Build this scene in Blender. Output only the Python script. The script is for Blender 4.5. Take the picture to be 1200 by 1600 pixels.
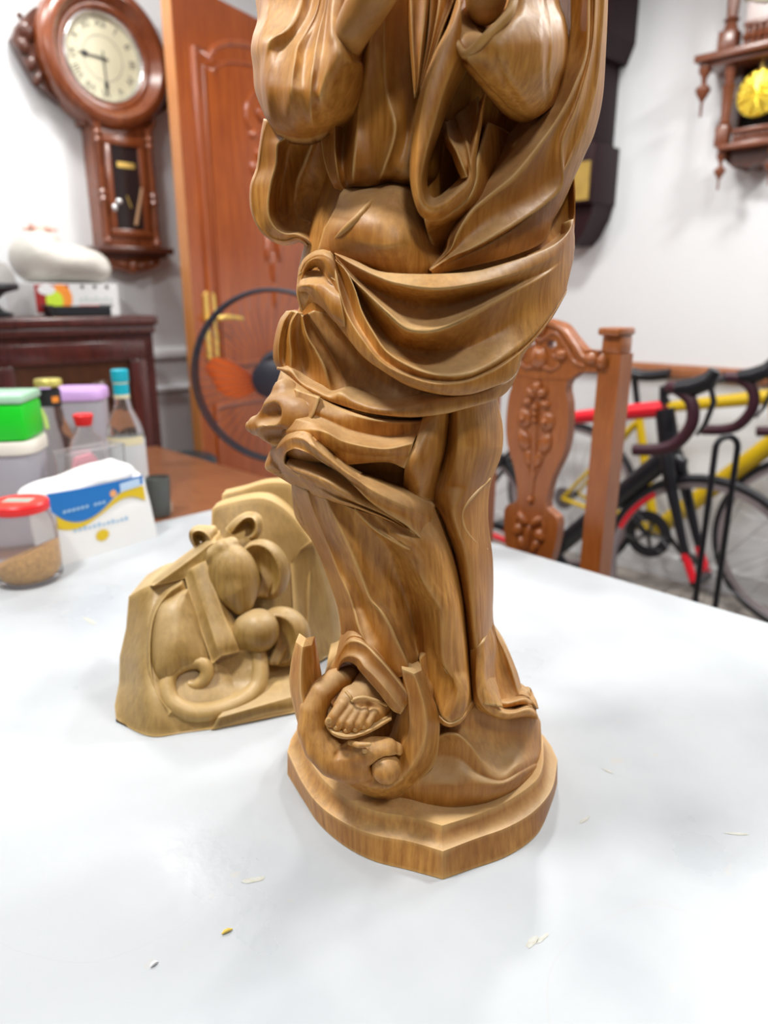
import bpy, bmesh, math, random
import numpy as np
from mathutils import Vector, Matrix

for _o in list(bpy.data.objects):
    bpy.data.objects.remove(_o)
SC = bpy.context.scene
COL = SC.collection
rnd = random.Random(7)
PI = math.pi

# ---------------------------------------------------------------- camera
F = 1130.0                     # focal length in pixels of the 1200x1600 frame
PITCH = math.radians(16.5)
CAMZ = 1.20
TABLE_Z = 0.75
cam_d = bpy.data.cameras.new('camera')
cam = bpy.data.objects.new('camera', cam_d)
COL.objects.link(cam)
cam.location = (0, 0, CAMZ)
cam.rotation_euler = (PI / 2 - PITCH, 0, 0)
cam_d.sensor_fit = 'VERTICAL'
cam_d.sensor_height = 36.0
cam_d.lens = F / 1600.0 * 36.0
cam_d.clip_start = 0.01
cam_d.dof.use_dof = True
cam_d.dof.focus_distance = 0.555
cam_d.dof.aperture_fstop = 4.6
SC.camera = cam

# ---------------------------------------------------------------- world, lights, exposure
w = bpy.data.worlds.new('world')
SC.world = w
w.use_nodes = True
w.node_tree.nodes['Background'].inputs[0].default_value = (0.93, 0.96, 1.0, 1)
w.node_tree.nodes['Background'].inputs[1].default_value = 0.12

def area(name, loc, rot, sx, sy, power, color=(1, 1, 1)):
    l = bpy.data.lights.new(name, 'AREA')
    l.shape = 'RECTANGLE'; l.size = sx; l.size_y = sy
    l.energy = power; l.color = color
    o = bpy.data.objects.new(name, l); COL.objects.link(o)
    o.location = loc; o.rotation_euler = rot
    return o
LAMPS = [(-1.31, 2.20, 6), (-0.85, 2.25, 9), (0.35, 2.4, 20), (-0.75, 0.40, 29), (0.75, 0.9, 15), (1.4, 1.7, 24), (-1.7, 1.0, 6), (0.25, -0.6, 13)]   # downlights inferred from table glints, then unseen lamps added for fill: x, y, watts
CEIL = 2.5
for (lx, ly, lw) in LAMPS:
    l = bpy.data.lights.new('downlight_and_fill', 'AREA'); l.shape = 'DISK'; l.size = 0.26; l.energy = lw; l.color = (1.0, 0.985, 0.96)
    o = bpy.data.objects.new('downlight_and_fill', l); COL.objects.link(o); o.location = (lx, ly, CEIL - 0.02)
SC.view_settings.view_transform = 'Standard'
SC.view_settings.look = 'None'
SC.view_settings.gamma = 1.0
SC.view_settings.use_curve_mapping = False
SC.view_settings.exposure = 0.03

# ---------------------------------------------------------------- pixel geometry helpers
CP, SP = math.cos(PITCH), math.sin(PITCH)
def ray(px, py):
    x = (np.asarray(px, float) - 600.0) / F
    y = (np.asarray(py, float) - 800.0) / F
    return np.stack([x, CP - SP * y, -SP - CP * y], -1)
def at_y(px, py, Y):
    """world point seen at the pixel, at distance Y in front of the camera"""
    r = ray(px, py)
    t = np.asarray(Y, float) / r[..., 1]
    return r * t[..., None] + np.array([0, 0, CAMZ])
def at_z(px, py, z):
    r = ray(px, py)
    t = (np.asarray(z, float) - CAMZ) / r[..., 2]
    return r * t[..., None] + np.array([0, 0, CAMZ])
def at_plane(px, py, n, dd):
    r = ray(px, py)
    t = dd / (r[..., 0] * n[0] + r[..., 1] * n[1])
    return r * t[..., None] + np.array([0, 0, CAMZ])

# ---------------------------------------------------------------- object helpers
def tag(o, label=None, cat=None, group=None, kind=None):
    if label: o['label'] = label
    if cat: o['category'] = cat
    if group: o['group'] = group
    if kind: o['kind'] = kind
    return o
def empty(name, loc=(0, 0, 0), rz=0.0, label=None, cat=None, group=None):
    o = bpy.data.objects.new(name, None); COL.objects.link(o)
    o.empty_display_size = 0.05
    o.location = loc; o.rotation_euler = (0, 0, rz)
    return tag(o, label, cat, group)
class G:
    """collects geometry; build() links it as ONE mesh object"""
    def __init__(s): s.v = []; s.f = []; s.uv = None
    def add(s, v, f):
        n = len(s.v)
        s.v.extend([tuple(map(float, p)) for p in v])
        s.f.extend([tuple(i + n for i in q) for q in f])
        return s
    def box(s, x0, x1, y0, y1, z0, z1, bev=0.0):
        if bev <= 0:
            v = [(x, y, z) for z in (z0, z1) for y in (y0, y1) for x in (x0, x1)]
            return s.add(v, [(0, 2, 3, 1), (4, 5, 7, 6), (0, 1, 5, 4), (2, 6, 7, 3), (0, 4, 6, 2), (1, 3, 7, 5)])
        bm = bmesh.new(); bmesh.ops.create_cube(bm, size=1)
        for q in bm.verts:
            q.co = Vector(((x0 + x1) / 2 + q.co.x * (x1 - x0), (y0 + y1) / 2 + q.co.y * (y1 - y0), (z0 + z1) / 2 + q.co.z * (z1 - z0)))
        bmesh.ops.bevel(bm, geom=bm.edges[:], offset=bev, segments=2, profile=0.5, affect='EDGES')
        bm.verts.index_update()
        s.add([q.co for q in bm.verts], [[q.index for q in f.verts] for f in bm.faces]); bm.free()
        return s
    def lathe(s, prof, n=24, c=(0, 0, 0), axis='z', a0=0.0, a1=2 * PI):
        full = abs(a1 - a0 - 2 * PI) < 1e-6
        m = n if full else n + 1
        v = []
        for (r, h) in prof:
            for k in range(m):
                a = a0 + (a1 - a0) * k / n
                p = (r * math.cos(a), r * math.sin(a), h)
                if axis == 'x': p = (p[2], p[0], p[1])
                if axis == 'y': p = (p[0], p[2], p[1])
                v.append((p[0] + c[0], p[1] + c[1], p[2] + c[2]))
        f = []
        for i in range(len(prof) - 1):
            for k in range(n):
                k2 = (k + 1) % m
                f.append((i * m + k, i * m + k2, (i + 1) * m + k2, (i + 1) * m + k))
        return s.add(v, f)
    def tube(s, pts, r, n=10, cap=True, closed=False, flat=None):
        pts = [Vector(p) for p in pts]
        N = len(pts)
        rr = r if hasattr(r, '__len__') else [r] * N
        v = []; f = []
        up = None
        for i, p in enumerate(pts):
            if closed: t = pts[(i + 1) % N] - pts[i - 1]
            else: t = pts[min(i + 1, N - 1)] - pts[max(i - 1, 0)]
            t.normalize()
            if up is None:
                up = Vector((0, 0, 1)) if abs(t.z) < 0.9 else Vector((1, 0, 0))
            b = t.cross(up); b.normalize(); up = b.cross(t); up.normalize()
            fl = flat if flat else (1, 1)
            for k in range(n):
                a = 2 * PI * k / n
                v.append(p + (b * math.cos(a) * fl[0] + up * math.sin(a) * fl[1]) * rr[i])
        for i in range(N if closed else N - 1):
            j = (i + 1) % N
            for k in range(n):
                k2 = (k + 1) % n
                f.append((i * n + k, i * n + k2, j * n + k2, j * n + k))
        if cap and not closed:
            f.append(tuple(range(n - 1, -1, -1))); f.append(tuple((N - 1) * n + k for k in range(n)))
        return s.add(v, f)
    def prism(s, outline, y0, y1, plane='xz'):
        """extruded outline, thick along y (or along z for plane 'xy')"""
        n = len(outline)
        if plane == 'xz':
            v = [(x, y0, z) for x, z in outline] + [(x, y1, z) for x, z in outline]
        elif plane == 'yz':
            v = [(y0, x, z) for x, z in outline] + [(y1, x, z) for x, z in outline]
        else:
            v = [(x, z, y0) for x, z in outline] + [(x, z, y1) for x, z in outline]
        f = [tuple(range(n)), tuple(range(2 * n - 1, n - 1, -1))]
        for i in range(n):
            j = (i + 1) % n
            f.append((i, i + n, j + n, j))
        return s.add(v, f)
    def ball(s, c, r, n=14, m=9):
        rx, ry, rz = r if hasattr(r, '__len__') else (r, r, r)
        v = []; f = []
        for i in range(m + 1):
            t = PI * i / m
            for k in range(n):
                a = 2 * PI * k / n
                v.append((c[0] + rx * math.sin(t) * math.cos(a), c[1] + ry * math.sin(t) * math.sin(a), c[2] + rz * math.cos(t)))
        for i in range(m):
            for k in range(n):
                k2 = (k + 1) % n
                f.append((i * n + k, (i + 1) * n + k, (i + 1) * n + k2, i * n + k2))
        return s.add(v, f)
    def torus(s, c, R, r, axis='y', n=40, m=10, flat=1.0):
        v = []; f = []
        for i in range(n):
            a = 2 * PI * i / n
            for k in range(m):
                b = 2 * PI * k / m
                q = R + r * math.cos(b); h = r * math.sin(b) * flat
                if axis == 'y': p = (q * math.cos(a), h, q * math.sin(a))
                elif axis == 'x': p = (h, q * math.cos(a), q * math.sin(a))
                else: p = (q * math.cos(a), q * math.sin(a), h)
                v.append((p[0] + c[0], p[1] + c[1], p[2] + c[2]))
        for i in range(n):
            for k in range(m):
                i2 = (i + 1) % n; k2 = (k + 1) % m
                f.append((i * m + k, i2 * m + k, i2 * m + k2, i * m + k2))
        return s.add(v, f)
    def build(s, name, mat, parent=None, smooth=False, angle=40, loc=None, merge=1e-6):
        me = bpy.data.meshes.new(name)
        bm = bmesh.new()
        vs = [bm.verts.new(p) for p in s.v]
        for q in s.f:
            try: bm.faces.new([vs[i] for i in q])
            except ValueError: pass
        if merge: bmesh.ops.remove_doubles(bm, verts=bm.verts, dist=merge)
        bmesh.ops.recalc_face_normals(bm, faces=bm.faces)
        if smooth:
            ca = math.radians(angle)
            for fc in bm.faces: fc.smooth = True
            for e in bm.edges:
                if len(e.link_faces) == 2 and e.calc_face_angle(0) > ca: e.smooth = False
        bm.to_mesh(me); bm.free()
        if mat: me.materials.append(mat)
        o = bpy.data.objects.new(name, me); COL.objects.link(o)
        if parent: o.parent = parent
        if loc is not None: o.location = loc
        return o
def copy_tree(o, parent=None):
    c = o.copy(); COL.objects.link(c)
    if parent: c.parent = parent
    for ch in list(o.children): copy_tree(ch, c)
    return c
def cr(points, n):
    """Catmull-Rom through the points, resampled to n by arc length (first two coordinates)"""
    P = np.array(points, float)
    if len(P) == 1: return np.repeat(P, n, 0)
    if len(P) == 2:
        t = np.linspace(0, 1, n)[:, None]; return P[0] * (1 - t) + P[1] * t
    Q = np.vstack([2 * P[0] - P[1], P, 2 * P[-1] - P[-2]])
    out = []
    K = 14
    for i in range(1, len(Q) - 2):
        t = (np.arange(K) / K)[:, None]
        a, b, c, d = Q[i - 1], Q[i], Q[i + 1], Q[i + 2]
        out.append(0.5 * ((2 * b) + (-a + c) * t + (2 * a - 5 * b + 4 * c - d) * t ** 2 + (-a + 3 * b - 3 * c + d) * t ** 3))
    out.append(P[-1:]); C = np.vstack(out)
    L = np.concatenate([[0], np.cumsum(np.linalg.norm(np.diff(C[:, :min(3, C.shape[1])], axis=0), axis=1))])
    s = np.linspace(0, L[-1], n)
    return np.stack([np.interp(s, L, C[:, k]) for k in range(C.shape[1])], 1)

# ---------------------------------------------------------------- materials
MATS = {}
def mat(name, col, rough=0.5, metal=0.0, spec=0.5, var=0.0, scale=8.0, bump=0.0, bscale=40.0, coat=0.0, trans=0.0, ior=1.45, emit=0.0, stretch=(1, 1, 1), col2=None, alpha=1.0, coords='Object'):
    if name in MATS: return MATS[name]
    m = bpy.data.materials.new(name); m.use_nodes = True
    nt = m.node_tree; b = nt.nodes['Principled BSDF']
    c = tuple(col) + (1,)
    b.inputs['Base Color'].default_value = c
    b.inputs['Roughness'].default_value = rough
    b.inputs['Metallic'].default_value = metal
    b.inputs['Specular IOR Level'].default_value = spec
    b.inputs['Coat Weight'].default_value = coat
    b.inputs['Coat Roughness'].default_value = 0.2
    b.inputs['Transmission Weight'].default_value = trans
    b.inputs['IOR'].default_value = ior
    b.inputs['Alpha'].default_value = alpha
    if emit:
        b.inputs['Emission Color'].default_value = c; b.inputs['Emission Strength'].default_value = emit
    tc = nt.nodes.new('ShaderNodeTexCoord'); mp = nt.nodes.new('ShaderNodeMapping')
    nt.links.new(tc.outputs[coords], mp.inputs[0]); mp.inputs['Scale'].default_value = stretch
    if var > 0 or col2:
        nz = nt.nodes.new('ShaderNodeTexNoise'); nz.inputs['Scale'].default_value = scale; nz.inputs['Detail'].default_value = 5
        nt.links.new(mp.outputs[0], nz.inputs['Vector'])
        rp = nt.nodes.new('ShaderNodeValToRGB')
        d = col2 if col2 else tuple(max(0, k * (1 - var)) for k in col)
        rp.color_ramp.elements[0].position = 0.3; rp.color_ramp.elements[0].color = tuple(d) + (1,)
        rp.color_ramp.elements[1].position = 0.7; rp.color_ramp.elements[1].color = c
        nt.links.new(nz.outputs[0], rp.inputs[0]); nt.links.new(rp.outputs[0], b.inputs['Base Color'])
    if bump > 0:
        n2 = nt.nodes.new('ShaderNodeTexNoise'); n2.inputs['Scale'].default_value = bscale; n2.inputs['Detail'].default_value = 3
        bp = nt.nodes.new('ShaderNodeBump'); bp.inputs['Strength'].default_value = bump; bp.inputs['Distance'].default_value = 0.01
        nt.links.new(mp.outputs[0], n2.inputs['Vector']); nt.links.new(n2.outputs[0], bp.inputs['Height']); nt.links.new(bp.outputs[0], b.inputs['Normal'])
    MATS[name] = m
    return m
def wood(name, c_light, c_dark, rough=0.35, scale=1.0, stretch=(6, 6, 0.6), coat=0.3, bump=0.05, contrast=0.5, patch=0.35, c_patch=None, spec=0.5):
    """two scales of procedural figure: long fibres and broad tonal patches of the timber"""
    if name in MATS: return MATS[name]
    m = bpy.data.materials.new(name); m.use_nodes = True
    nt = m.node_tree; b = nt.nodes['Principled BSDF']; N = nt.nodes.new; L = nt.links.new
    tc = N('ShaderNodeTexCoord'); mp = N('ShaderNodeMapping'); mp.inputs['Scale'].default_value = stretch
    L(tc.outputs['Object'], mp.inputs[0])
    n1 = N('ShaderNodeTexNoise'); n1.inputs['Scale'].default_value = 30 * scale; n1.inputs['Detail'].default_value = 6; n1.inputs['Roughness'].default_value = 0.65
    L(mp.outputs[0], n1.inputs['Vector'])
    r1 = N('ShaderNodeValToRGB')
    r1.color_ramp.elements[0].position = 0.5 - contrast / 2; r1.color_ramp.elements[0].color = tuple(c_dark) + (1,)
    r1.color_ramp.elements[1].position = 0.5 + contrast / 2; r1.color_ramp.elements[1].color = tuple(c_light) + (1,)
    L(n1.outputs[0], r1.inputs[0])
    n2 = N('ShaderNodeTexNoise'); n2.inputs['Scale'].default_value = 9 * scale; n2.inputs['Detail'].default_value = 3
    L(tc.outputs['Object'], n2.inputs['Vector'])
    mx = N('ShaderNodeMix'); mx.data_type = 'RGBA'; mx.blend_type = 'MIX'
    mr = N('ShaderNodeMapRange'); mr.inputs[1].default_value = 0.42; mr.inputs[2].default_value = 0.7; mr.inputs[3].default_value = 0; mr.inputs[4].default_value = patch
    L(n2.outputs[0], mr.inputs[0]); L(mr.outputs[0], mx.inputs[0]); L(r1.outputs[0], mx.inputs[6])
    mx.inputs[7].default_value = tuple(c_patch if c_patch else c_dark) + (1,)
    L(mx.outputs[2], b.inputs['Base Color'])
    b.inputs['Roughness'].default_value = rough
    b.inputs['Coat Weight'].default_value = coat; b.inputs['Coat Roughness'].default_value = 0.25
    b.inputs['Specular IOR Level'].default_value = spec
    if bump > 0:
        bp = N('ShaderNodeBump'); bp.inputs['Strength'].default_value = bump; bp.inputs['Distance'].default_value = 0.004
        L(n1.outputs[0], bp.inputs['Height']); L(bp.outputs[0], b.inputs['Normal'])
    MATS[name] = m
    return m
# ================================================================ the room
E1 = np.array([-0.698, 0.716])     # along the long side of the table and the right-hand wall, away from the camera
E2 = np.array([0.716, 0.698])      # along the short side of the table and the left-hand wall, away from the camera
A1 = math.atan2(E1[1], E1[0]); A2 = math.atan2(E2[1], E2[0])
NR, DR = (0.716, 0.698), 3.02      # right-hand wall plane  n.p = d
NL, DL = (-0.698, 0.716), 2.72     # left-hand wall plane
CORNER = np.array([NR[0] * DR + NL[0] * DL, NR[1] * DR + NL[1] * DL])
M_wall = mat('white_wall_paint', (0.80, 0.82, 0.84), rough=0.55, var=0.03, scale=3, bump=0.02, bscale=90)
M_dado = mat('grey_white_dado_paint', (0.76, 0.785, 0.81), rough=0.5, var=0.04, scale=4)
M_ceil = mat('white_ceiling_paint', (0.86, 0.86, 0.86), rough=0.7)
M_floor = mat('grey_floor_tile', (0.52, 0.47, 0.42), rough=0.35, var=0.5, scale=14, col2=(0.2, 0.18, 0.17))
M_grout = mat('dark_tile_grout', (0.16, 0.15, 0.14), rough=0.8)
M_railwood = wood('rail_wood', (0.42, 0.17, 0.075), (0.24, 0.085, 0.035), stretch=(1, 1, 1))

def wall_obj(name, a, b, z0, z1, thick, outward, m):
    """vertical slab whose inner face runs from a to b"""
    a = np.array(a); b = np.array(b); o = np.array(outward) * thick
    g = G()
    v = [(*a, z0), (*b, z0), (*(b + o), z0), (*(a + o), z0), (*a, z1), (*b, z1), (*(b + o), z1), (*(a + o), z1)]
    g.add(v, [(0, 1, 2, 3), (4, 5, 6, 7), (0, 1, 5, 4), (1, 2, 6, 5), (2, 3, 7, 6), (3, 0, 4, 7)])
    return tag(g.build(name, m), kind='structure')
WL_END = CORNER - E2 * 3.6
WR_END = CORNER - E1 * 3.8
wall_obj('wall_left', WL_END, CORNER + np.array(NR) * 0.1, 0, CEIL, 0.1, NL, M_wall)
wall_obj('wall_right', CORNER, WR_END, 0, CEIL, 0.1, NR, M_wall)
g = G(); g.box(-4.2, 4.2, -1.5, 6.0, CEIL, CEIL + 0.05); tag(g.build('ceiling', M_ceil), kind='structure')
# floor: tiles laid along the walls
fl = G()
fl.box(-4.5, 4.5, -1.5, 6.0, -0.06, -0.006)
tag(fl.build('floor', M_grout), kind='structure')
FLOOR = bpy.data.objects['floor']
tile = G(); tile.box(-0.1475, 0.1475, -0.1475, 0.1475, -0.006, 0.0, 0.0)
t0 = None
for i in range(0, 7):
    for j in range(0, 12):
        c = CORNER - np.array(NR) * (0.15 + 0.3 * i) - E1 * (0.15 + 0.3 * j)
        if t0 is None:
            t0 = tile.build('tile', M_floor, FLOOR); t = t0
        else:
            t = t0.copy(); COL.objects.link(t)
        t.location = (c[0], c[1], 0); t.rotation_euler = (0, 0, A1)

def run_along(name, a, b, prof, m, label=None):
    """moulding: profile (out from wall, height) swept from a to b"""
    a = np.array(a); b = np.array(b); d = (b - a) / np.linalg.norm(b - a)
    n = np.array([d[1], -d[0]])
    g = G(); v = []
    for p in (a, b):
        for (o, h) in prof: v.append((p[0] + n[0] * o, p[1] + n[1] * o, h))
    k = len(prof)
    f = [(i, (i + 1) % k, k + (i + 1) % k, k + i) for i in range(k)] + [tuple(range(k)), tuple(range(2 * k - 1, k - 1, -1))]
    g.add(v, f)
    o = g.build(name, m); tag(o, label=label, kind='structure')
    return o
# dado mouldings on the left wall (inner side is -NL)
def prof_at(z, d=0.025, h=0.05):
    return [(0, z), (d * 0.5, z), (d, z + h * 0.3), (d, z + h * 0.7), (d * 0.5, z + h), (0, z + h)]
zt1 = float(at_plane(285, 551, NL, DL)[2]); zt2 = float(at_plane(285, 606, NL, DL)[2])
run_along('trim_1', WL_END, CORNER, prof_at(zt1 - 0.025, 0.03, 0.05), M_wall)
run_along('trim_2', WL_END, CORNER, prof_at(zt2 - 0.012, 0.02, 0.028), M_dado)
run_along('baseboard_left', WL_END, CORNER, [(0, 0), (0.015, 0), (0.015, 0.1), (0, 0.11)], M_dado)
run_along('trim_3', CORNER, WR_END, prof_at(float(at_plane(1060, 581, NR, DR)[2]) - 0.03, 0.035, 0.06), M_railwood)
run_along('baseboard_right', CORNER, WR_END, [(0, 0), (0.015, 0), (0.015, 0.1), (0, 0.11)], M_dado)

# ================================================================ table
TC = np.array([-0.194, 1.718])     # far corner of the white sheet
M_tablewood = wood('table_wood', (0.38, 0.15, 0.062), (0.19, 0.065, 0.025), stretch=(1.2, 9, 9), scale=0.5, rough=0.3)
def tpt(s, u, z):                  # s: towards the camera along the long side, u: along the short side, towards the left
    p = TC - E1 * s - E2 * u
    return (p[0], p[1], z)
table = empty('wooden_table', (TC[0], TC[1], 0), math.atan2(-E1[1], -E1[0]), 'long reddish-brown wooden table under the white board', 'table')
# local x: towards camera-right, local y: away-left is -E2 -> check sign below
def tl(g_s, g_u):                  # table local coordinates
    return (g_s, -g_u)
g = G(); g.box(-0.78, 2.0, -1.35, 0.012, TABLE_Z - 0.045, TABLE_Z - 0.004, 0.006)
g.build('table_top', M_tablewood, table, smooth=True)
g = G()
for yy in (-1.27, -0.09): g.box(-0.70, 1.9, yy, yy + 0.025, TABLE_Z - 0.14, TABLE_Z - 0.046)
for xx in (-0.70, 1.875): g.box(xx, xx + 0.025, -1.25, -0.09, TABLE_Z - 0.14, TABLE_Z - 0.046)
g.build('apron', M_tablewood, table)
for (xx, yy) in ((-0.67, -0.1), (-0.67, -1.24), (1.86, -0.1), (1.86, -1.24)):
    g = G(); g.lathe([(0.001, 0), (0.03, 0), (0.035, 0.1), (0.028, 0.3), (0.045, 0.5), (0.045, TABLE_Z - 0.046), (0.001, TABLE_Z - 0.046)], 12, (xx, yy, 0)); g.build('leg', M_tablewood, table, smooth=True)
def white_table_mat():
    m = bpy.data.materials.new('scuffed_white_laminate'); m.use_nodes = True
    nt = m.node_tree; b = nt.nodes['Principled BSDF']; N = nt.nodes.new; L = nt.links.new
    tc = N('ShaderNodeTexCoord')
    n1 = N('ShaderNodeTexNoise'); n1.inputs['Scale'].default_value = 5; n1.inputs['Detail'].default_value = 6; L(tc.outputs['Object'], n1.inputs['Vector'])
    r = N('ShaderNodeValToRGB'); r.color_ramp.elements[0].position = 0.3; r.color_ramp.elements[0].color = (0.43, 0.46, 0.49, 1)
    r.color_ramp.elements[1].position = 0.62; r.color_ramp.elements[1].color = (0.50, 0.53, 0.555, 1)
    L(n1.outputs[0], r.inputs[0])
    # sparse dirt specks and scratches
    n2 = N('ShaderNodeTexNoise'); n2.inputs['Scale'].default_value = 45; n2.inputs['Detail'].default_value = 3; L(tc.outputs['Object'], n2.inputs['Vector'])
    r2 = N('ShaderNodeValToRGB'); r2.color_ramp.elements[0].position = 0.70; r2.color_ramp.elements[0].color = (0, 0, 0, 1); r2.color_ramp.elements[1].position = 0.76; r2.color_ramp.elements[1].color = (0.55, 0.55, 0.55, 1)
    L(n2.outputs[0], r2.inputs[0])
    mx = N('ShaderNodeMix'); mx.data_type = 'RGBA'; L(r2.outputs[0], mx.inputs[0]); L(r.outputs[0], mx.inputs[6]); mx.inputs[7].default_value = (0.52, 0.50, 0.46, 1)
    w = N('ShaderNodeTexNoise'); w.inputs['Scale'].default_value = 2.2; w.inputs['Detail'].default_value = 2; L(tc.outputs['Object'], w.inputs['Vector'])
    ab = N('ShaderNodeMath'); ab.operation = 'SUBTRACT'; L(w.outputs[0], ab.inputs[0]); ab.inputs[1].default_value = 0.53
    ab2 = N('ShaderNodeMath'); ab2.operation = 'ABSOLUTE'; L(ab.outputs[0], ab2.inputs[0])
    lt = N('ShaderNodeMath'); lt.operation = 'LESS_THAN'; L(ab2.outputs[0], lt.inputs[0]); lt.inputs[1].default_value = 0.0007
    ml = N('ShaderNodeMath'); ml.operation = 'MULTIPLY'; L(lt.outputs[0], ml.inputs[0]); ml.inputs[1].default_value = 0.22
    mx2 = N('ShaderNodeMix'); mx2.data_type = 'RGBA'; L(ml.outputs[0], mx2.inputs[0]); L(mx.outputs[2], mx2.inputs[6]); mx2.inputs[7].default_value = (0.45, 0.45, 0.45, 1)
    L(mx2.outputs[2], b.inputs['Base Color'])
    rr = N('ShaderNodeMapRange'); rr.inputs[1].default_value = 0.35; rr.inputs[2].default_value = 0.65; rr.inputs[3].default_value = 0.26; rr.inputs[4].default_value = 0.5
    L(n1.outputs[0], rr.inputs[0]); L(rr.outputs[0], b.inputs['Roughness'])
    n3 = N('ShaderNodeTexNoise'); n3.inputs['Scale'].default_value = 35; n3.inputs['Detail'].default_value = 4; L(tc.outputs['Object'], n3.inputs['Vector'])
    bp = N('ShaderNodeBump'); bp.inputs['Strength'].default_value = 0.12; bp.inputs['Distance'].default_value = 0.004
    L(n3.outputs[0], bp.inputs['Height']); L(bp.outputs[0], b.inputs['Normal'])
    return m
M_white = white_table_mat()
g = G(); g.box(0.0, 1.99, -1.345, 0.004, TABLE_Z - 0.004, TABLE_Z, 0.0008)
o = g.build('white_tabletop_board', M_white, loc=(TC[0], TC[1], 0)); o.rotation_euler = (0, 0, math.atan2(-E1[1], -E1[0]))
tag(o, 'scuffed glossy white board covering the near part of the table', 'tabletop')
# ================================================================ carved statue
YA = 0.60                                   # the statue's upright axis stands at this distance
ST0 = np.array([0.035, YA, TABLE_Z])        # base point
PROF = np.array([                            # pixel row, centre column, half width (px), front depth (mm)
    (-120, 655, 200, 55), (0, 655, 195, 60), (100, 650, 175, 62), (200, 640, 150, 62), (290, 620, 125, 64),
    (350, 612, 140, 74), (420, 650, 200, 86), (480, 657, 211, 94), (540, 624, 198, 98), (590, 617, 187, 97), (620, 603, 177, 96), (700, 601, 184, 92),
    (760, 610, 156, 90), (850, 627, 139, 90), (950, 649, 122, 88), (1000, 652, 121, 87), (1050, 648, 128, 86), (1130, 672, 170, 84), (1300, 672, 170, 84)], float)
def base_d(px, py):
    cx = np.interp(py, PROF[:, 0], PROF[:, 1]); R = np.interp(py, PROF[:, 0], PROF[:, 2]); D = np.interp(py, PROF[:, 0], PROF[:, 3])
    u = np.clip((px - cx) / R, -1, 1)
    return D * np.sqrt(np.maximum(0.0, 1 - u * u))
def SW(px, py, d):                           # pixel + depth in mm in front of the axis -> world, relative to the statue's base
    return at_y(px, py, YA - np.asarray(d, float) / 1000.0) - ST0

def patch(g, rows, scoop=0.0, nu=70, nv=9, thick=7.0, absd=False, bfun=None, valleys=()):
    """drapery sheet lofted through fold lines. rows: fold lines [(px,py,relief mm)...]; scoop: hollow (-) or swell (+) between
    neighbouring lines; closed behind by a sheet `thick` mm further back"""
    R = []
    for r in rows:
        r = [(p if len(p) == 3 else (p[0], p[1], 0.0)) for p in r]
        R.append(cr(r, nu))
    ns = len(R) - 1
    sc = scoop if hasattr(scoop, '__len__') else [scoop] * ns
    grid = []
    u = np.linspace(0, 1, nu)
    for i in range(ns):
        amp = sc[i]; tl, tr, kind = 0, 0, 's'
        if isinstance(amp, tuple):
            tl, tr = amp[1], amp[2]; amp = amp[0]
        tap = np.ones(nu)
        if tl: tap *= np.clip(u / tl, 0, 1) ** 0.7
        if tr: tap *= np.clip((1 - u) / tr, 0, 1) ** 0.7
        for k in range(nv if i < ns - 1 else nv + 1):
            t = k / nv
            A = R[i] * (1 - t) + R[i + 1] * t
            if i in valleys or i + 1 in valleys:      # hollows are rounded, crests stay crisp
                e = t * t * (3 - 2 * t) if (i in valleys and i + 1 in valleys) else (t * t if i in valleys else 1 - (1 - t) ** 2)
                e = 0.25 * t + 0.75 * e
                A[:, 2] = R[i][:, 2] * (1 - e) + R[i + 1][:, 2] * e
            d = A[:, 2] + 1.8 * amp * tap * math.sin(PI * t) ** 0.85 if amp else A[:, 2]
            if not absd: d = d + A[:, 2] * 0.4 + (bfun or base_d)(A[:, 0], A[:, 1])
            grid.append(SW(A[:, 0], A[:, 1], d))
    V = np.array(grid); nr = V.shape[0]; V[..., 2] = np.maximum(V[..., 2], 0.001)
    B = V.copy(); B[..., 1] += thick / 1000.0
    cx = V[..., 0].mean(); B[..., 0] += (cx - B[..., 0]) * 0.02
    n = nr * nu
    allv = np.vstack([V.reshape(-1, 3), B.reshape(-1, 3)])
    f = []
    for i in range(nr - 1):
        for j in range(nu - 1):
            a = i * nu + j
            f.append((a, a + 1, a + nu + 1, a + nu)); f.append((n + a, n + a + nu, n + a + nu + 1, n + a + 1))
    for j in range(nu - 1):
        a = j; f.append((a, n + a, n + a + 1, a + 1))
        a = (nr - 1) * nu + j; f.append((a, a + 1, n + a + 1, n + a))
    for i in range(nr - 1):
        a = i * nu; f.append((a, a + nu, n + a + nu, n + a))
        a = i * nu + nu - 1; f.append((a, n + a, n + a + nu, a + nu))
    g.add(allv, f)
    return g
def roll(g, pts, n=12, m=40, absd=False, flat=1.0):
    """rounded limb or fold: pts (px, py, depth mm of its middle, radius px)"""
    C = cr(pts, m)
    d = C[:, 2] if absd else C[:, 2] + base_d(C[:, 0], C[:, 1])
    P = SW(C[:, 0], C[:, 1], d)
    dist = (YA - d / 1000.0) / ray(C[:, 0], C[:, 1])[:, 1]
    rad = C[:, 3] / F * dist
    g.tube([tuple(p) for p in P], list(rad), n=n, flat=(1, flat))
    return g
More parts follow.
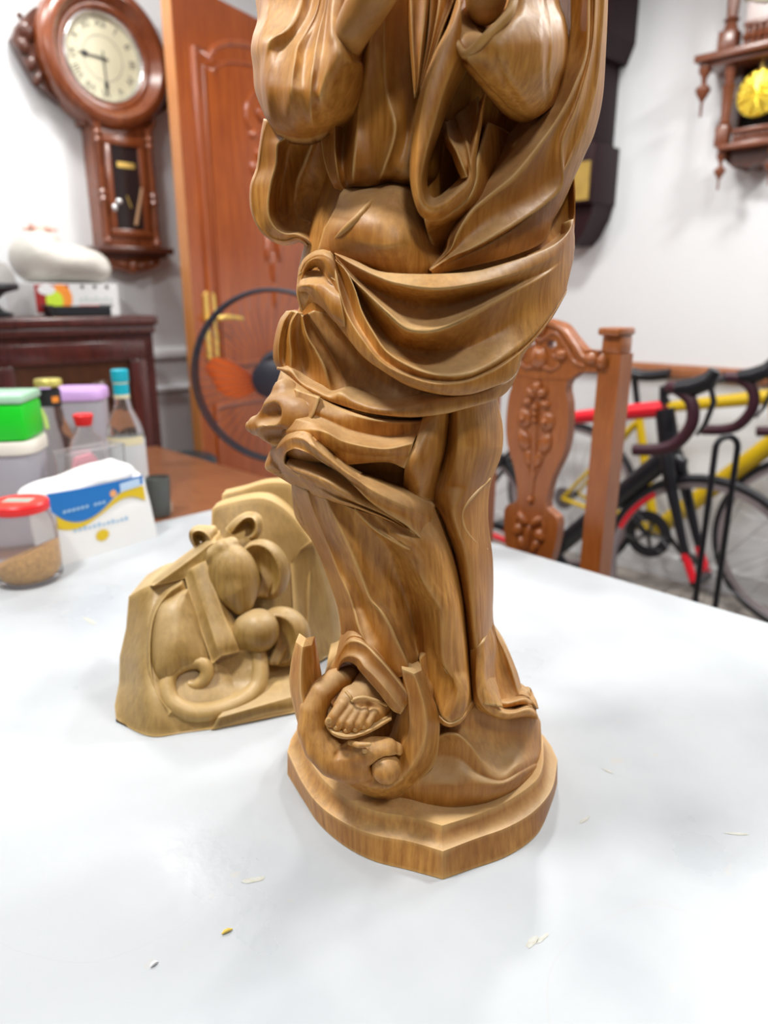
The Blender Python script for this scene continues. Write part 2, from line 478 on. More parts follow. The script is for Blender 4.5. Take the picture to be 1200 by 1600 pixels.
# ---- soft solids: signed-distance blending meshed on a small grid
class Soft:
    def __init__(s, lo, hi, h):
        s.lo = np.array(lo, float); s.h = h
        s.n = np.ceil((np.array(hi) - s.lo) / h).astype(int) + 1
        ax = [s.lo[k] + h * np.arange(s.n[k]) for k in range(3)]
        s.X, s.Y, s.Z = np.meshgrid(*ax, indexing='ij')
        s.f = np.full(s.X.shape, 1.0)
    def _mix(s, d, k, sub):
        if sub:
            a, b = s.f, -d
            if k > 0:
                hh = np.clip(0.5 - 0.5 * (a - b) / k, 0, 1); s.f = a * (1 - hh) + b * hh + k * hh * (1 - hh)
            else: s.f = np.maximum(a, b)
        else:
            a, b = s.f, d
            if k > 0:
                hh = np.clip(0.5 + 0.5 * (a - b) / k, 0, 1); s.f = a * (1 - hh) + b * hh - k * hh * (1 - hh)
            else: s.f = np.minimum(a, b)
    def ball(s, c, r, k=0.0, sub=False, rot=None):
        r = np.array(r if hasattr(r, '__len__') else (r, r, r), float)
        P = np.stack([s.X - c[0], s.Y - c[1], s.Z - c[2]], -1)
        if rot is not None: P = P @ np.array(rot)
        q = P / r
        l = np.sqrt((q * q).sum(-1)); l2 = np.sqrt(((q / r) ** 2).sum(-1)) + 1e-9
        s._mix(l * (l - 1) / l2, k, sub); return s
    def cap(s, pts, rad, k=0.0, sub=False, flat=None):
        """rounded chain through pts with a radius at each point"""
        best = np.full(s.X.shape, 1e3)
        for i in range(len(pts) - 1):
            a = np.array(pts[i], float); b = np.array(pts[i + 1], float); ra, rb = rad[i], rad[i + 1]
            ab = b - a; L2 = (ab * ab).sum() + 1e-12
            t = np.clip(((s.X - a[0]) * ab[0] + (s.Y - a[1]) * ab[1] + (s.Z - a[2]) * ab[2]) / L2, 0, 1)
            dx, dy, dz = s.X - a[0] - t * ab[0], s.Y - a[1] - t * ab[1], s.Z - a[2] - t * ab[2]
            if flat: dx, dy, dz = dx / flat[0], dy / flat[1], dz / flat[2]
            best = np.minimum(best, np.sqrt(dx * dx + dy * dy + dz * dz) - (ra + (rb - ra) * t))
        s._mix(best, k, sub); return s
    def plane(s, p, n, k=0.0):
        n = np.array(n, float) / np.linalg.norm(n)
        d = (s.X - p[0]) * n[0] + (s.Y - p[1]) * n[1] + (s.Z - p[2]) * n[2]
        s.f = np.maximum(s.f, d); return s
    def mesh(s):
        f = s.f; nx, ny, nz = f.shape
        f = np.pad(f, 1, constant_values=1.0)
        ins = f < 0
        c = [(i, j, k) for i in (0, 1) for j in (0, 1) for k in (0, 1)]
        def sh(a, o): return a[o[0]:a.shape[0] - 1 + o[0], o[1]:a.shape[1] - 1 + o[1], o[2]:a.shape[2] - 1 + o[2]]
        cnt = sum(sh(ins, o).astype(int) for o in c)
        act = (cnt > 0) & (cnt < 8)
        acc = np.zeros(act.shape + (3,)); num = np.zeros(act.shape)
        for o in c:
            for ax in range(3):
                if o[ax]: continue
                o2 = list(o); o2[ax] = 1
                a, b = sh(f, o), sh(f, tuple(o2))
                cross = (a < 0) != (b < 0)
                t = np.where(cross, a / np.where(cross, a - b, 1.0), 0)
                for q in range(3):
                    acc[..., q] += np.where(cross, (t if q == ax else o[q]), 0)
                num += cross
        idx = np.full(act.shape, -1); ii = np.argwhere(act); idx[act] = np.arange(len(ii))
        V = s.lo + s.h * (ii - 1 + acc[act] / num[act][:, None])
        faces = []
        for ax in range(3):
            o1 = [0, 0, 0]; o1[ax] = 1
            A = f; a = A[tuple(slice(0, A.shape[q] - o1[q]) for q in range(3))]; b = A[tuple(slice(o1[q], A.shape[q]) for q in range(3))]
            e = np.argwhere((a < 0) != (b < 0))
            q1, q2 = [q for q in range(3) if q != ax]
            ok = (e[:, q1] > 0) & (e[:, q2] > 0); e = e[ok]
            d1 = np.zeros(3, int); d1[q1] = 1; d2 = np.zeros(3, int); d2[q2] = 1
            faces.append(np.stack([idx[tuple((e).T)], idx[tuple((e - d1).T)], idx[tuple((e - d1 - d2).T)], idx[tuple((e - d2).T)]], 1))
        return V, np.vstack(faces)
    def build(s, name, m, parent, smooth_iter=1, loc=None):
        V, Fc = s.mesh()
        for _ in range(smooth_iter):
            A = np.zeros_like(V); n = np.zeros(len(V))
            for i in range(4):
                j = (i + 1) % 4
                np.add.at(A, Fc[:, i], V[Fc[:, j]]); np.add.at(n, Fc[:, i], 1)
                np.add.at(A, Fc[:, j], V[Fc[:, i]]); np.add.at(n, Fc[:, j], 1)
            V = 0.5 * V + 0.5 * A / np.maximum(n, 1)[:, None]
        me = bpy.data.meshes.new(name)
        me.from_pydata(V.tolist(), [], Fc.tolist()); me.update()
        bm = bmesh.new(); bm.from_mesh(me); bmesh.ops.recalc_face_normals(bm, faces=bm.faces)
        for q in bm.faces: q.smooth = True
        bm.to_mesh(me); bm.free()
        me.materials.append(m)
        o = bpy.data.objects.new(name, me); COL.objects.link(o); o.parent = parent
        if loc is not None: o.location = loc
        return o

def statue_wood(name, c1, c2, c3, rough=0.47):
    m = bpy.data.materials.new(name); m.use_nodes = True
    nt = m.node_tree; b = nt.nodes['Principled BSDF']; N = nt.nodes.new; L = nt.links.new
    tc = N('ShaderNodeTexCoord'); mp = N('ShaderNodeMapping'); mp.inputs['Scale'].default_value = (14, 14, 1.1); L(tc.outputs['Object'], mp.inputs[0])
    n1 = N('ShaderNodeTexNoise'); n1.inputs['Scale'].default_value = 16; n1.inputs['Detail'].default_value = 7; n1.inputs['Roughness'].default_value = 0.6; L(mp.outputs[0], n1.inputs['Vector'])
    r1 = N('ShaderNodeValToRGB'); r1.color_ramp.elements[0].position = 0.3; r1.color_ramp.elements[0].color = tuple(c2) + (1,); r1.color_ramp.elements[1].position = 0.72; r1.color_ramp.elements[1].color = tuple(c1) + (1,)
    L(n1.outputs[0], r1.inputs[0])
    n2 = N('ShaderNodeTexNoise'); n2.inputs['Scale'].default_value = 11; n2.inputs['Detail'].default_value = 4; L(tc.outputs['Object'], n2.inputs['Vector'])
    mr = N('ShaderNodeMapRange'); mr.inputs[1].default_value = 0.44; mr.inputs[2].default_value = 0.62; mr.inputs[4].default_value = 0.72; L(n2.outputs[0], mr.inputs[0])
    mx = N('ShaderNodeMix'); mx.data_type = 'RGBA'; L(mr.outputs[0], mx.inputs[0]); L(r1.outputs[0], mx.inputs[6]); mx.inputs[7].default_value = tuple(c3) + (1,)
    ge = N('ShaderNodeNewGeometry'); pe = N('ShaderNodeMapRange'); pe.inputs[1].default_value = 0.515; pe.inputs[2].default_value = 0.60; pe.inputs[4].default_value = 0.6
    L(ge.outputs['Pointiness'], pe.inputs[0])
    mw = N('ShaderNodeMix'); mw.data_type = 'RGBA'; L(pe.outputs[0], mw.inputs[0]); L(mx.outputs[2], mw.inputs[6]); mw.inputs[7].default_value = (0.86, 0.58, 0.22, 1)   # edges rubbed back to bare wood
    # overhead light painted pale on upward faces, along with carving dust
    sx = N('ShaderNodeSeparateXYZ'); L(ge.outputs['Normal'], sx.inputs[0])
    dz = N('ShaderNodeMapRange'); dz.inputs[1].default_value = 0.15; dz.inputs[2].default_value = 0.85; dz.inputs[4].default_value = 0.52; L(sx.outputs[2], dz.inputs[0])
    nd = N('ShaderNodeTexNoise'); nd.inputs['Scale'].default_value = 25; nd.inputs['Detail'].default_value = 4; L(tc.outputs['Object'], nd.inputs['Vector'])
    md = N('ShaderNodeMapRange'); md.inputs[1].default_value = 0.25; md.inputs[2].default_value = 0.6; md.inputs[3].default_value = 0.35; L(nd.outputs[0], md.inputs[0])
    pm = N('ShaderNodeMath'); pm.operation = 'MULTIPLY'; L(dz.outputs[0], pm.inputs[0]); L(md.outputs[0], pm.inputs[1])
    mtoplit = N('ShaderNodeMix'); mtoplit.data_type = 'RGBA'; L(pm.outputs[0], mtoplit.inputs[0]); L(mw.outputs[2], mtoplit.inputs[6]); mtoplit.inputs[7].default_value = (0.76, 0.57, 0.31, 1)
    L(mtoplit.outputs[2], b.inputs['Base Color'])
    b.inputs['Roughness'].default_value = rough; b.inputs['Specular IOR Level'].default_value = 0.36
    b.inputs['Coat Weight'].default_value = 0.08; b.inputs['Coat Roughness'].default_value = 0.4
    n3 = N('ShaderNodeTexNoise'); n3.inputs['Scale'].default_value = 42; n3.inputs['Detail'].default_value = 3; L(tc.outputs['Object'], n3.inputs['Vector'])
    ad = N('ShaderNodeMath'); ad.operation = 'MULTIPLY_ADD'; L(n1.outputs[0], ad.inputs[0]); ad.inputs[1].default_value = 0.5; L(n3.outputs[0], ad.inputs[2])
    bp = N('ShaderNodeBump'); bp.inputs['Strength'].default_value = 0.3; bp.inputs['Distance'].default_value = 0.003
    L(ad.outputs[0], bp.inputs['Height']); L(bp.outputs[0], b.inputs['Normal'])
    return m
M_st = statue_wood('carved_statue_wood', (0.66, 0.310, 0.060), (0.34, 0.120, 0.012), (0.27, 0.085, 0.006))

statue = empty('wooden_statue', tuple(ST0), 0, 'large carved brown wooden statue of a robed figure standing on a crescent moon', 'statue')
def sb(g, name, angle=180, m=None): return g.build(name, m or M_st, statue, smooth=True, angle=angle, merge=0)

# ---- core under the drapery, full depth all round
def core(g, rows, kr=0.9, kd=0.8, n=40):
    v = []; f = []
    for (py, cx, R, D) in rows:
        for k in range(n):
            a = 2 * PI * k / n
            s = math.sin(a)
            v.append(SW(cx + R * kr * math.cos(a), py, D * kd * s))
    m = len(rows)
    for i in range(m - 1):
        for k in range(n):
            k2 = (k + 1) % n
            f.append((i * n + k, i * n + k2, (i + 1) * n + k2, (i + 1) * n + k))
    f.append(tuple(range(n))); f.append(tuple((m - 1) * n + k for k in range(n)))
    g.add(v, f)
rows = [(py, *[np.interp(py, PROF[:, 0], PROF[:, k]) for k in (1, 2, 3)]) for py in np.linspace(-120, 1120, 63)]

# ================= tunic (bodice): gathers running down to the waist
g = G()
patch(g, [
    [(500, 205, 6), (506, 250, 8), (518, 285, 2), (530, 298, -12)],
    [(515, 195, 2), (520, 240, 4), (525, 280, 2), (533, 297, -10)],
    [(522, 190, 8), (523, 240, 12), (528, 275, 8), (537, 296, -8)],
    [(545, 120, -4), (538, 200, -8), (537, 265, -2), (543, 294, -8)],
    [(565, 95, 5), (560, 180, 5), (552, 262, 10), (552, 291, -6)],
    [(580, 60, 12), (578, 150, 4), (580, 250, 3), (575, 290, -6)],
    [(600, 0, 14), (602, 130, 6), (618, 200, 10), (600, 262, 9), (590, 288, -6)],
    [(632, -20, 10), (632, 120, 2), (637, 200, 0), (625, 262, 4), (612, 283, -6)],
    [(650, -20, 6), (655, 120, 0), (655, 210, 0), (650, 270, 4), (640, 288, -6)],
    [(690, -20, 0), (700, 120, -10), (700, 210, -14), (690, 270, -14), (680, 300, -20)],
], scoop=[0, 0, 0, 0, 0, 0, -1, 1, 0], nu=60, nv=8, thick=40, valleys=(1, 3, 5))
g2 = G(); core(g2, [r for r in rows if r[0] <= 440], 0.92, 0.72); g.add(g2.v, g2.f)
sb(g, 'tunic')

# ================= lap (skirt between waist and the first swag)
g = G()
patch(g, [
    [(540, 292, -12), (575, 293, -10), (612, 284, -12), (645, 292, -14), (665, 330, -20), (690, 345, -26)],
    [(531, 303, 0), (570, 304, 3), (612, 296, 4), (648, 306, 2), (668, 345, -6), (700, 360, -20)],
    [(524, 325, 0), (558, 330, 9), (600, 320, 8), (650, 335, 4), (672, 372, -6), (704, 385, -20)],
    [(516, 340, 1), (550, 345, 10), (595, 345, 13), (640, 358, 10), (670, 390, -4), (704, 400, -20)],
    [(506, 357, 1), (530, 366, 8), (590, 385, 12), (635, 385, 10), (672, 415, -4), (705, 420, -18)],
    [(497, 388, 0), (520, 392, 2), (580, 420, -2), (640, 430, 0), (672, 438, -10), (705, 438, -20)],
    [(497, 420, -10), (530, 430, -12), (580, 450, -14), (640, 460, -14), (672, 460, -16), (705, 460, -24)],
], scoop=[1.5, 0.5, 0.5, 0.5, 0.5, 0], nu=70, nv=7, thick=30)
roll(g, [(582, 312, 9, 1), (574, 322, 13, 4), (558, 341, 15, 5.5), (538, 360, 13, 5), (522, 374, 7, 1)], n=10)
sb(g, 'lap_drape')

# ================= back-left hanging lobe of the mantle
g = G()
outer = [(412, 185, 4), (408, 205, 2), (404, 232, 2), (400, 262, 0), (391, 288, 0), (390, 317, 0), (395, 340, 0), (407, 362, 2), (425, 377, 4), (445, 382, 8), (465, 377, 12), (478, 386, 10), (483, 394, 8)]
outer2 = [(420, 188, 14), (412, 210, 10), (408, 235, 9), (404, 264, 7), (395, 290, 8), (394, 316, 8), (399, 338, 8), (410, 358, 10), (427, 372, 12), (446, 376, 16), (465, 371, 20), (480, 380, 16), (486, 392, 12)]
inner = [(450, 195, 30), (446, 215, 28), (434, 226, 24), (432, 255, 22), (423, 290, 22), (419, 318, 22), (421, 340, 22), (431, 358, 22), (446, 366, 22), (460, 366, 24), (472, 370, 24), (484, 378, 22), (490, 392, 16)]
deep = [(462, 195, 20), (460, 215, 12), (450, 235, 2), (446, 262, -4), (440, 292, -8), (437, 318, -8), (438, 335, -6), (446, 348, -2), (458, 354, 2), (470, 356, 6), (480, 362, 10), (492, 374, 10), (498, 392, 8)]
mid = [(478, 200, 22), (490, 215, 20), (478, 250, 14), (465, 280, 6), (462, 300, 0), (460, 318, -4), (462, 332, -2), (468, 340, 0), (476, 344, 4), (486, 348, 6), (494, 354, 8), (500, 368, 8), (504, 392, 8)]
inn2 = [(515, 200, 24), (515, 225, 24), (515, 255, 20), (515, 280, 14), (510, 300, 4), (508, 318, 2), (508, 330, 2), (510, 338, 2), (512, 342, 4), (515, 346, 4), (515, 352, 4), (515, 366, 4), (515, 392, 4)]
patch(g, [outer, outer2, inner, deep, mid, inn2], scoop=[1.2, -1, 0, 0, -3], nu=80, nv=9, thick=14, absd=True, valleys=(3,))
sb(g, 'mantle_lobe')

# ================= mantle over the shoulder swirling to the hip
g = G()
o0 = [(950, -60, -25), (950, 0, -20), (947, 75, -16), (942, 150, -10), (930, 205, -6), (915, 240, -4), (898, 277, 0), (880, 317, 10), (864, 345, 20), (850, 377, 32), (800, 400, 55), (740, 415, 72), (676, 430, 84)]
o1 = [(944, -60, 0), (944, 0, 2), (939, 70, 6), (932, 130, 10), (918, 185, 16), (900, 230, 20), (880, 265, 26), (858, 300, 36), (836, 325, 46), (812, 350, 56), (775, 375, 70), (730, 398, 80), (674, 424, 88)]
o1b = [(930, -60, 10), (930, 0, 14), (926, 66, 20), (915, 120, 26), (900, 170, 32), (878, 225, 36), (880, 287, 36), (855, 318, 50), (818, 343, 66), (782, 364, 78), (742, 386, 86), (704, 402, 90), (672, 423, 90)]
o2 = [(921, -60, 18), (920, 0, 24), (917, 80, 34), (896, 138, 44), (880, 170, 48), (862, 200, 52), (835, 236, 60), (800, 277, 68), (762, 306, 74), (735, 330, 78), (715, 362, 82), (702, 392, 84), (670, 421, 86)]
o3 = [(892, -60, 4), (892, 0, 6), (890, 70, 14), (874, 150, 24), (850, 180, 28), (822, 207, 36), (800, 237, 44), (767, 277, 54), (750, 308, 60), (728, 332, 66), (703, 368, 70), (696, 392, 74), (668, 420, 78)]
o4 = [(870, -60, -20), (870, 0, -20), (868, 70, -16), (850, 150, -10), (825, 175, -6), (795, 210, 0), (770, 245, 10), (745, 285, 22), (725, 315, 32), (705, 340, 40), (690, 375, 48), (686, 398, 56), (664, 424, 66)]
patch(g, [o0, o1, o1b, o2, o3, o4], scoop=[(1, 0, 0.2), (-3, 0.2, 0.2), (-5, 0.1, 0.15), (-1.5, 0, 0), (-2, 0, 0)], nu=110, nv=9, thick=16, absd=True)
sb(g, 'mantle_swirl')
# dark hollow behind the swirl is closed by the side of the body
g = G()
patch(g, [
    [(690, 60, 10), (690, 200, 10), (680, 330, 30), (672, 430, 60)],
    [(760, 60, -18), (770, 180, -15), (745, 300, 5), (700, 430, 50)],
    [(900, 20, -25), (885, 180, -22), (840, 330, -10), (800, 420, 20)],
], nu=40, nv=6, thick=20, absd=True)
sb(g, 'mantle_lining')

# ================= swag 1 : broad swag across the hips
g = G()
def swag_d(px, py):
    u = np.clip((px - 684) / 214.5, -1, 1)
    return 96 * np.sqrt(np.maximum(0, 1 - u * u))
top_in = [(523, 398, -14), (560, 415, -14), (610, 430, -14), (680, 432, -14), (740, 427, -14), (790, 414, -14), (830, 401, -12), (865, 384, -10), (884, 364, -8), (890, 345, -6)]
top = [(522, 394, 0), (555, 407, 2), (587, 422, 5), (620, 427, 6), (680, 428, 6), (740, 424, 5), (790, 411, 3), (830, 398, 2), (866, 382, 0), (888, 362, 0), (896, 342, 0)]
rim = [(523, 397, 2), (552, 414, 7), (585, 430, 11), (622, 443, 14), (680, 451, 14), (740, 444, 12), (790, 432, 9), (830, 418, 6), (866, 400, 3), (888, 380, 2), (897, 358, 0)]
hol1 = [(525, 402, 2), (550, 428, 0), (580, 450, -3), (625, 470, -6), (680, 478, -7), (735, 468, -6), (780, 452, -3), (825, 436, 0), (862, 418, 1), (886, 396, 1), (898, 372, 0)]
rd = [(524, 400, 3), (548, 432, 8), (570, 454, 12), (605, 488, 16), (635, 513, 17), (670, 517, 17), (705, 507, 14), (755, 481, 8), (800, 456, 5), (846, 432, 3), (882, 408, 1), (898, 386, 0)]
hol2 = [(524, 404, 2), (545, 440, 1), (565, 475, -4), (595, 520, -8), (630, 545, -9), (680, 552, -9), (730, 542, -7), (780, 515, -3), (820, 486, 0), (858, 456, 0), (884, 430, 0), (896, 405, 0)]
rb = [(524, 406, 3), (542, 424, 7), (556, 455, 9), (566, 487, 11), (582, 517, 13), (606, 551, 15), (645, 575, 16), (682, 586, 16), (722, 587, 15), (752, 578, 12), (785, 560, 9), (826, 530, 5), (862, 488, 2), (886, 448, 0)]
hol3 = [(522, 410, 3), (534, 440, 3), (546, 470, 4), (556, 500, 6), (574, 530, 9), (600, 563, 12), (645, 586, 13), (684, 594, 13), (722, 593, 12), (752, 583, 9), (787, 565, 6), (828, 534, 2), (862, 492, 0), (886, 452, -2)]
ra = [(515, 392, 6), (525, 425, 10), (531, 455, 12), (541, 487, 13), (562, 523, 15), (597, 566, 17), (645, 590, 17), (684, 599, 16), (722, 597, 14), (752, 587, 11), (788, 568, 8), (828, 536, 4), (862, 494, 1), (886, 454, -1)]
rc = [(496, 436, 4), (505, 470, 6), (520, 497, 8), (545, 530, 10), (567, 556, 12), (597, 578, 14), (640, 602, 14), (690, 616, 13), (732, 616, 10), (768, 605, 8), (802, 588, 5), (822, 548, 1), (862, 498, -2), (885, 458, -3)]
rc2 = [(496, 440, -12), (505, 472, -12), (522, 500, -12), (546, 532, -12), (568, 558, -12), (598, 580, -12), (640, 604, -12), (690, 617, -12), (732, 617, -12), (768, 606, -12), (800, 590, -10), (820, 552, -8), (858, 503, -8), (880, 464, -8)]
patch(g, [top_in, top, rim, hol1, rd, hol2, rb, hol3, ra, rc, rc2],
      scoop=[0, 0.6, 0, 0, 0, 0, 0, 0, 0.8, 0], nu=120, nv=8, thick=30, bfun=swag_d, valleys=(3, 5, 7))
# the lip climbing the right flank
patch(g, [
    [(890, 276, -12), (890, 300, -12), (889, 345, -6), (880, 372, 16), (862, 392, 36)],
    [(896, 272, 0), (897, 300, 0), (896, 342, 2), (888, 362, 18), (866, 383, 40)],
    [(898, 280, 0), (899, 305, 0), (898, 350, 3), (890, 378, 18), (866, 402, 44)],
    [(896, 290, -24), (897, 310, -24), (897, 365, -20), (890, 395, 2), (866, 420, 30)],
], nu=40, nv=4, thick=10, absd=True)
g2 = G(); core(g2, [r for r in rows if 440 <= r[0] <= 610], 0.9, 0.25); g.add(g2.v, g2.f)
patch(g, [
    [(894, 272, -14), (876, 312, -6), (860, 340, 4), (846, 372, 18), (798, 396, 40), (740, 412, 58), (690, 425, 70)],
    [(899, 300, -18), (896, 346, -14), (882, 368, 2), (860, 390, 18), (820, 412, 42), (760, 432, 60), (690, 445, 74)],
], nu=50, nv=6, thick=12, absd=True)
# inside of the swag seen past the swirl at the right
patch(g, [
    [(896, 276, -4), (896, 300, -4), (895, 338, -2), (886, 364, 18), (864, 385, 34), (826, 402, 56)],
    [(882, 276, -22), (880, 300, -24), (876, 332, -22), (866, 354, -12), (846, 374, 2), (815, 394, 24)],
    [(850, 270, -34), (846, 300, -36), (842, 330, -36), (832, 350, -28), (812, 368, -16), (790, 388, 6)],
], scoop=[-2, 0], nu=50, nv=6, thick=6, absd=True)
# knot: the tucked roll at the left end of the swag
kn_o = [(527, 420, 66), (521, 398, 66), (511, 391, 64), (500, 390, 60), (488, 394, 55), (475, 404, 48), (467, 420, 42), (464, 440, 40), (463, 458, 40), (467, 476, 40), (470, 486, 38)]
kn_r = [(529, 428, 76), (521, 410, 76), (511, 402, 74), (500, 400, 69), (489, 403, 63), (478, 411, 56), (471, 424, 50), (467, 442, 49), (466, 458, 49), (470, 474, 46), (473, 484, 42)]
kn_i = [(528, 440, 78), (514, 428, 76), (508, 414, 73), (499, 406, 69), (491, 406, 64), (482, 412, 58), (475, 425, 53), (472, 440, 52), (476, 452, 54), (484, 452, 58), (490, 450, 62)]
kn_h = [(525, 450, 78), (512, 438, 74), (504, 424, 62), (498, 418, 54), (492, 417, 50), (486, 421, 48), (481, 430, 48), (482, 438, 52), (487, 444, 56), (494, 446, 62), (500, 448, 68)]
patch(g, [kn_o, kn_r, kn_i, kn_h], scoop=[1.5, 0.5, -1], nu=60, nv=7, thick=10, absd=True)
kn_a = [(465, 430, 46), (470, 425, 52), (480, 424, 50), (492, 422, 52), (504, 425, 60), (514, 430, 74), (527, 440, 80)]
kn_b = [(464, 448, 48), (470, 446, 58), (482, 444, 64), (494, 444, 70), (506, 446, 76), (518, 455, 82), (531, 462, 86)]
kn_c = [(464, 462, 44), (472, 456, 52), (486, 454, 62), (498, 462, 72), (508, 474, 80), (520, 490, 86), (538, 498, 90)]
kn_d = [(470, 488, 20), (478, 478, 34), (488, 472, 48), (500, 478, 62), (510, 488, 70), (522, 502, 78), (540, 515, 84)]
patch(g, [kn_a, kn_b, kn_c, kn_d], scoop=[-2, 1, 1], nu=60, nv=7, thick=8, absd=True)
sb(g, 'mantle_swag')

# ================= swag 2
g = G()
s0 = [(447, 486, 6), (436, 502, 2), (428, 535, 0), (427, 560, 0), (433, 576, 0)]
s0b = [(455, 485, 16), (443, 505, 14), (436, 537, 13), (436, 562, 12), (440, 579, 8)]
s1 = [(459, 487, 18), (448, 512, 10), (443, 535, 9), (443, 560, 10), (447, 580, 14)]
s2 = [(465, 488, 22), (455, 505, 24), (453, 530, 23), (455, 553, 22), (453, 582, 20)]
s3 = [(470, 490, 22), (466, 515, 18), (468, 545, 15), (474, 575, 17), (478, 603, 24)]
s4 = [(472, 494, 24), (480, 525, 29), (495, 550, 33), (508, 577, 37), (517, 612, 38)]
s5 = [(480, 490, 20), (500, 525, 24), (518, 555, 28), (535, 590, 34), (546, 624, 44)]
s6 = [(490, 485, 16), (520, 525, 20), (545, 560, 26), (570, 595, 36), (592, 634, 55)]
s7 = [(510, 490, 16), (545, 530, 24), (580, 570, 34), (615, 605, 48), (642, 634, 68)]
s8 = [(540, 510, 20), (590, 560, 36), (630, 590, 50), (665, 615, 66), (695, 632, 78)]
S = [s0, s0b, s1, s2, s3, s4, s5, s6, s7, s8]
patch(g, S, scoop=[(1, .2, 0), 0, 0, 0, 0, (-1.5, .2, 0), -1, -1, 0], nu=50, nv=9, thick=24, absd=True, valleys=(2, 4, 6))
# lower rim band of swag 2
b_t = [(433, 573, 4), (446, 575, 20), (456, 577, 26), (470, 594, 33), (492, 606, 42), (516, 617, 50), (532, 613, 56), (556, 626, 63), (592, 636, 73), (642, 635, 84), (690, 624, 90), (735, 617, 84), (770, 606, 70), (802, 590, 45), (814, 566, 22)]
b_b = [(432, 577, 4), (445, 582, 20), (462, 596, 30), (480, 610, 39), (505, 623, 48), (542, 636, 58), (580, 646, 70), (625, 651, 82), (657, 651, 88), (695, 646, 92), (732, 637, 86), (762, 628, 76), (787, 617, 56), (802, 598, 38), (814, 570, 18)]
b_u = [(436, 578, -10), (448, 584, 0), (464, 599, 8), (482, 613, 16), (507, 626, 24), (543, 638, 36), (580, 647, 48), (625, 652, 60), (657, 652, 66), (695, 647, 70), (732, 638, 64), (762, 629, 54), (785, 618, 36), (800, 600, 18), (812, 572, 0)]
b_tt = [(436, 570, -2), (450, 570, 14), (462, 574, 18), (478, 588, 22), (500, 600, 30), (524, 608, 36), (545, 604, 38), (570, 612, 44), (606, 622, 52), (655, 616, 66), (696, 612, 80), (738, 608, 78), (770, 598, 66), (798, 582, 42), (812, 560, 18)]
patch(g, [b_tt, b_t, b_b, b_u], scoop=[-1, 1.2, 0], nu=110, nv=6, thick=18, absd=True)
sb(g, 'lower_swag')

# ================= skirt : hips to knees
g = G()
g2 = G(); core(g2, [r for r in rows if 640 <= r[0] <= 860], 0.84, 0.62); g.add(g2.v, g2.f)
# hollowed field above the cross ridge
a0 = [(440, 575, -16), (470, 605, -14), (520, 635, -16), (580, 655, -14), (640, 660, -12), (690, 655, -10)]
a1 = [(430, 605, 0), (452, 625, 0), (500, 648, -8), (560, 672, -14), (620, 680, -14), (675, 664, -6)]
a2 = [(424, 630, 0), (445, 650, 4), (497, 664, 6), (540, 684, 0), (600, 692, -4), (650, 682, -4)]
a3 = [(420, 655, 0), (440, 672, 8), (500, 672, 12), (540, 690, 9), (600, 701, 7), (646, 692, 4)]
a4 = [(418, 680, 0), (440, 690, 4), (510, 695, 10), (545, 708, 7), (600, 713, 5), (640, 712, 4)]
a5 = [(425, 700, 0), (450, 715, 0), (530, 726, 6), (555, 725, 5), (605, 722, 4), (632, 732, 4)]
patch(g, [a0, a1, a2, a3, a4, a5], scoop=[0, -1, 0, 0.5, 0.5], nu=70, nv=8, thick=20, valleys=(1,))
# flap at the far left
fq = [(393, 666, 20, 9), (403, 665, 23, 15), (420, 664, 30, 21), (445, 660, 40, 30), (475, 655, 48, 34)]
so = Soft(SW(432, 690, 35) - np.array([.034, .05, .012]), SW(432, 640, 35) + np.array([.034, .05, .03]), 0.0012)
so.cap([SW(*q[:3]) for q in fq], [q[3] * .00056 for q in fq])
so.cap([SW(446, 612, 36), SW(446, 640, 40), SW(440, 665, 40)], [.010, .015, .014], k=0.014)
so.cap([SW(398, 652, 44), SW(425, 646, 56)], [.006, .008], k=0.003, sub=True)
so.cap([SW(392, 690, 40), SW(414, 684, 52), SW(436, 684, 62)], [.006, .008, .008], k=0.003, sub=True)
V_, F_ = so.mesh(); g.add(V_, F_)
patch(g, [
    [(430, 598, 10), (427, 620, 12), (421, 636, 14), (417, 655, 16)],
    [(440, 600, 36), (438, 622, 38), (432, 640, 40), (426, 655, 40)],
    [(452, 604, 40), (448, 630, 42), (444, 650, 46), (438, 668, 46)],
    [(464, 610, 54), (460, 632, 58), (455, 652, 60), (450, 672, 58)],
    [(500, 622, 64), (492, 645, 68), (482, 660, 68), (470, 676, 62)],
], scoop=[2, -2, -2, -1], nu=40, nv=7, thick=12, absd=True)
# upper right thigh between ridge and centre crease
patch(g, [
    [(665, 640, -14), (650, 690, 2), (634, 728, 4), (630, 765, -8)],
    [(680, 640, -4), (668, 690, 4), (655, 735, 8), (650, 776, 0)],
    [(696, 640, -4), (688, 690, 0), (676, 740, 2), (668, 782, -4)],
    [(704, 640, -14), (697, 700, -16), (687, 740, -18), (677, 785, -18)],
], scoop=[1, 1.5, 1], nu=40, nv=7, thick=20)
# recess under the cross ridge
patch(g, [
    [(545, 718, -10), (600, 716, -12), (640, 722, -12)],
    [(555, 740, -14), (600, 745, -15), (640, 745, -15)],
    [(560, 765, -14), (600, 780, -14), (650, 795, -14)],
], nu=24, nv=5, thick=20)
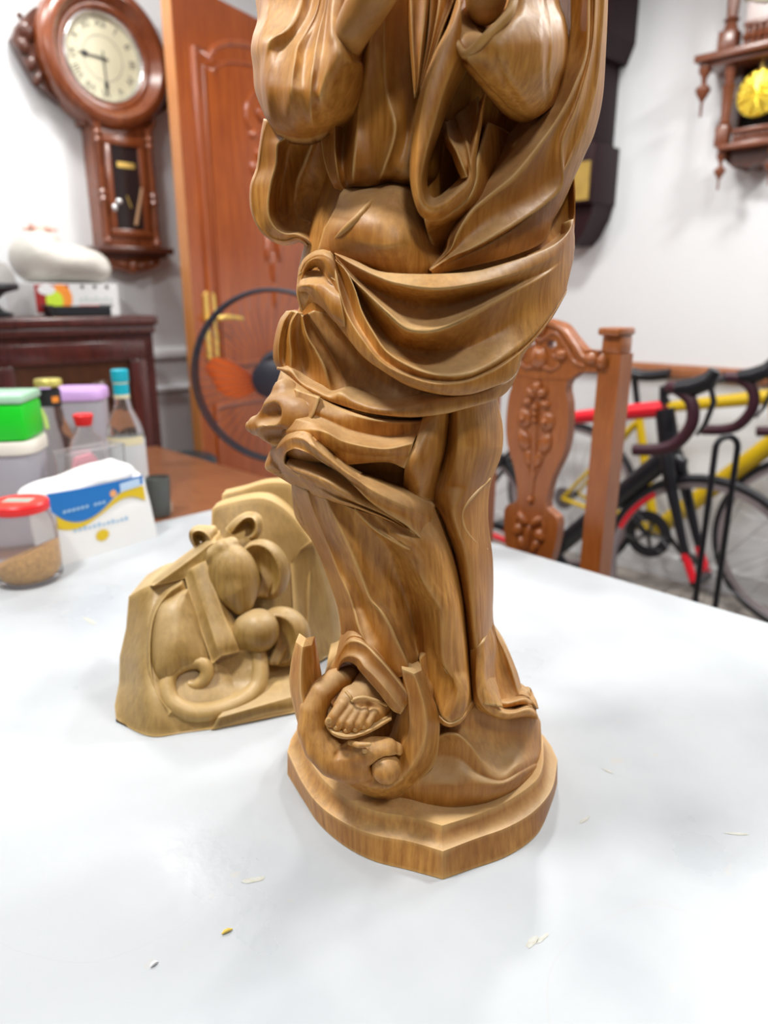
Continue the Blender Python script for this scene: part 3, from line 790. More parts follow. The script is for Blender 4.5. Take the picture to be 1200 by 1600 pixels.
# fold loop on the left and the diagonal limb it runs into
e0 = [(455, 757, 0), (428, 741, 0), (414, 731, 0), (419, 711, 0), (430, 692, 2), (447, 678, 6), (468, 674, 12), (482, 679, 16), (494, 692, 17), (511, 707, 18), (536, 730, 18), (561, 746, 15), (582, 752, 12), (618, 765, 8), (655, 777, 2), (680, 790, -8)]
e1 = [(460, 752, 10), (440, 738, 10), (428, 728, 10), (430, 712, 11), (438, 697, 13), (451, 687, 16), (466, 684, 20), (478, 688, 22), (488, 698, 23), (506, 715, 23), (534, 737, 22), (560, 753, 21), (580, 766, 22), (612, 783, 20), (648, 800, 14), (676, 816, 2)]
e2 = [(470, 742, 16), (455, 734, 16), (445, 724, 15), (444, 713, 15), (449, 706, 16), (458, 702, 17), (466, 702, 19), (476, 706, 20), (488, 712, 20), (506, 724, 20), (532, 740, 19), (556, 762, 20), (576, 782, 20), (604, 802, 20), (636, 822, 18), (662, 846, 10)]
patch(g, [e0, e1, e2], scoop=[1.5, -1.2], nu=100, nv=7, thick=20)
# lower lip of the pocket, swelling limb and its lower edge
p0 = [(452, 712, -2), (480, 714, -4), (506, 727, -4), (532, 739, 0), (556, 752, 4), (580, 772, 6), (616, 794, 6), (656, 825, -2)]
p1 = [(450, 718, 6), (466, 727, 10), (493, 737, 14), (516, 750, 17), (540, 764, 16), (566, 779, 12), (606, 800, 12), (648, 832, 6)]
p1b = [(447, 726, 14), (462, 736, 18), (488, 746, 20), (510, 757, 20), (532, 772, 19), (556, 785, 15), (602, 806, 15), (644, 832, 10)]
p2 = [(442, 738, 12), (464, 748, 13), (488, 758, 13), (508, 768, 14), (528, 780, 17), (552, 789, 15), (600, 808, 16), (640, 829, 13)]
p3 = [(428, 741, 2), (456, 757, 6), (486, 772, 9), (518, 783, 11), (540, 789, 13), (560, 795, 14), (600, 810, 15), (636, 826, 14)]
p4 = [(432, 743, -18), (458, 759, -16), (488, 774, -14), (520, 785, -12), (540, 791, -12), (560, 797, -12), (600, 812, -12), (636, 828, -10)]
patch(g, [p0, p1, p1b, p2, p3, p4], scoop=[-2, 1, -2, 0.5, 0], nu=90, nv=6, thick=18)
sb(g, 'skirt')

# ================= right leg and thigh under the cloth
g = G()
l0 = [(700, 630, -20), (697, 690, -18), (687, 735, -20), (676, 780, -20), (688, 805, -18), (698, 830, -16), (712, 872, -16), (722, 930, -16), (729, 980, -14), (733, 1022, -12), (738, 1066, -10), (742, 1096, -12)]
l1 = [(715, 630, 0), (716, 690, 4), (708, 735, 2), (692, 775, -4), (698, 805, -2), (710, 835, 0), (722, 872, 2), (732, 930, 4), (737, 980, 4), (742, 1022, 4), (746, 1066, 6), (752, 1100, 6)]
l2 = [(745, 628, 8), (752, 690, 12), (742, 740, 12), (722, 775, 10), (712, 800, 8), (722, 835, 8), (738, 870, 10), (746, 930, 10), (750, 980, 10), (754, 1022, 10), (757, 1066, 12), (766, 1102, 12)]
l3 = [(765, 625, 8), (776, 675, 10), (771, 720, 10), (752, 762, 8), (738, 786, 8), (745, 835, 8), (757, 870, 8), (762, 930, 8), (762, 980, 8), (764, 1022, 8), (766, 1062, 10), (776, 1104, 12)]
l4 = [(777, 620, 0), (786, 670, 0), (784, 708, 0), (773, 738, 0), (765, 765, 0), (763, 812, 0), (770, 872, 0), (771, 925, 0), (770, 955, 0), (772, 1000, 0), (774, 1050, 2), (786, 1106, 10)]
patch(g, [l0, l1, l2, l3, l4], scoop=[1.5, 1.5, 0.5, 1.5], nu=110, nv=7, thick=18)
# crisp crease on the shin
roll(g, [(764, 748, 4, 3), (741, 772, 11, 3.5), (722, 798, 10, 3.5), (725, 825, 9.5, 3.5), (741, 846, 9, 3), (761, 858, 3, 2)], n=8)
sb(g, 'thigh_drape')

# ================= lower skirt, long folds to the hem
g = G()
g2 = G(); core(g2, [r for r in rows if 840 <= r[0] <= 1090], 0.72, 0.6); g.add(g2.v, g2.f)
k0 = [(455, 755, 0), (459, 800, 0), (470, 822, 0), (485, 842, 0), (500, 872, 0), (515, 912, 0), (526, 945, 0), (531, 972, 0), (532, 992, 2), (526, 1032, 4), (506, 1056, 6)]
k1 = [(462, 758, 8), (470, 800, 7), (482, 828, 6), (494, 850, 6), (508, 885, 6), (523, 915, 8), (534, 942, 8), (542, 968, 8), (541, 990, 6), (540, 1015, 4), (536, 1035, 0)]
k2 = [(480, 768, 12), (490, 800, 12), (505, 835, 10), (518, 865, 9), (530, 895, 10), (544, 925, 12), (554, 955, 14), (562, 985, 16), (572, 1004, 14), (590, 1026, 10), (620, 1060, 6)]
k2b = [(490, 772, 8), (502, 802, 8), (518, 835, 6), (530, 862, 3), (545, 892, 3), (560, 925, 2), (572, 958, 4), (584, 985, 6), (594, 1004, 8), (612, 1030, 8), (632, 1056, 8)]
k3 = [(510, 780, 12), (524, 810, 12), (540, 842, 11), (552, 870, 11), (566, 905, 11), (578, 936, 12), (596, 956, 11), (610, 978, 9), (620, 1000, 7), (634, 1030, 6), (642, 1056, 6)]
k3b = [(530, 786, 4), (548, 815, 2), (566, 845, 0), (580, 872, -2), (594, 905, -4), (606, 932, -4), (618, 955, -6), (628, 980, -6), (636, 1005, -6), (645, 1035, -6), (650, 1060, -4)]
k4 = [(552, 795, 4), (575, 822, 0), (598, 845, -4), (612, 868, -8), (620, 895, -12), (632, 928, -16), (640, 955, -18), (646, 985, -18), (650, 1010, -16), (656, 1035, -12), (660, 1065, -10)]
k5 = [(555, 796, 10), (581, 821, 11), (606, 838, 12), (625, 852, 8), (636, 880, 2), (645, 915, -6), (656, 945, -8), (662, 985, -6), (664, 1010, -5), (668, 1035, -4), (670, 1070, -4)]
k6 = [(580, 803, 8), (600, 825, 10), (622, 842, 13), (645, 860, 13), (657, 885, 12), (661, 908, 12), (682, 942, 12), (690, 960, 12), (690, 1001, 11), (694, 1040, 11), (707, 1063, 11), (709, 1086, 11), (690, 1120, 8)]
k7 = [(600, 808, 8), (625, 828, 10), (648, 842, 12), (664, 862, 12), (672, 885, 12), (680, 908, 12), (700, 938, 12), (706, 960, 12), (706, 1001, 12), (712, 1040, 12), (719, 1070, 14), (717, 1098, 15), (704, 1130, 11)]
k8 = [(650, 790, 0), (668, 812, 4), (684, 838, 6), (695, 862, 6), (702, 885, 6), (708, 908, 6), (716, 938, 6), (720, 965, 6), (724, 1001, 8), (728, 1040, 9), (732, 1070, 11), (731, 1098, 12), (722, 1122, 9)]
k9 = [(678, 788, -18), (690, 815, -17), (699, 840, -16), (708, 864, -16), (714, 885, -16), (719, 908, -16), (725, 940, -16), (728, 970, -16), (731, 1001, -14), (734, 1040, -12), (740, 1092, -12)]
patch(g, [k0, k1, k2, k2b, k3, k3b, k4, k5, k6, k7, k8, k9], scoop=[1.5, -0.6, 0, 0, 0, 0, 0, -1, 1, 1, 2], nu=100, nv=7, thick=16, valleys=(3, 5, 6))
# second pocket: lips and hollow
roll(g, [(555, 796, 9, 2.5), (581, 820, 12, 4), (606, 837, 14, 4.5), (640, 855, 15, 4.5), (652, 850, 14, 4), (650, 838, 14, 3.5), (638, 825, 14, 2.5)], n=8)
# hem turning outwards over the globe
h2 = [(686, 1119, 6), (695, 1127, 10), (706, 1130, 12), (722, 1121, 10), (741, 1094, -8)]
h3 = [(685, 1126, 4), (694, 1133, 8), (707, 1135, 10), (724, 1125, 8), (742, 1098, -9)]
h4 = [(685, 1128, -20), (694, 1135, -18), (707, 1137, -16), (724, 1127, -18), (742, 1100, -22)]
patch(g, [h2, h3, h4], scoop=[0.5, 0], nu=40, nv=6, thick=10)
# fan of cloth between horn and hem, pale hollow
patch(g, [
    [(690, 1001, 8), (693, 1040, 8), (706, 1062, 10), (709, 1086, 10), (686, 1117, 6)],
    [(676, 1010, -2), (680, 1045, -2), (690, 1070, 0), (690, 1095, 0), (676, 1118, 0)],
    [(655, 1030, -6), (660, 1060, -4), (664, 1085, 0), (664, 1105, 0), (660, 1125, 0)],
], scoop=[-3, -1], nu=40, nv=7, thick=14)
# cloth in the shade behind the foot
patch(g, [
    [(512, 1030, 16), (560, 1015, 40), (640, 1025, 50)],
    [(508, 1070, 24), (560, 1080, 44), (640, 1085, 54)],
    [(520, 1130, 36), (580, 1140, 48), (640, 1140, 60)],
], nu=24, nv=5, thick=30, absd=True)
# hem over the foot
q0 = [(506, 1056, 48), (526, 1064, 60), (529, 1050, 66), (533, 1039, 72), (542, 1034, 78), (554, 1038, 84), (561, 1047, 90), (573, 1061, 96), (592, 1083, 102), (612, 1109, 104), (626, 1116, 102)]
q1 = [(512, 1048, 48), (523, 1052, 62), (529, 1039, 72), (536, 1029, 80), (548, 1025, 86), (561, 1030, 92), (570, 1042, 98), (584, 1055, 102), (602, 1075, 106), (620, 1098, 107), (632, 1107, 104)]
q2 = [(524, 1030, 48), (531, 1022, 64), (538, 1010, 74), (547, 1002, 82), (560, 1002, 88), (574, 1010, 92), (588, 1024, 98), (604, 1042, 101), (620, 1062, 102), (634, 1080, 102), (642, 1092, 100)]
q3 = [(532, 992, 20), (538, 985, 32), (546, 977, 42), (556, 976, 50), (568, 984, 56), (582, 998, 60), (597, 1014, 64), (613, 1032, 66), (628, 1049, 66), (642, 1065, 66), (652, 1076, 64)]
patch(g, [q0, q1, q2, q3], scoop=[0.6, -1.4, 0], nu=70, nv=9, thick=9, absd=True)
sb(g, 'long_skirt_folds')

# ================= train spreading over the globe at the right
g = G()
t0 = [(770, 951, 4), (773, 981, 0), (792, 1012, 0), (807, 1046, 0), (819, 1082, 6), (835, 1089, 18), (842, 1107, 26)]
t1 = [(769, 960, 14), (775, 990, 14), (788, 1018, 14), (800, 1050, 16), (812, 1085, 22), (830, 1094, 30), (840, 1108, 30)]
t2 = [(768, 970, 22), (774, 1000, 22), (780, 1030, 18), (788, 1062, 20), (800, 1098, 32), (824, 1101, 44), (838, 1108, 40)]
t3 = [(766, 980, 36), (773, 1010, 42), (771, 1040, 46), (772, 1070, 50), (782, 1104, 56), (802, 1110, 58), (826, 1104, 56), (838, 1110, 46)]
t4 = [(757, 1000, 62), (757, 1030, 68), (757, 1056, 72), (762, 1080, 75), (774, 1106, 74), (796, 1113, 68), (824, 1107, 62), (838, 1112, 50)]
t5 = [(745, 1010, 66), (744, 1040, 72), (744, 1066, 76), (747, 1088, 80), (760, 1110, 78), (788, 1122, 70), (824, 1116, 62), (841, 1122, 50)]
t6 = [(735, 1020, 60), (736, 1050, 60), (738, 1075, 64), (741, 1096, 66), (752, 1112, 62), (788, 1125, 40), (822, 1120, 34), (840, 1125, 24)]
patch(g, [t0, t1, t2, t3, t4, t5, t6], scoop=[-0.6, -1.6, -3, -1, 1, 0.5], nu=60, nv=7, thick=16, absd=True)
sb(g, 'train')

# ================= sleeves and arms
g = G()
c0 = [(400, -60, -12), (399, -5, -8), (402, 30, 2), (395, 55, 10), (392, 78, 12), (395, 105, 10), (398, 140, 10), (408, 168, 14), (416, 186, 20), (430, 206, 28)]
c1 = [(425, -60, 20), (422, -5, 24), (418, 25, 34), (408, 52, 38), (402, 78, 36), (405, 105, 32), (407, 140, 34), (412, 170, 32), (422, 192, 34), (440, 210, 40)]
c2 = [(480, -60, 46), (470, 10, 52), (452, 45, 58), (424, 62, 58), (416, 85, 54), (411, 110, 52), (410, 140, 52), (416, 178, 48), (430, 200, 46), (452, 215, 46)]
c3 = [(495, -60, 44), (485, 10, 50), (465, 48, 56), (440, 75, 56), (430, 95, 60), (424, 115, 62), (420, 145, 64), (424, 178, 58), (440, 202, 54), (462, 216, 48)]
c4 = [(505, -60, 52), (495, 10, 58), (478, 45, 62), (461, 70, 66), (455, 95, 72), (450, 120, 76), (446, 145, 78), (446, 178, 72), (455, 202, 62), (472, 217, 50)]
c4b = [(508, -60, 52), (499, 10, 58), (484, 46, 63), (466, 72, 70), (461, 96, 78), (457, 120, 82), (455, 146, 84), (457, 186, 74), (462, 204, 64), (476, 217, 50)]
c5 = [(512, -60, 56), (502, 10, 62), (492, 42, 64), (478, 75, 68), (474, 98, 74), (472, 122, 80), (472, 146, 84), (474, 180, 78), (478, 202, 66), (484, 216, 50)]
c6 = [(518, -60, 62), (508, 10, 70), (500, 42, 76), (493, 75, 82), (490, 98, 86), (487, 122, 90), (485, 150, 90), (486, 180, 82), (490, 200, 68), (492, 213, 50)]
c7 = [(522, -60, 62), (512, 10, 70), (508, 45, 76), (504, 75, 82), (500, 98, 86), (496, 122, 88), (493, 150, 90), (498, 178, 80), (502, 196, 68), (502, 210, 50)]
c8 = [(530, -60, 70), (519, 0, 80), (517, 48, 92), (517, 72, 94), (511, 100, 96), (505, 125, 96), (500, 154, 92), (512, 176, 80), (514, 192, 68), (512, 205, 50)]
c9 = [(560, -60, 74), (540, 20, 80), (532, 68, 96), (536, 90, 98), (535, 110, 94), (530, 135, 88), (528, 158, 82), (530, 176, 74), (528, 188, 62), (522, 200, 46)]
c10 = [(580, -60, 60), (570, 40, 66), (556, 90, 84), (564, 100, 80), (566, 118, 70), (564, 140, 64), (560, 160, 58), (556, 174, 52), (545, 188, 46), (532, 198, 40)]
c11 = [(590, -60, 30), (580, 50, 34), (572, 95, 44), (575, 108, 40), (576, 120, 36), (574, 145, 34), (570, 165, 32), (566, 180, 30), (552, 192, 28), (540, 200, 28)]
patch(g, [c0, c1, c2, c3, c4, c4b, c5, c6, c7, c8, c9, c10, c11], scoop=[(2, 0, .15), 0, 0, 0, (0.5, 0, .15), 0, 0, 0, 0, (1, 0, .15), (1.5, 0, .15), 0], nu=70, nv=7, thick=22, absd=True, valleys=(3, 6, 8))
sb(g, 'sleeve')
g = G()
roll(g, [(543, 78, 70, 20), (551, 48, 90, 28), (572, 10, 100, 33), (600, -40, 108, 36), (625, -90, 112, 38)], absd=True, n=20, m=30)
sb(g, 'forearm')

g = G()
d0 = [(760, -70, 10), (725, -20, 60), (712, 20, 78), (709, 50, 84), (713, 72, 86), (728, 96, 84), (745, 117, 78), (765, 142, 68), (785, 165, 56), (803, 179, 44), (822, 187, 32)]
d1 = [(800, -70, 40), (770, 40, 60), (760, 60, 90), (735, 82, 100), (730, 92, 102), (745, 112, 98), (762, 132, 92), (780, 150, 84), (798, 168, 70), (814, 180, 54), (828, 186, 36)]
d2 = [(810, -70, 60), (800, 10, 80), (788, 35, 98), (770, 60, 108), (772, 85, 108), (780, 108, 104), (790, 128, 98), (800, 146, 88), (812, 164, 74), (824, 178, 56), (834, 185, 38)]
d3 = [(825, -70, 70), (822, 0, 84), (815, 30, 96), (808, 60, 104), (806, 85, 106), (808, 108, 102), (814, 128, 96), (822, 146, 86), (830, 162, 72), (838, 174, 54), (842, 181, 38)]
d4 = [(845, -70, 62), (842, 0, 74), (845, 30, 84), (848, 60, 90), (848, 85, 90), (848, 108, 88), (848, 128, 80), (850, 144, 72), (852, 158, 60), (853, 168, 46), (852, 175, 34)]
d4b = [(855, -70, 52), (854, 0, 64), (860, 30, 70), (862, 60, 76), (861, 85, 78), (858, 104, 78), (858, 122, 72), (860, 138, 62), (862, 150, 50), (862, 160, 40), (860, 168, 30)]
d5 = [(865, -70, 30), (866, 0, 44), (876, 30, 50), (880, 58, 54), (880, 85, 54), (877, 105, 52), (872, 122, 48), (870, 136, 40), (870, 146, 32), (868, 156, 24), (866, 164, 18)]
d6 = [(870, -70, 0), (874, 0, 10), (884, 30, 14), (888, 60, 16), (887, 85, 16), (884, 108, 14), (878, 125, 12), (874, 140, 10), (872, 150, 8), (870, 158, 6), (868, 166, 4)]
patch(g, [d0, d1, d2, d3, d4, d4b, d5, d6], scoop=[1, 1, 1.5, 0.5, -1.5, 0, 1], nu=70, nv=7, thick=14, absd=True)
# turned rim of the opening
roll(g, [(806, -12, 92, 7), (797, 18, 100, 8), (783, 36, 104, 8), (760, 58, 106, 8), (738, 80, 102, 8), (725, 84, 96, 6), (714, 66, 88, 5), (710, 40, 82, 5), (714, 15, 76, 5), (722, -10, 66, 5)], absd=True, n=10, m=60)
sb(g, 'sleeve')
g = G()
patch(g, [[(715, -20, 58), (712, 20, 62), (714, 60, 74), (730, 84, 82)], [(750, -20, 30), (745, 20, 34), (740, 50, 44), (740, 72, 66)], [(805, -20, 60), (797, 16, 78), (775, 42, 84), (742, 74, 82)]], scoop=[-6, -6], nu=30, nv=6, thick=6, absd=True)
sb(g, 'sleeve_lining')
g = G()
roll(g, [(756, 14, 66, 22), (758, 6, 76, 30), (760, -10, 84, 34), (764, -40, 90, 36), (768, -80, 95, 36)], absd=True, n=20, m=26)
sb(g, 'forearm')

# ================= lapel strip and the looped scarf end
g = G()
patch(g, [
    [(636, -40, 66), (637, 0, 68), (640, 60, 74), (645, 120, 80), (648, 150, 82)],
    [(640, -40, 76), (641, 0, 78), (644, 60, 82), (648, 120, 84), (649, 150, 82)],
    [(664, -40, 78), (666, 0, 80), (660, 60, 84), (654, 115, 84), (650, 148, 82)],
    [(672, -40, 64), (671, 0, 66), (664, 60, 72), (657, 115, 76), (652, 148, 76)],
], scoop=[0, -1, 0], nu=30, nv=5, thick=8, absd=True)
patch(g, [
    [(674, -40, 66), (672, 10, 70), (668, 60, 74), (660, 110, 76), (655, 140, 78)],
    [(690, -40, 76), (686, 10, 80), (676, 60, 82), (664, 110, 82), (656, 138, 82)],
    [(712, -40, 70), (708, 0, 76), (690, 45, 80), (674, 95, 82), (657, 140, 84)],
    [(722, -40, 54), (716, 10, 60), (700, 60, 66), (682, 110, 72), (664, 150, 76)],
], scoop=[-2, -2, -2], nu=40, nv=6, thick=10, absd=True)
f0 = [(716, -10, 76), (700, 40, 80), (680, 80, 84), (660, 132, 88), (647, 185, 90), (641, 240, 92), (641, 285, 94), (650, 322, 96), (662, 340, 92), (680, 345, 88), (700, 336, 84), (728, 312, 80), (742, 285, 76), (744, 250, 72), (752, 200, 66), (757, 165, 60), (761, 140, 56)]
f1 = [(720, 5, 86), (706, 45, 90), (686, 85, 96), (668, 135, 100), (657, 185, 103), (652, 240, 106), (650, 285, 108), (657, 315, 109), (668, 328, 106), (680, 330, 102), (696, 323, 97), (724, 300, 91), (737, 281, 86), (739, 250, 82), (748, 202, 75), (754, 168, 68), (759, 143, 62)]
f2 = [(722, 60, 86), (716, 85, 90), (705, 110, 96), (690, 150, 100), (676, 200, 103), (665, 240, 106), (658, 280, 107), (662, 310, 107), (670, 320, 104), (679, 321, 100), (693, 314, 95), (719, 292, 90), (731, 277, 85), (732, 252, 82), (744, 204, 75), (751, 170, 68), (757, 146, 62)]
f3 = [(735, 95, 60), (728, 115, 60), (716, 135, 60), (700, 170, 60), (686, 210, 60), (674, 245, 60), (668, 280, 60), (671, 302, 62), (678, 309, 62), (684, 307, 62), (692, 302, 62), (710, 286, 62), (722, 272, 62), (722, 254, 60), (730, 215, 52), (740, 185, 48), (748, 160, 46)]
patch(g, [f0, f1, f2, f3], scoop=[1, 0.6, -1], nu=110, nv=6, thick=8, absd=True)
# inner fold of the loop
patch(g, [
    [(690, 190, 40), (692, 215, 52), (706, 240, 70), (714, 260, 80), (722, 278, 84)],
    [(699, 190, 46), (701, 212, 62), (713, 236, 82), (722, 258, 90), (730, 276, 88)],
    [(712, 180, 44), (722, 205, 58), (730, 225, 74), (735, 250, 86), (736, 274, 86)],
    [(748, 150, 54), (748, 180, 62), (742, 210, 70), (738, 245, 80), (737, 272, 84)],
], scoop=[0.5, -4, -4], nu=40, nv=6, thick=6, absd=True)
# outside of the loop running back to the body
patch(g, [
    [(662, 338, 92), (690, 340, 86), (728, 312, 80), (743, 282, 74), (746, 245, 70), (762, 190, 40)],
    [(668, 365, 72), (700, 352, 66), (742, 325, 58), (762, 290, 50), (770, 255, 40), (785, 200, 10)],
    [(680, 400, 60), (705, 385, 50), (745, 350, 36), (775, 310, 20), (790, 270, 8), (800, 210, -10)],
], scoop=[2, 1], nu=50, nv=6, thick=14, absd=True)
sb(g, 'scarf_loop')

# ================= shoulders, bowed head and joined hands above the picture
so = Soft((-0.125, -0.16, 0.60), (0.125, 0.10, 0.98), 0.0035)
so.ball((0.0, 0.0, 0.725), (0.105, 0.055, 0.085)); so.cap([(0, 0.0, 0.76), (0, -0.012, 0.82)], [0.034, 0.028], k=0.03)
so.ball((0, -0.03, 0.865), (0.042, 0.050, 0.056), k=0.01)
so.cap([(0, -0.078, 0.868), (0, -0.084, 0.856)], [0.006, 0.008], k=0.01); so.cap([(-0.012, -0.074, 0.838), (0.012, -0.074, 0.838)], [0.004, 0.004], k=0.004)
for s_ in (-1, 1): so.ball((s_ * 0.016, -0.084, 0.872), 0.008, k=0.006, sub=True)
so.build('head_and_shoulders', M_st, statue, 2)
so = Soft((-0.07, -0.07, 0.74), (0.07, 0.07, 0.95), 0.0035)
so.ball((0, -0.005, 0.875), (0.055, 0.056, 0.064)); so.cap([(0, 0.03, 0.86), (0, 0.03, 0.76)], [0.045, 0.055], k=0.02); so.ball((0, -0.05, 0.855), (0.042, 0.06, 0.062), k=0.004, sub=True)
so.build('veil', M_st, statue, 2)
a_ = SW(625, -90, 112); b_ = SW(768, -80, 95); m_ = (a_ + b_) / 2 + np.array([0, -0.005, 0.045])
so = Soft(np.minimum(a_, b_) - 0.03, np.maximum(a_, b_) + np.array([0.03, 0.03, 0.12]), 0.0022)
for q, e_ in ((a_, -1), (b_, 1)):
    so.cap([q, m_ + np.array([e_ * 0.012, 0, 0])], [0.019, 0.013], k=0.004)
    for k in range(4): so.cap([m_ + np.array([e_ * 0.007, -0.012 + 0.008 * k, 0.01]), m_ + np.array([e_ * 0.005, -0.014 + 0.009 * k, 0.058 - 0.004 * abs(k - 1.4)])], [0.0062, 0.0045], k=0.0015)
    so.cap([m_ + np.array([e_ * 0.010, 0.016, 0.005]), m_ + np.array([e_ * 0.006, 0.024, 0.036])], [0.006, 0.0045], k=0.002)
so.build('joined_hands', M_st, statue, 1)
# ================= plinth with a pointed front and a hollow moulding
def zloop(front, z, back_y, bulge=1.0):
    """front outline traced left to right at height z, closed by a rounded back"""
    P = [tuple(p) for p in cr([tuple(at_z(x, y, z)) for x, y in front[0]], 26)] + [tuple(p) for p in cr([tuple(at_z(x, y, z)) for x, y in front[1]], 26)][1:]
    L, Rr = np.array(P[0]), np.array(P[-1])
    c = (L + Rr) / 2; hw = (Rr[0] - L[0]) / 2
    B = []
    for k in range(1, 24):
        a = PI * k / 24
        x = c[0] + hw * math.cos(a); yb = Rr[1] + (L[1] - Rr[1]) * k / 24 + (back_y - c[1]) * math.sin(a) ** 0.8
        B.append((x, yb, z))
    return [np.array(p) - ST0 for p in P + B]
low_l = [(449, 1210), (476, 1254), (499, 1288), (537, 1321), (583, 1345), (641, 1360), (692, 1374)]
low_r = [(692, 1374), (737, 1358), (794, 1337), (840, 1303), (863, 1252), (871, 1223)]
mid_l = [(449, 1174), (472, 1222), (499, 1258), (537, 1285), (583, 1304), (641, 1315), (692, 1330)]
mid_r = [(692, 1330), (744, 1310), (794, 1292), (836, 1266), (863, 1231), (871, 1187)]
up_l = [(466, 1146), (486, 1190), (507, 1220), (545, 1250), (591, 1268), (641, 1276), (691, 1290)]
up_r = [(691, 1290), (744, 1273), (794, 1251), (836, 1221), (848, 1196), (849, 1158)]
zl = TABLE_Z + 0.0005
L0 = zloop((low_l, low_r), zl, 0.715); L1 = zloop((mid_l, mid_r), TABLE_Z + 0.026, 0.713); L3 = zloop((up_l, up_r), TABLE_Z + 0.042, 0.700)
n = len(L0)
L1b = [p * np.array([0.97, 0.97, 1]) + np.array([0, 0, 0.0]) for p in L1]
def lerp_loop(a, b, t, dz): return [p * (1 - t) + q * t + np.array([0, 0, dz]) for p, q in zip(a, b)]
loops = [lerp_loop(L0, L1, k / 8, 0) for k in range(9)] + [ lerp_loop(L1, L3, 0.2, -0.0026), lerp_loop(L1, L3, 0.45, -0.0052), lerp_loop(L1, L3, 0.7, -0.0062), lerp_loop(L1, L3, 0.88, -0.0045), L3]
inner = [p * np.array([0.9, 0.9, 1]) + np.array([0.0, 0.0, -0.0005]) for p in L3]
loops.append(inner)
g = G(); v = []; f = []
for l in loops: v += [tuple(p) for p in l]
for i in range(len(loops) - 1):
    for k in range(n):
        k2 = (k + 1) % n
        f.append((i * n + k, i * n + k2, (i + 1) * n + k2, (i + 1) * n + k))
f.append(tuple((len(loops) - 1) * n + k for k in range(n))); f.append(tuple(range(n - 1, -1, -1)))
g.add(v, f); g.build('plinth', M_st, statue, smooth=True, angle=22)

# ================= globe / cloud under the feet
g = G()
patch(g, [
    [(560, 1110, 20), (640, 1105, 40), (690, 1120, 56), (741, 1095, 54), (790, 1112, 42), (832, 1112, 24), (845, 1128, 6)],
    [(560, 1140, 40), (640, 1140, 60), (700, 1138, 68), (745, 1122, 60), (785, 1140, 50), (826, 1140, 34), (846, 1158, 10)],
    [(560, 1165, 60), (650, 1165, 72), (691, 1147, 80), (714, 1146, 83), (734, 1163, 83), (756, 1192, 84), (782, 1207, 80), (808, 1195, 68), (832, 1182, 40), (846, 1178, 14)],
    [(560, 1195, 70), (650, 1190, 72), (690, 1180, 72), (718, 1185, 80), (745, 1208, 87), (782, 1220, 86), (812, 1206, 68), (834, 1194, 40), (843, 1193, 22)],
    [(570, 1225, 76), (640, 1225, 82), (690, 1222, 90), (720, 1226, 93), (760, 1234, 92), (795, 1228, 80), (818, 1215, 61), (836, 1203, 40), (840, 1201, 30)],
    [(580, 1240, 76), (633, 1247, 79), (670, 1260, 86), (707, 1264, 90), (745, 1259, 87), (772, 1252, 81), (800, 1239, 69), (822, 1222, 54), (839, 1204, 36)],
], scoop=[1, -1, 0, 2, 1], nu=80, nv=9, thick=50, absd=True, valleys=(1, 3))
g.ball((0.0, 0.005, 0.09), (0.085, 0.07, 0.055), 28, 16)
sb(g, 'globe')

# ================= crescent moon, faceted horns with flat cut tips
w0 = [(462, 1003, 66), (456, 1027, 66), (452, 1061, 68), (456, 1094, 70), (469, 1142, 74), (486, 1177, 78), (524, 1212, 80), (564, 1239, 80), (599, 1250, 80), (624, 1245, 80), (653, 1223, 82), (679, 1193, 84), (686, 1158, 86), (686, 1116, 88), (675, 1087, 88), (665, 1060, 88), (659, 1047, 88)]
w1 = [(473, 1011, 82), (471, 1030, 82), (470, 1061, 84), (472, 1090, 86), (484, 1130, 90), (502, 1172, 94), (535, 1204, 97), (572, 1226, 98), (604, 1229, 99), (632, 1211, 102), (652, 1184, 106), (664, 1155, 107), (666, 1130, 107), (663, 1103, 106), (657, 1080, 104), (651, 1062, 102), (647, 1053, 102)]
w2 = [(487, 1008, 70), (489, 1030, 70), (491, 1061, 72), (495, 1090, 76), (506, 1125, 82), (524, 1155, 86), (548, 1178, 90), (578, 1196, 92), (602, 1200, 93), (618, 1186, 96), (630, 1163, 100), (638, 1145, 102), (640, 1125, 103), (639, 1094, 103), (634, 1072, 101), (630, 1056, 100), (628, 1045, 100)]
w3 = [(489, 1012, 48), (493, 1034, 48), (498, 1064, 50), (504, 1092, 54), (518, 1120, 60), (536, 1142, 66), (556, 1160, 70), (580, 1176, 74), (598, 1178, 76), (610, 1166, 80), (617, 1148, 84), (622, 1132, 86), (625, 1112, 86), (626, 1088, 84), (626, 1070, 82), (626, 1060, 80), (626, 1052, 80)]
g = G(); patch(g, [w0, w1, w2, w3], scoop=[0.2, 0.1, 0], nu=110, nv=5, thick=16, absd=True)
g.build('crescent_moon', M_st, statue, smooth=True, angle=28, merge=0)

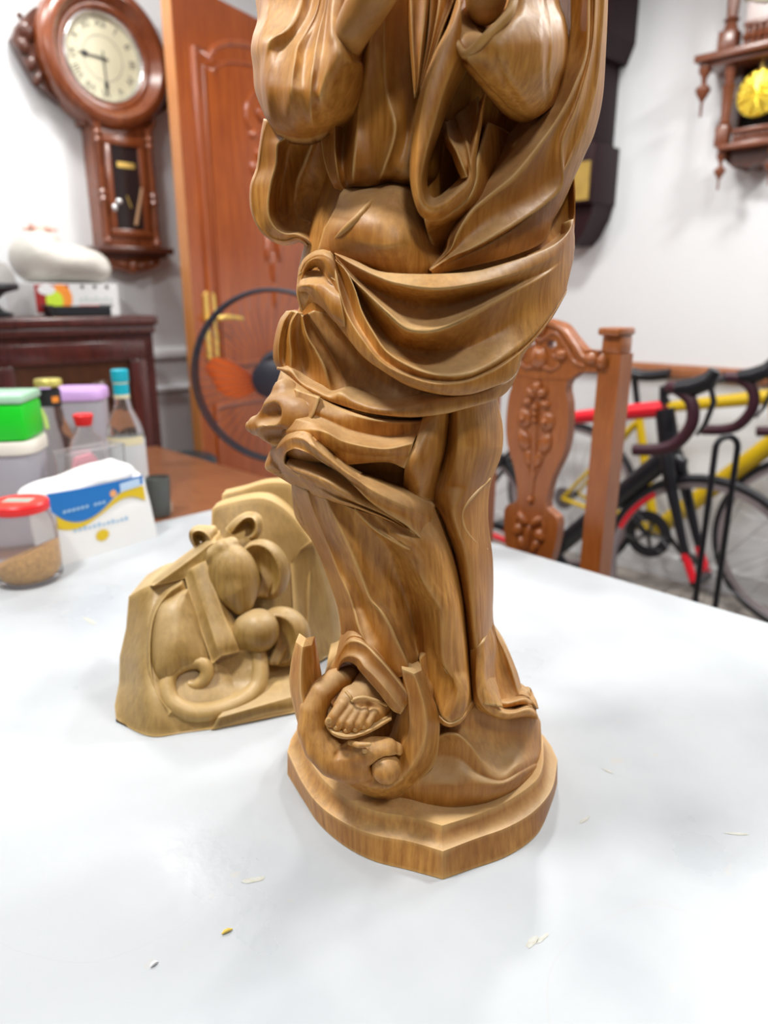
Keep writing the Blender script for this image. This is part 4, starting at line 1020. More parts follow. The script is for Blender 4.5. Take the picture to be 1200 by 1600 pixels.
# ================= serpent with a fruit in its mouth
def S3(px, py, d): return SW(px, py, d)
MMPX = 0.00052
A = S3(440, 1260, 40); Bq = S3(660, 1040, 130)
so = Soft((S3(455, 1250, 60)[0] - .01, S3(600, 1200, 130)[1] - 0.0, S3(600, 1250, 90)[2] - .005), (S3(650, 1200, 90)[0] + .005, S3(600, 1200, 40)[1], S3(560, 1040, 80)[2] + .005), 0.0013)
path = [(545, 1056, 58, 17), (522, 1064, 68, 19), (502, 1082, 78, 20), (489, 1108, 83, 21), (487, 1138, 86, 23), (499, 1166, 90, 25), (520, 1188, 93, 26), (545, 1198, 95, 26), (568, 1196, 96, 26)]
so.cap([S3(*p[:3]) for p in path], [p[3] * MMPX for p in path], k=0.004)
so.cap([S3(552, 1180, 96), S3(578, 1173, 102), S3(604, 1170, 102), S3(618, 1171, 100)], [23 * MMPX, 22 * MMPX, 18 * MMPX, 12 * MMPX], k=0.004)
so.cap([S3(560, 1205, 96), S3(582, 1222, 100), S3(606, 1226, 100), S3(626, 1214, 98)], [14 * MMPX, 9 * MMPX, 7 * MMPX, 6 * MMPX], k=0.003)
so.ball(S3(605, 1201, 108), 25.5 * MMPX, k=0.0015, sub=True)
so.ball(S3(535, 1181, 108), (19 * MMPX, 24 * MMPX, 9 * MMPX), k=0.0008, sub=True, rot=Matrix.Rotation(math.radians(-35), 3, 'Y'))
so.cap([S3(546, 1160, 104), S3(560, 1164, 112), S3(578, 1163, 115)], [0.0022, 0.0026, 0.0018], k=0.003)
so.cap([S3(562, 1172, 118), S3(569, 1170, 120), S3(580, 1174, 118)], [0.0012, 0.0022, 0.0012], k=0.001, sub=True)
serp = so.build('serpent', M_st, statue, 1)
g = G(); e = S3(570, 1173, 112.5); g.ball(e, 0.0024, 12, 8); g.build('eye', M_st, serp, smooth=True, angle=180)
so = Soft(S3(604, 1201, 107) - 0.017, S3(604, 1201, 107) + 0.017, 0.0009)
so.ball(S3(604, 1201, 107), 0.0120); so.ball(S3(608, 1207, 131), 0.0022, k=0.003, sub=True)
so.build('fruit', M_st, serp, 1)

# ================= foot in a sandal
so = Soft(S3(560, 1110, 90) - np.array([.036, .036, .036]), S3(560, 1110, 90) + np.array([.036, .04, .032]), 0.0009)
so.cap([S3(585, 1060, 62), S3(574, 1078, 74), S3(560, 1096, 86), S3(552, 1108, 92)], [.0130, .0135, .0115, .0085], k=0.004)
so.cap([S3(592, 1088, 74), S3(590, 1106, 84), S3(582, 1118, 92)], [.0110, .0105, .0070], k=0.006)
so.cap([S3(548, 1090, 86), S3(534, 1105, 94)], [.0095, .0070], k=0.005)
for (a, b, c, r) in (((536, 1100, 96), (524, 1117, 101), (516, 1128, 102), 4.9), ((548, 1108, 98), (534, 1127, 104), (525, 1139, 103), 3.7), ((558, 1112, 99), (547, 1130, 105), (541, 1143, 104), 3.6),
                     ((570, 1113, 99), (561, 1130, 104), (555, 1142, 103), 3.6), ((584, 1114, 97), (576, 1128, 102), (569, 1138, 101), 3.5)):
    so.cap([S3(*a), S3(*b), S3(*c)], [r * .00105, r * .001, r * .00092], k=0.0012)
foot = so.build('foot', M_st, statue, 1)
g = G()
for (a, r) in (((514, 1126, 106.6), .0026), ((524.5, 1138, 106.2), .0019), ((540.5, 1142, 107), .0019), ((555, 1141, 106.3), .0019), ((568, 1137, 104.2), .0018)):
    c = S3(*a); g.ball(c, (r, .0009, r * 1.1), 10, 6)
g.build('toenails', M_st, foot, smooth=True, angle=180)
g = G()
patch(g, [[(509, 1132, 100), (520, 1144, 108), (540, 1150, 110), (560, 1147, 108), (585, 1136, 104), (612, 1121, 96)], [(511, 1139, 100), (522, 1150, 108), (540, 1155, 110), (560, 1152, 108), (586, 1141, 104), (612, 1125, 96)]], scoop=[0.3], nu=40, nv=4, thick=30, absd=True)
sb(g, 'sandal_sole')
g = G(); roll(g, [(549, 1095, 100.5, 2.6), (558, 1091, 100, 3), (570, 1090, 99, 3.2), (588, 1095, 97, 3), (604, 1102, 91, 2.6)], absd=True, n=8)
roll(g, [(540, 1080, 97, 2.2), (547, 1088, 100, 2.6), (551, 1096, 100, 2.4)], absd=True, n=8)
sb(g, 'sandal_strap')
# ================================================================ second carving: scrolled cloud bracket lying behind the statue
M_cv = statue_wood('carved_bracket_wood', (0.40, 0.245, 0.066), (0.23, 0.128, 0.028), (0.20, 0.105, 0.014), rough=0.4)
CV0 = np.array([-0.18, 0.74, TABLE_Z])
def cyb(px, py): return 0.673 + 0.000377 * (1150 - np.asarray(py, float)) + 0.000146 * (np.asarray(px, float) - 234)
def CW(px, py, rel): return at_y(px, py, cyb(px, py) - np.asarray(rel, float) / 1000.0) - CV0
carving = empty('carved_bracket', tuple(CV0), 0, 'olive-brown carved wooden bracket with scrolls lying on the white board behind the statue', 'carving')
def cpatch(g, rows, scoop=0.0, nu=50, nv=7, back=None, thick=20.0):
    R = [cr([(p if len(p) == 3 else (p[0], p[1], 0.0)) for p in r], nu) for r in rows]
    ns = len(R) - 1; sc = scoop if hasattr(scoop, '__len__') else [scoop] * ns
    grid = []
    for i in range(ns):
        for k in range(nv if i < ns - 1 else nv + 1):
            t = k / nv; A_ = R[i] * (1 - t) + R[i + 1] * t
            grid.append(CW(A_[:, 0], A_[:, 1], A_[:, 2] + sc[i] * math.sin(PI * t) ** 0.85))
    V = np.array(grid); nr = V.shape[0]; V[..., 2] = np.maximum(V[..., 2], 0.001); B = V.copy(); B[..., 1] += thick / 1000.0
    if back is not None: B[..., 1] = np.maximum(B[..., 1], back)
    m = nr * nu; f = []
    for i in range(nr - 1):
        for j in range(nu - 1):
            a = i * nu + j; f.append((a, a + 1, a + nu + 1, a + nu)); f.append((m + a, m + a + nu, m + a + nu + 1, m + a + 1))
    for j in range(nu - 1):
        f.append((j, m + j, m + j + 1, j + 1)); a = (nr - 1) * nu + j; f.append((a, a + 1, m + a + 1, m + a))
    for i in range(nr - 1):
        a = i * nu; f.append((a, a + nu, m + a + nu, m + a)); a = i * nu + nu - 1; f.append((a, m + a, m + a + nu, a + nu))
    g.add(np.vstack([V.reshape(-1, 3), B.reshape(-1, 3)]), f)
def croll(g, pts, n=12, m=40):
    C = cr(pts, m); P = CW(C[:, 0], C[:, 1], C[:, 2]); r = C[:, 3] * 0.00068; P[:, 2] = np.maximum(P[:, 2], r + 0.001)
    g.tube([tuple(p) for p in P], list(r), n=n)
# block: left flank, front, bottom slab
g = G()
cpatch(g, [
    [(201, 932, -40), (234, 915, -8), (285, 904, 0), (300, 890, -10), (340, 840, -20)],
    [(197, 981, -44), (232, 975, 4), (262, 960, 2), (320, 940, -14), (420, 900, -40)],
    [(187, 1025, -46), (226, 1029, 4), (270, 1030, 0), (340, 1010, -10), (450, 980, -40)],
    [(186, 1067, -46), (228, 1070, 6), (270, 1075, 4), (350, 1070, 0), (460, 1050, -24)],
    [(179, 1102, -38), (230, 1110, 6), (280, 1112, 6), (360, 1100, 6), (462, 1068, 0)],
    [(182, 1133, -29), (234, 1151, 0), (290, 1149, 2), (370, 1132, 6), (465, 1112, 4)],
], scoop=[-1, 0, 0, 1, 1], nu=50, nv=6, thick=70, back=-0.0)
cpatch(g, [
    [(360, 1100, 8), (410, 1078, 4), (470, 1052, -10)],
    [(340, 1122, 14), (410, 1102, 14), (470, 1085, 6)],
    [(330, 1142, 6), (410, 1118, 8), (470, 1108, 4)],
], scoop=[1, 1], nu=30, nv=5, thick=60)
g.build('block', M_cv, carving, smooth=True, angle=30, merge=0)
# back board with a rounded top
g = G()
cpatch(g, [
    [(331, 796, -30), (345, 790, -32), (386, 780, -34), (416, 780, -36), (444, 795, -40), (468, 820, -44), (487, 846, -48)],
    [(330, 830, -28), (350, 835, -30), (386, 840, -32), (416, 845, -36), (436, 850, -40), (446, 858, -42), (470, 858, -46)],
    [(320, 870, -26), (350, 880, -28), (386, 890, -30), (416, 900, -36), (436, 900, -40), (446, 900, -44), (454, 884, -46)],
    [(300, 930, -20), (350, 960, -24), (386, 980, -28), (416, 1000, -34), (436, 1010, -38), (450, 1020, -42), (458, 1040, -46)],
], nu=50, nv=6, thick=30)
cpatch(g, [
    [(452, 868, -44), (455, 900, -45), (458, 960, -46), (460, 1045, -46)],
    [(488, 846, -50), (503, 900, -74), (518, 960, -92), (524, 1050, -104)],
    [(497, 858, -62), (514, 905, -88), (530, 965, -108), (536, 1055, -118)],
], scoop=[-2, 0], nu=40, nv=7, thick=20)
cpatch(g, [
    [(347, 773, -62), (380, 765, -62), (416, 755, -62), (452, 756, -62), (462, 768, -62), (480, 795, -62)],
    [(345, 800, -62), (380, 800, -62), (416, 800, -62), (452, 810, -62), (470, 825, -62), (486, 846, -62)],
    [(340, 900, -62), (380, 920, -62), (416, 940, -62), (452, 960, -62), (465, 980, -62), (480, 1000, -62)],
], nu=40, nv=5, thick=26)
g.build('back_board', M_cv, carving, smooth=True, angle=30, merge=0)
# ribbon strap sloping up to the curls
g = G()
cpatch(g, [[(232, 914, -4), (262, 890, -4), (300, 862, -2), (322, 846, 6), (336, 838, 12)], [(240, 915, 6), (270, 894, 8), (306, 868, 10), (328, 851, 16), (338, 848, 18)], [(286, 905, 4), (300, 896, 6), (318, 880, 8), (334, 866, 16), (345, 858, 18)]], scoop=[1, -1], nu=30, nv=5, thick=24)
cpatch(g, [[(287, 893, 4), (296, 930, 6), (310, 975, 8), (324, 1015, 8), (331, 1038, 6)], [(300, 888, 10), (312, 925, 12), (326, 970, 14), (338, 1008, 14), (346, 1025, 10)], [(322, 876, 10), (336, 920, 12), (352, 965, 12), (368, 1000, 12), (374, 1018, 6)]], scoop=[-1, 1], nu=30, nv=5, thick=26)
g.build('ribbon', M_cv, carving, smooth=True, angle=35, merge=0)
# long curved panel and the spiral volute
g = G()
cpatch(g, [[(272, 930, 2), (248, 945, 4), (238, 975, 4), (234, 1010, 4), (236, 1050, 2), (250, 1075, 2)], [(276, 932, 14), (256, 948, 15), (246, 975, 16), (243, 1010, 16), (245, 1045, 14), (258, 1062, 10)], [(288, 928, 14), (280, 950, 20), (276, 980, 22), (275, 1005, 22), (278, 1026, 18), (285, 1040, 12)], [(294, 926, 8), (302, 950, 10), (310, 980, 12), (316, 1005, 12), (322, 1022, 10), (326, 1034, 8)]], scoop=[0.5, 1.5, 1.5], nu=36, nv=6, thick=16)
cpatch(g, [[(285, 905, 0), (255, 925, -2), (236, 955, 0), (229, 1000, 4), (229, 1050, 4), (240, 1090, 4), (262, 1120, 6)], [(284, 912, 8), (260, 930, 8), (242, 960, 9), (235, 1000, 10), (236, 1045, 10), (246, 1085, 10), (268, 1112, 10)], [(290, 922, 4), (266, 938, 2), (248, 962, 2), (240, 1000, 2), (241, 1045, 2), (250, 1078, 2), (272, 1104, 2)]], scoop=[1, 0], nu=40, nv=5, thick=14)
tail = [(372, 1000, -1, 8), (398, 1012, 0, 11), (406, 1035, 1, 14), (403, 1070, 2, 15), (380, 1094, 4, 16), (340, 1110, 4, 16), (300, 1113, 4, 16), (270, 1098, 4, 15), (261, 1074, 4, 14), (267, 1052, 4, 13), (286, 1038, 5, 12), (310, 1034, 6, 12), (323, 1045, 5, 12), (320, 1060, 3, 11), (306, 1070, 1, 9), (294, 1068, 0, 6)]
croll(g, tail, 12, 110)
g.build('volute', M_cv, carving, smooth=True, angle=45, merge=0)
g = G()
cpatch(g, [[(262, 1052, 0), (300, 1040, -2), (350, 1020, 0), (400, 1012, 4)], [(262, 1080, -8), (310, 1075, -16), (355, 1062, -6), (404, 1045, 6)], [(270, 1105, 6), (320, 1100, 0), (360, 1090, 6), (400, 1075, 8)]], scoop=[-2, -2], nu=30, nv=6, thick=16)
g.build('volute_hollow', M_cv, carving, smooth=True, angle=60, merge=0)
# gourd-like swelling, its shell and the small curls
def csoft(lo, hi, h=0.0014):
    a = np.minimum(CW(*lo), CW(*hi)) - 0.004; b = np.maximum(CW(*lo), CW(*hi)) + 0.004; m = CW((lo[0] + hi[0]) / 2, (lo[1] + hi[1]) / 2, 0)[1]
    a[1] = m - 0.05; b[1] = m + 0.045; a[0] -= 0.012; b[0] += 0.012; a[2] -= 0.03; b[2] += 0.03
    return Soft(a, b, h)
so = csoft((325, 960, 60), (455, 830, -50))
so.ball(CW(366, 900, 6), (0.0285, 0.026, 0.041), rot=Matrix.Rotation(math.radians(-14), 3, 'Y'))
so.cap([CW(378, 945, 6), CW(366, 925, 10)], [0.012, 0.016], k=0.01)
so.cap([CW(335, 868, 16), CW(350, 858, 20), CW(362, 852, 18)], [0.011, 0.0125, 0.010], k=0.002)
so.build('bud', M_cv, carving, 1)
so = csoft((380, 945, 60), (460, 835, -60))
so.ball(CW(413, 890, -8), (0.0300, 0.026, 0.038), rot=Matrix.Rotation(math.radians(-14), 3, 'Y'))
so.ball(CW(398, 893, 14), (0.0275, 0.022, 0.040), k=0.0008, sub=True, rot=Matrix.Rotation(math.radians(-14), 3, 'Y'))
for (dx, r) in ((0, .0045), (9, .0045), (18, .004)):
    so.cap([CW(392 + dx, 852, -2), CW(408 + dx * 0.9, 872, -6), CW(413 + dx * 0.8, 900, -6), CW(404 + dx * 0.6, 930, -4)], [r * 0.7, r, r, r * 0.7], k=0.002)
so.build('shell', M_cv, carving, 1)
so = csoft((360, 1030, 50), (495, 935, -60))
so.ball(CW(404, 985, 8), (0.0235, 0.024, 0.0250))
so.cap([CW(370, 1000, 0), CW(385, 985, 4)], [0.012, 0.016], k=0.01)
so.build('bud', M_cv, carving, 1)
so = csoft((390, 1060, 50), (500, 930, -60))
so.ball(CW(440, 995, -10), (0.0340, 0.026, 0.0370))
so.ball(CW(424, 1002, 14), (0.0300, 0.022, 0.0355), k=0.0008, sub=True)
for (dx, r) in ((0, .005), (12, .005)):
    so.cap([CW(414 + dx, 962, -2), CW(432 + dx, 982, -6), CW(436 + dx, 1008, -6), CW(424 + dx * 0.6, 1035, -2)], [r * 0.7, r, r, r * 0.7], k=0.002)
so.build('shell', M_cv, carving, 1)
g = G()
cpatch(g, [[(352, 826, -10), (366, 812, -4), (382, 803, 2), (398, 803, 6), (408, 812, 6), (410, 828, 2), (402, 842, -2), (392, 846, -6)], [(360, 834, -6), (372, 818, 6), (384, 809, 12), (394, 809, 16), (400, 818, 16), (400, 830, 12), (394, 838, 6), (388, 840, 0)], [(366, 836, -14), (376, 824, -12), (384, 818, -10), (390, 818, -10), (392, 822, -10), (391, 830, -10), (388, 836, -10), (382, 838, -12)], [(380 + 0.5 * k, 830, -14) for k in range(8)]], scoop=[1.5, 0, 0], nu=44, nv=5, thick=8)
cpatch(g, [[(303, 856, -6), (296, 843, -4), (296, 830, 0), (306, 824, 4), (322, 824, 8), (334, 825, 8), (338, 836, 6), (336, 846, 4)], [(306, 854, -2), (301, 843, 4), (301, 833, 8), (309, 829, 12), (318, 831, 14), (326, 838, 14), (330, 846, 12), (330, 852, 8)], [(310, 852, -10), (307, 844, -8), (307, 838, -6), (311, 836, -4), (316, 838, -2), (318, 844, 0), (320, 850, 0), (322, 856, 0)], [(312, 846, -8), (312.5, 846, -8), (313, 846, -8), (313.5, 846, -8), (314, 846, -8), (314.5, 846, -8), (315, 846, -8), (315.5, 846, -8)]], scoop=[1, 0, 0], nu=44, nv=5, thick=8)
g.build('curl', M_cv, carving, smooth=True, angle=45, merge=0)
# ================================================================ text helper
def text_geo(body, size, depth=0.0):
    cu = bpy.data.curves.new('t', 'FONT'); cu.body = body; cu.size = size; cu.align_x = 'CENTER'; cu.align_y = 'CENTER'; cu.resolution_u = 2
    o = bpy.data.objects.new('t', cu); COL.objects.link(o)
    dg = bpy.context.evaluated_depsgraph_get(); me = bpy.data.meshes.new_from_object(o.evaluated_get(dg))
    v = [tuple(q.co) for q in me.vertices]; f = [tuple(p.vertices) for p in me.polygons]
    bpy.data.objects.remove(o); bpy.data.curves.remove(cu); bpy.data.meshes.remove(me)
    return v, f
def put_text(g, body, size, fn):
    """fn maps flat letter coordinates (x right, y up) to 3-D"""
    v, f = text_geo(body, size); g.add([fn(x, y) for x, y, z in v], f)

M_clock = wood('red_brown_clock_wood', (0.30, 0.082, 0.024), (0.14, 0.03, 0.010), stretch=(4, 4, 1), rough=0.25, coat=0.6, scale=0.6)
M_clockdark = wood('dark_carved_clock_wood', (0.13, 0.035, 0.014), (0.05, 0.012, 0.006), rough=0.3, coat=0.4)
M_dark = mat('dark_interior', (0.012, 0.008, 0.008), rough=0.5)
M_dial = mat('ivory_clock_dial', (0.74, 0.70, 0.50), rough=0.4, var=0.06, scale=20)
M_ink = mat('black_print', (0.02, 0.02, 0.025), rough=0.5)
M_brass = mat('brass', (0.86, 0.60, 0.16), rough=0.35, metal=0.6)
M_silver = mat('silver_metal', (0.75, 0.74, 0.74), rough=0.25, metal=0.9)
M_glassdark = mat('smoky_glass', (0.03, 0.02, 0.02), rough=0.06, spec=0.6)
M_chairwood = wood('orange_brown_chair_wood', (0.42, 0.130, 0.026), (0.24, 0.062, 0.012), stretch=(7, 7, 0.7), rough=0.3, coat=0.4, scale=0.7)
M_door = wood('glossy_orange_door_wood', (0.46, 0.105, 0.014), (0.22, 0.040, 0.008), stretch=(4, 4, 0.35), rough=0.22, coat=0.7, scale=0.45)
M_dooredge = wood('pale_door_edge_wood', (0.62, 0.27, 0.085), (0.48, 0.17, 0.045), stretch=(6, 6, 0.4), rough=0.3, coat=0.4)
M_cab = wood('dark_maroon_cabinet_wood', (0.105, 0.020, 0.014), (0.038, 0.007, 0.006), stretch=(3, 3, 0.6), rough=0.22, coat=0.6, scale=0.6)
M_cabpanel = wood('dark_brown_carved_panel_wood', (0.10, 0.036, 0.012), (0.035, 0.011, 0.005), stretch=(3, 3, 0.8), rough=0.3, coat=0.5, scale=0.7)

def relief(g, spots, y):
    """low carved relief: spots (x, z, rx, rz, tilt, height) rising towards -y"""
    for (x, z, rx, rz, a, h) in spots:
        v = []; f = []; n, m = 12, 4
        ca, sa = math.cos(a), math.sin(a)
        for i in range(m + 1):
            t = i / m * PI / 2
            for k in range(n):
                b = 2 * PI * k / n
                lx, lz = rx * math.cos(t) * math.cos(b), rz * math.cos(t) * math.sin(b)
                v.append((x + lx * ca - lz * sa, y - h * math.sin(t), z + lx * sa + lz * ca))
        for i in range(m):
            for k in range(n):
                k2 = (k + 1) % n
                f.append((i * n + k, i * n + k2, (i + 1) * n + k2, (i + 1) * n + k))
        g.add(v, f)
def leafscroll(g, path, y, r0, r1, h=1.0):
    """tapering carved tendril along path (x, z)"""
    C = cr([(p[0], p[1], 0) for p in path], 26)
    g.tube([(p[0], y, p[1]) for p in C], [r0 + (r1 - r0) * i / 25 for i in range(26)], n=8)

# ================================================================ round-headed wall clock on the left wall
DCK = DL - 0.11
Pc = at_plane(172, 86, NL, DCK)
ck = empty('round_wall_clock', (Pc[0] + NL[0] * 0.11, Pc[1] + NL[1] * 0.11, Pc[2]), A2, 'red-brown wooden wall clock with a large round head and ivory dial', 'clock')
def ckl(px, py, dd=DCK):             # pixel -> clock local (x, z)
    p = at_plane(px, py, NL, dd)
    return float((p[0] - Pc[0]) * E2[0] + (p[1] - Pc[1]) * E2[1]), float(p[2] - Pc[2])
R = 0.5 * (ckl(258, 128)[0] - ckl(80, 50)[0]); R = 0.222
g = G()
g.lathe([(0.135, -0.050), (0.140, -0.075), (0.150, -0.082), (0.160, -0.080), (0.168, -0.090), (0.185, -0.112), (0.205, -0.112), (0.220, -0.098), (0.226, -0.070), (0.226, -0.030), (0.10, -0.030)], 56, (0, 0, 0), axis='y')
g.build('head_ring', M_clock, ck, smooth=True, angle=50)
g = G(); g.lathe([(0.128, -0.052), (0.128, -0.068), (0.134, -0.074), (0.140, -0.070), (0.140, -0.05)], 48, (0, 0, 0), axis='y'); g.build('bezel', M_silver, ck, smooth=True, angle=50)
g = G(); g.lathe([(0.0, -0.055), (0.132, -0.055)], 48, (0, 0, 0), axis='y'); dial = g.build('dial', M_dial, ck)
for k, s_ in enumerate(['XII', 'I', 'II', 'III', 'IV', 'V', 'VI', 'VII', 'VIII', 'IX', 'X', 'XI']):
    a = PI / 2 - k * PI / 6; cx_, cz_ = 0.104 * math.cos(a), 0.104 * math.sin(a); ro = a - PI / 2
    g = G(); put_text(g, s_, 0.034, lambda x, y: (cx_ + x * math.cos(ro) - y * math.sin(ro), -0.0558, cz_ + x * math.sin(ro) + y * math.cos(ro)))
    g.build('numeral', M_ink, dial)
g = G(); g.lathe([(0.068, -0.0556), (0.0695, -0.0556)], 40, axis='y'); g.lathe([(0.126, -0.0556), (0.127, -0.0556)], 40, axis='y'); g.build('ring_print', M_ink, dial)
def hand(name, ang, L, w):
    g = G(); d = (math.cos(ang), math.sin(ang)); n_ = (-d[1], d[0])
    pts = [(-0.2, 0.3), (0.0, 0.5), (0.6, 0.35), (0.68, 1.3), (0.78, 1.5), (0.86, 0.5), (1, 0.15)]
    out = [(d[0] * L * t + n_[0] * w * s, d[1] * L * t + n_[1] * w * s) for t, s in pts] + [(d[0] * L * t - n_[0] * w * s, d[1] * L * t - n_[1] * w * s) for t, s in reversed(pts)]
    g.prism(out, -0.060, -0.058); g.build(name, M_ink, dial)
hand('hour_hand', math.radians(176), 0.085, 0.006); hand('minute_hand', math.radians(-88), 0.11, 0.0045)
# case below the head
zS = ckl(215, 386)[1]; zB = ckl(215, 428)[1]
xl, xr = ckl(160, 330)[0], ckl(250, 330)[0]
xm = (xl + xr) / 2; hw = (xr - xl) / 2 - 0.003
xm = 0.0 + xm
g = G(); g.box(xm - hw, xm + hw, -0.085, 0, zS, -0.19); g.build('case', M_clock, ck)
g = G()
for (a, b, c, d) in ((xm - hw + 0.03, xm + hw - 0.03, -0.27, -0.24), (xm - hw + 0.03, xm + hw - 0.03, zS + 0.035, zS + 0.06), (xm - hw + 0.03, xm - hw + 0.055, zS + 0.06, -0.27), (xm + hw - 0.055, xm + hw - 0.03, zS + 0.06, -0.27)):
    g.box(a, b, -0.097, -0.085, c, d, 0.003)
cd = g.build('glass_door', M_clock, ck, smooth=True)
g = G(); g.box(xm - hw + 0.055, xm + hw - 0.055, -0.090, -0.086, zS + 0.06, -0.27); g.build('pane', M_glassdark, cd)
g = G(); g.box(xm - 0.03, xm + 0.035, -0.0915, -0.0905, -0.34, -0.322); g.build('brass_plate', M_brass, cd)
g = G(); g.tube([(xm - 0.005, -0.0915, -0.43), (xm + 0.008, -0.0915, -0.47)], 0.002, n=6); g.build('brass_pin', M_brass, cd)
g = G(); g.tube([(xm + 0.055, -0.093, -0.40), (xm + 0.02, -0.093, zS + 0.075)], [0.005, 0.007], n=8); g.build('pendulum_rod', wood('pendulum_wood', (0.5, 0.3, 0.15), (0.4, 0.2, 0.1)), ck)
g = G(); kx, kz = xm - hw + 0.045, (zS - 0.27) / 2 - 0.03
g.tube([(kx, -0.097, kz), (kx, -0.122, kz)], 0.004, n=8); g.ball((kx - 0.008, -0.126, kz - 0.012), (0.010, 0.003, 0.013), 10, 6); g.ball((kx + 0.010, -0.126, kz + 0.010), (0.012, 0.003, 0.010), 10, 6)
g.build('winding_key', M_silver, ck, smooth=True)
for sx in (-1, 1):
    g = G(); x0 = xm + sx * (hw - 0.012); zt = -0.215
    pr = []
    H = zt - zS
    for t, r in ((0, .012), (.03, .016), (.06, .010), (.1, .012), (.36, .010), (.38, .016), (.41, .010), (.44, .016), (.47, .010), (.5, .013), (.84, .010), (.86, .016), (.89, .010), (.92, .016), (.95, .010), (1, .015)):
        pr.append((r, zS + 0.004 + H * t))
    pr = [(0.001, pr[0][1])] + pr + [(0.001, pr[-1][1])]
    g.lathe(pr, 12, (x0, -0.098, 0)); g.build('turned_column', M_clock, ck, smooth=True)
    g = G()                        # carved brackets beside the neck and the ears of the head
    leafscroll(g, [(x0, zt + 0.005), (x0 + sx * 0.02, zt + 0.02), (x0 + sx * 0.03, zt + 0.045), (x0 + sx * 0.012, zt + 0.055), (x0 + sx * 0.008, zt + 0.035)], -0.085, 0.012, 0.006)
    g.box(min(x0, x0 + sx * 0.03), max(x0, x0 + sx * 0.03), -0.07, 0, zt, zt + 0.07)
    g.build('neck_scroll', M_clock, ck, smooth=True)
    g = G()
    g.prism([(sx * 0.15, 0.13), (sx * 0.215, 0.10), (sx * 0.268, 0.045), (sx * 0.292, 0.0), (sx * 0.262, -0.06), (sx * 0.235, -0.11), (sx * 0.16, -0.16)], -0.055, -0.015)
    relief(g, [(sx * 0.245, 0.03, 0.025, 0.035, 0, 0.02), (sx * 0.26, -0.015, 0.02, 0.028, 0, 0.018), (sx * 0.242, -0.06, 0.016, 0.03, sx * 0.3, 0.018), (sx * 0.226, -0.10, 0.014, 0.028, sx * 0.5, 0.014)], -0.055)
    g.ball((sx * 0.252, -0.035, 0.075), 0.010, 8, 6)
    g.build('carved_ear', M_clockdark, ck, smooth=True, angle=35)
g = G(); g.box(xm - hw - 0.035, xm + hw + 0.04, -0.125, 0, zS - 0.022, zS, 0.004); g.box(xm - hw - 0.015, xm + hw + 0.02, -0.105, 0, zS - 0.034, zS - 0.022, 0.002); g.build('shelf', M_clockdark, ck, smooth=True)
g = G()
g.prism([(xm - hw - 0.005, zS - 0.034), (xm + hw + 0.01, zS - 0.034), (xm + hw - 0.005, zS - 0.06), (xm + hw - 0.04, zS - 0.075), (xm + 0.03, zB + 0.01), (xm, zB), (xm - 0.03, zB + 0.01), (xm - hw + 0.04, zS - 0.075), (xm - hw + 0.005, zS - 0.06)], -0.075, 0)
relief(g, [(xm, zS - 0.065, 0.02, 0.03, 0, 0.02), (xm + 0.04, zS - 0.058, 0.025, 0.014, 0.4, 0.016), (xm - 0.04, zS - 0.058, 0.025, 0.014, -0.4, 0.016), (xm + 0.075, zS - 0.05, 0.02, 0.01, 0.5, 0.012), (xm - 0.075, zS - 0.05, 0.02, 0.01, -0.5, 0.012)], -0.075)
g.build('carved_apron', M_clock, ck, smooth=True, angle=35)
g = G(); g.prism([(-0.16, 0.15), (-0.12, 0.21), (-0.05, 0.27), (0, 0.31), (0.05, 0.27), (0.12, 0.21), (0.16, 0.15)], -0.06, -0.015); relief(g, [(0, 0.255, 0.05, 0.03, 0, 0.03), (0.09, 0.215, 0.05, 0.02, -0.7, 0.02), (-0.09, 0.215, 0.05, 0.02, 0.7, 0.02)], -0.06); g.build('crest', M_clockdark, ck, smooth=True, angle=35)

# ================================================================ open door
DA = math.radians(61); DDIR = np.array([math.cos(DA), math.sin(DA)])
DP = at_y(288, 300, 2.70); DN = (math.sin(DA), -math.cos(DA)); DDD = DN[0] * DP[0] + DN[1] * DP[1]
def dl(px, py):
    p = at_plane(px, py, DN, DDD); return float((p[0] - DP[0]) * DDIR[0] + (p[1] - DP[1]) * DDIR[1]), float(p[2])
DH = dl(345, 0)[1]
door = empty('door_1', (DP[0], DP[1], 0), DA); tag(door, 'orange-brown glossy carved wooden door standing ajar', kind='structure')
W_ = 0.95
g = G(); g.box(0.0, W_, 0.0, 0.04, 0.01, DH); dslab = g.build('door_slab', M_door, door)
g = G(); g.box(-0.003, 0.0, -0.001, 0.041, 0.01, DH); g.build('door_edge', M_dooredge, door)
x0, z0 = dl(300, 72); x1 = W_ - x0
xc = W_ / 2
za = z0 - 0.03; zp = dl(348, 60)[1]
xa = dl(326, 84)[0]
def arch(o):
    """outline of the tall panel, inset by o; shouldered arch at the top"""
    P = [(x0 + o, 0.95), (x0 + o, z0 - o), (xa + o * 0.3, z0 - o)]
    r = xc - xa - o * 0.3
    top = zp - 1.4 * o + 0.02
    for k in range(0, 19):
        a = PI - PI * k / 18
        P.append((xc + r * math.cos(a), z0 - o - 0.02 + (top - z0 + o + 0.02) * math.sin(a)))
    P += [(x1 - (xa - x0) - o * 0.3 + 0, z0 - o), (x1 - o, z0 - o), (x1 - o, 0.95)]
    return P
def mould(name, o, r, y, m=M_door):
    P = arch(o); g = G(); g.tube([(x, y, z) for x, z in P] + [(P[0][0], y, P[0][1])], r, n=8, cap=False); g.build(name, m, door, smooth=True, angle=60)
mould('panel_moulding', 0.0, 0.013, 0.0); mould('panel_moulding', 0.045, 0.008, 0.0)
g = G(); g.prism(arch(0.055), -0.008, 0.001); g.build('raised_panel', M_door, door)
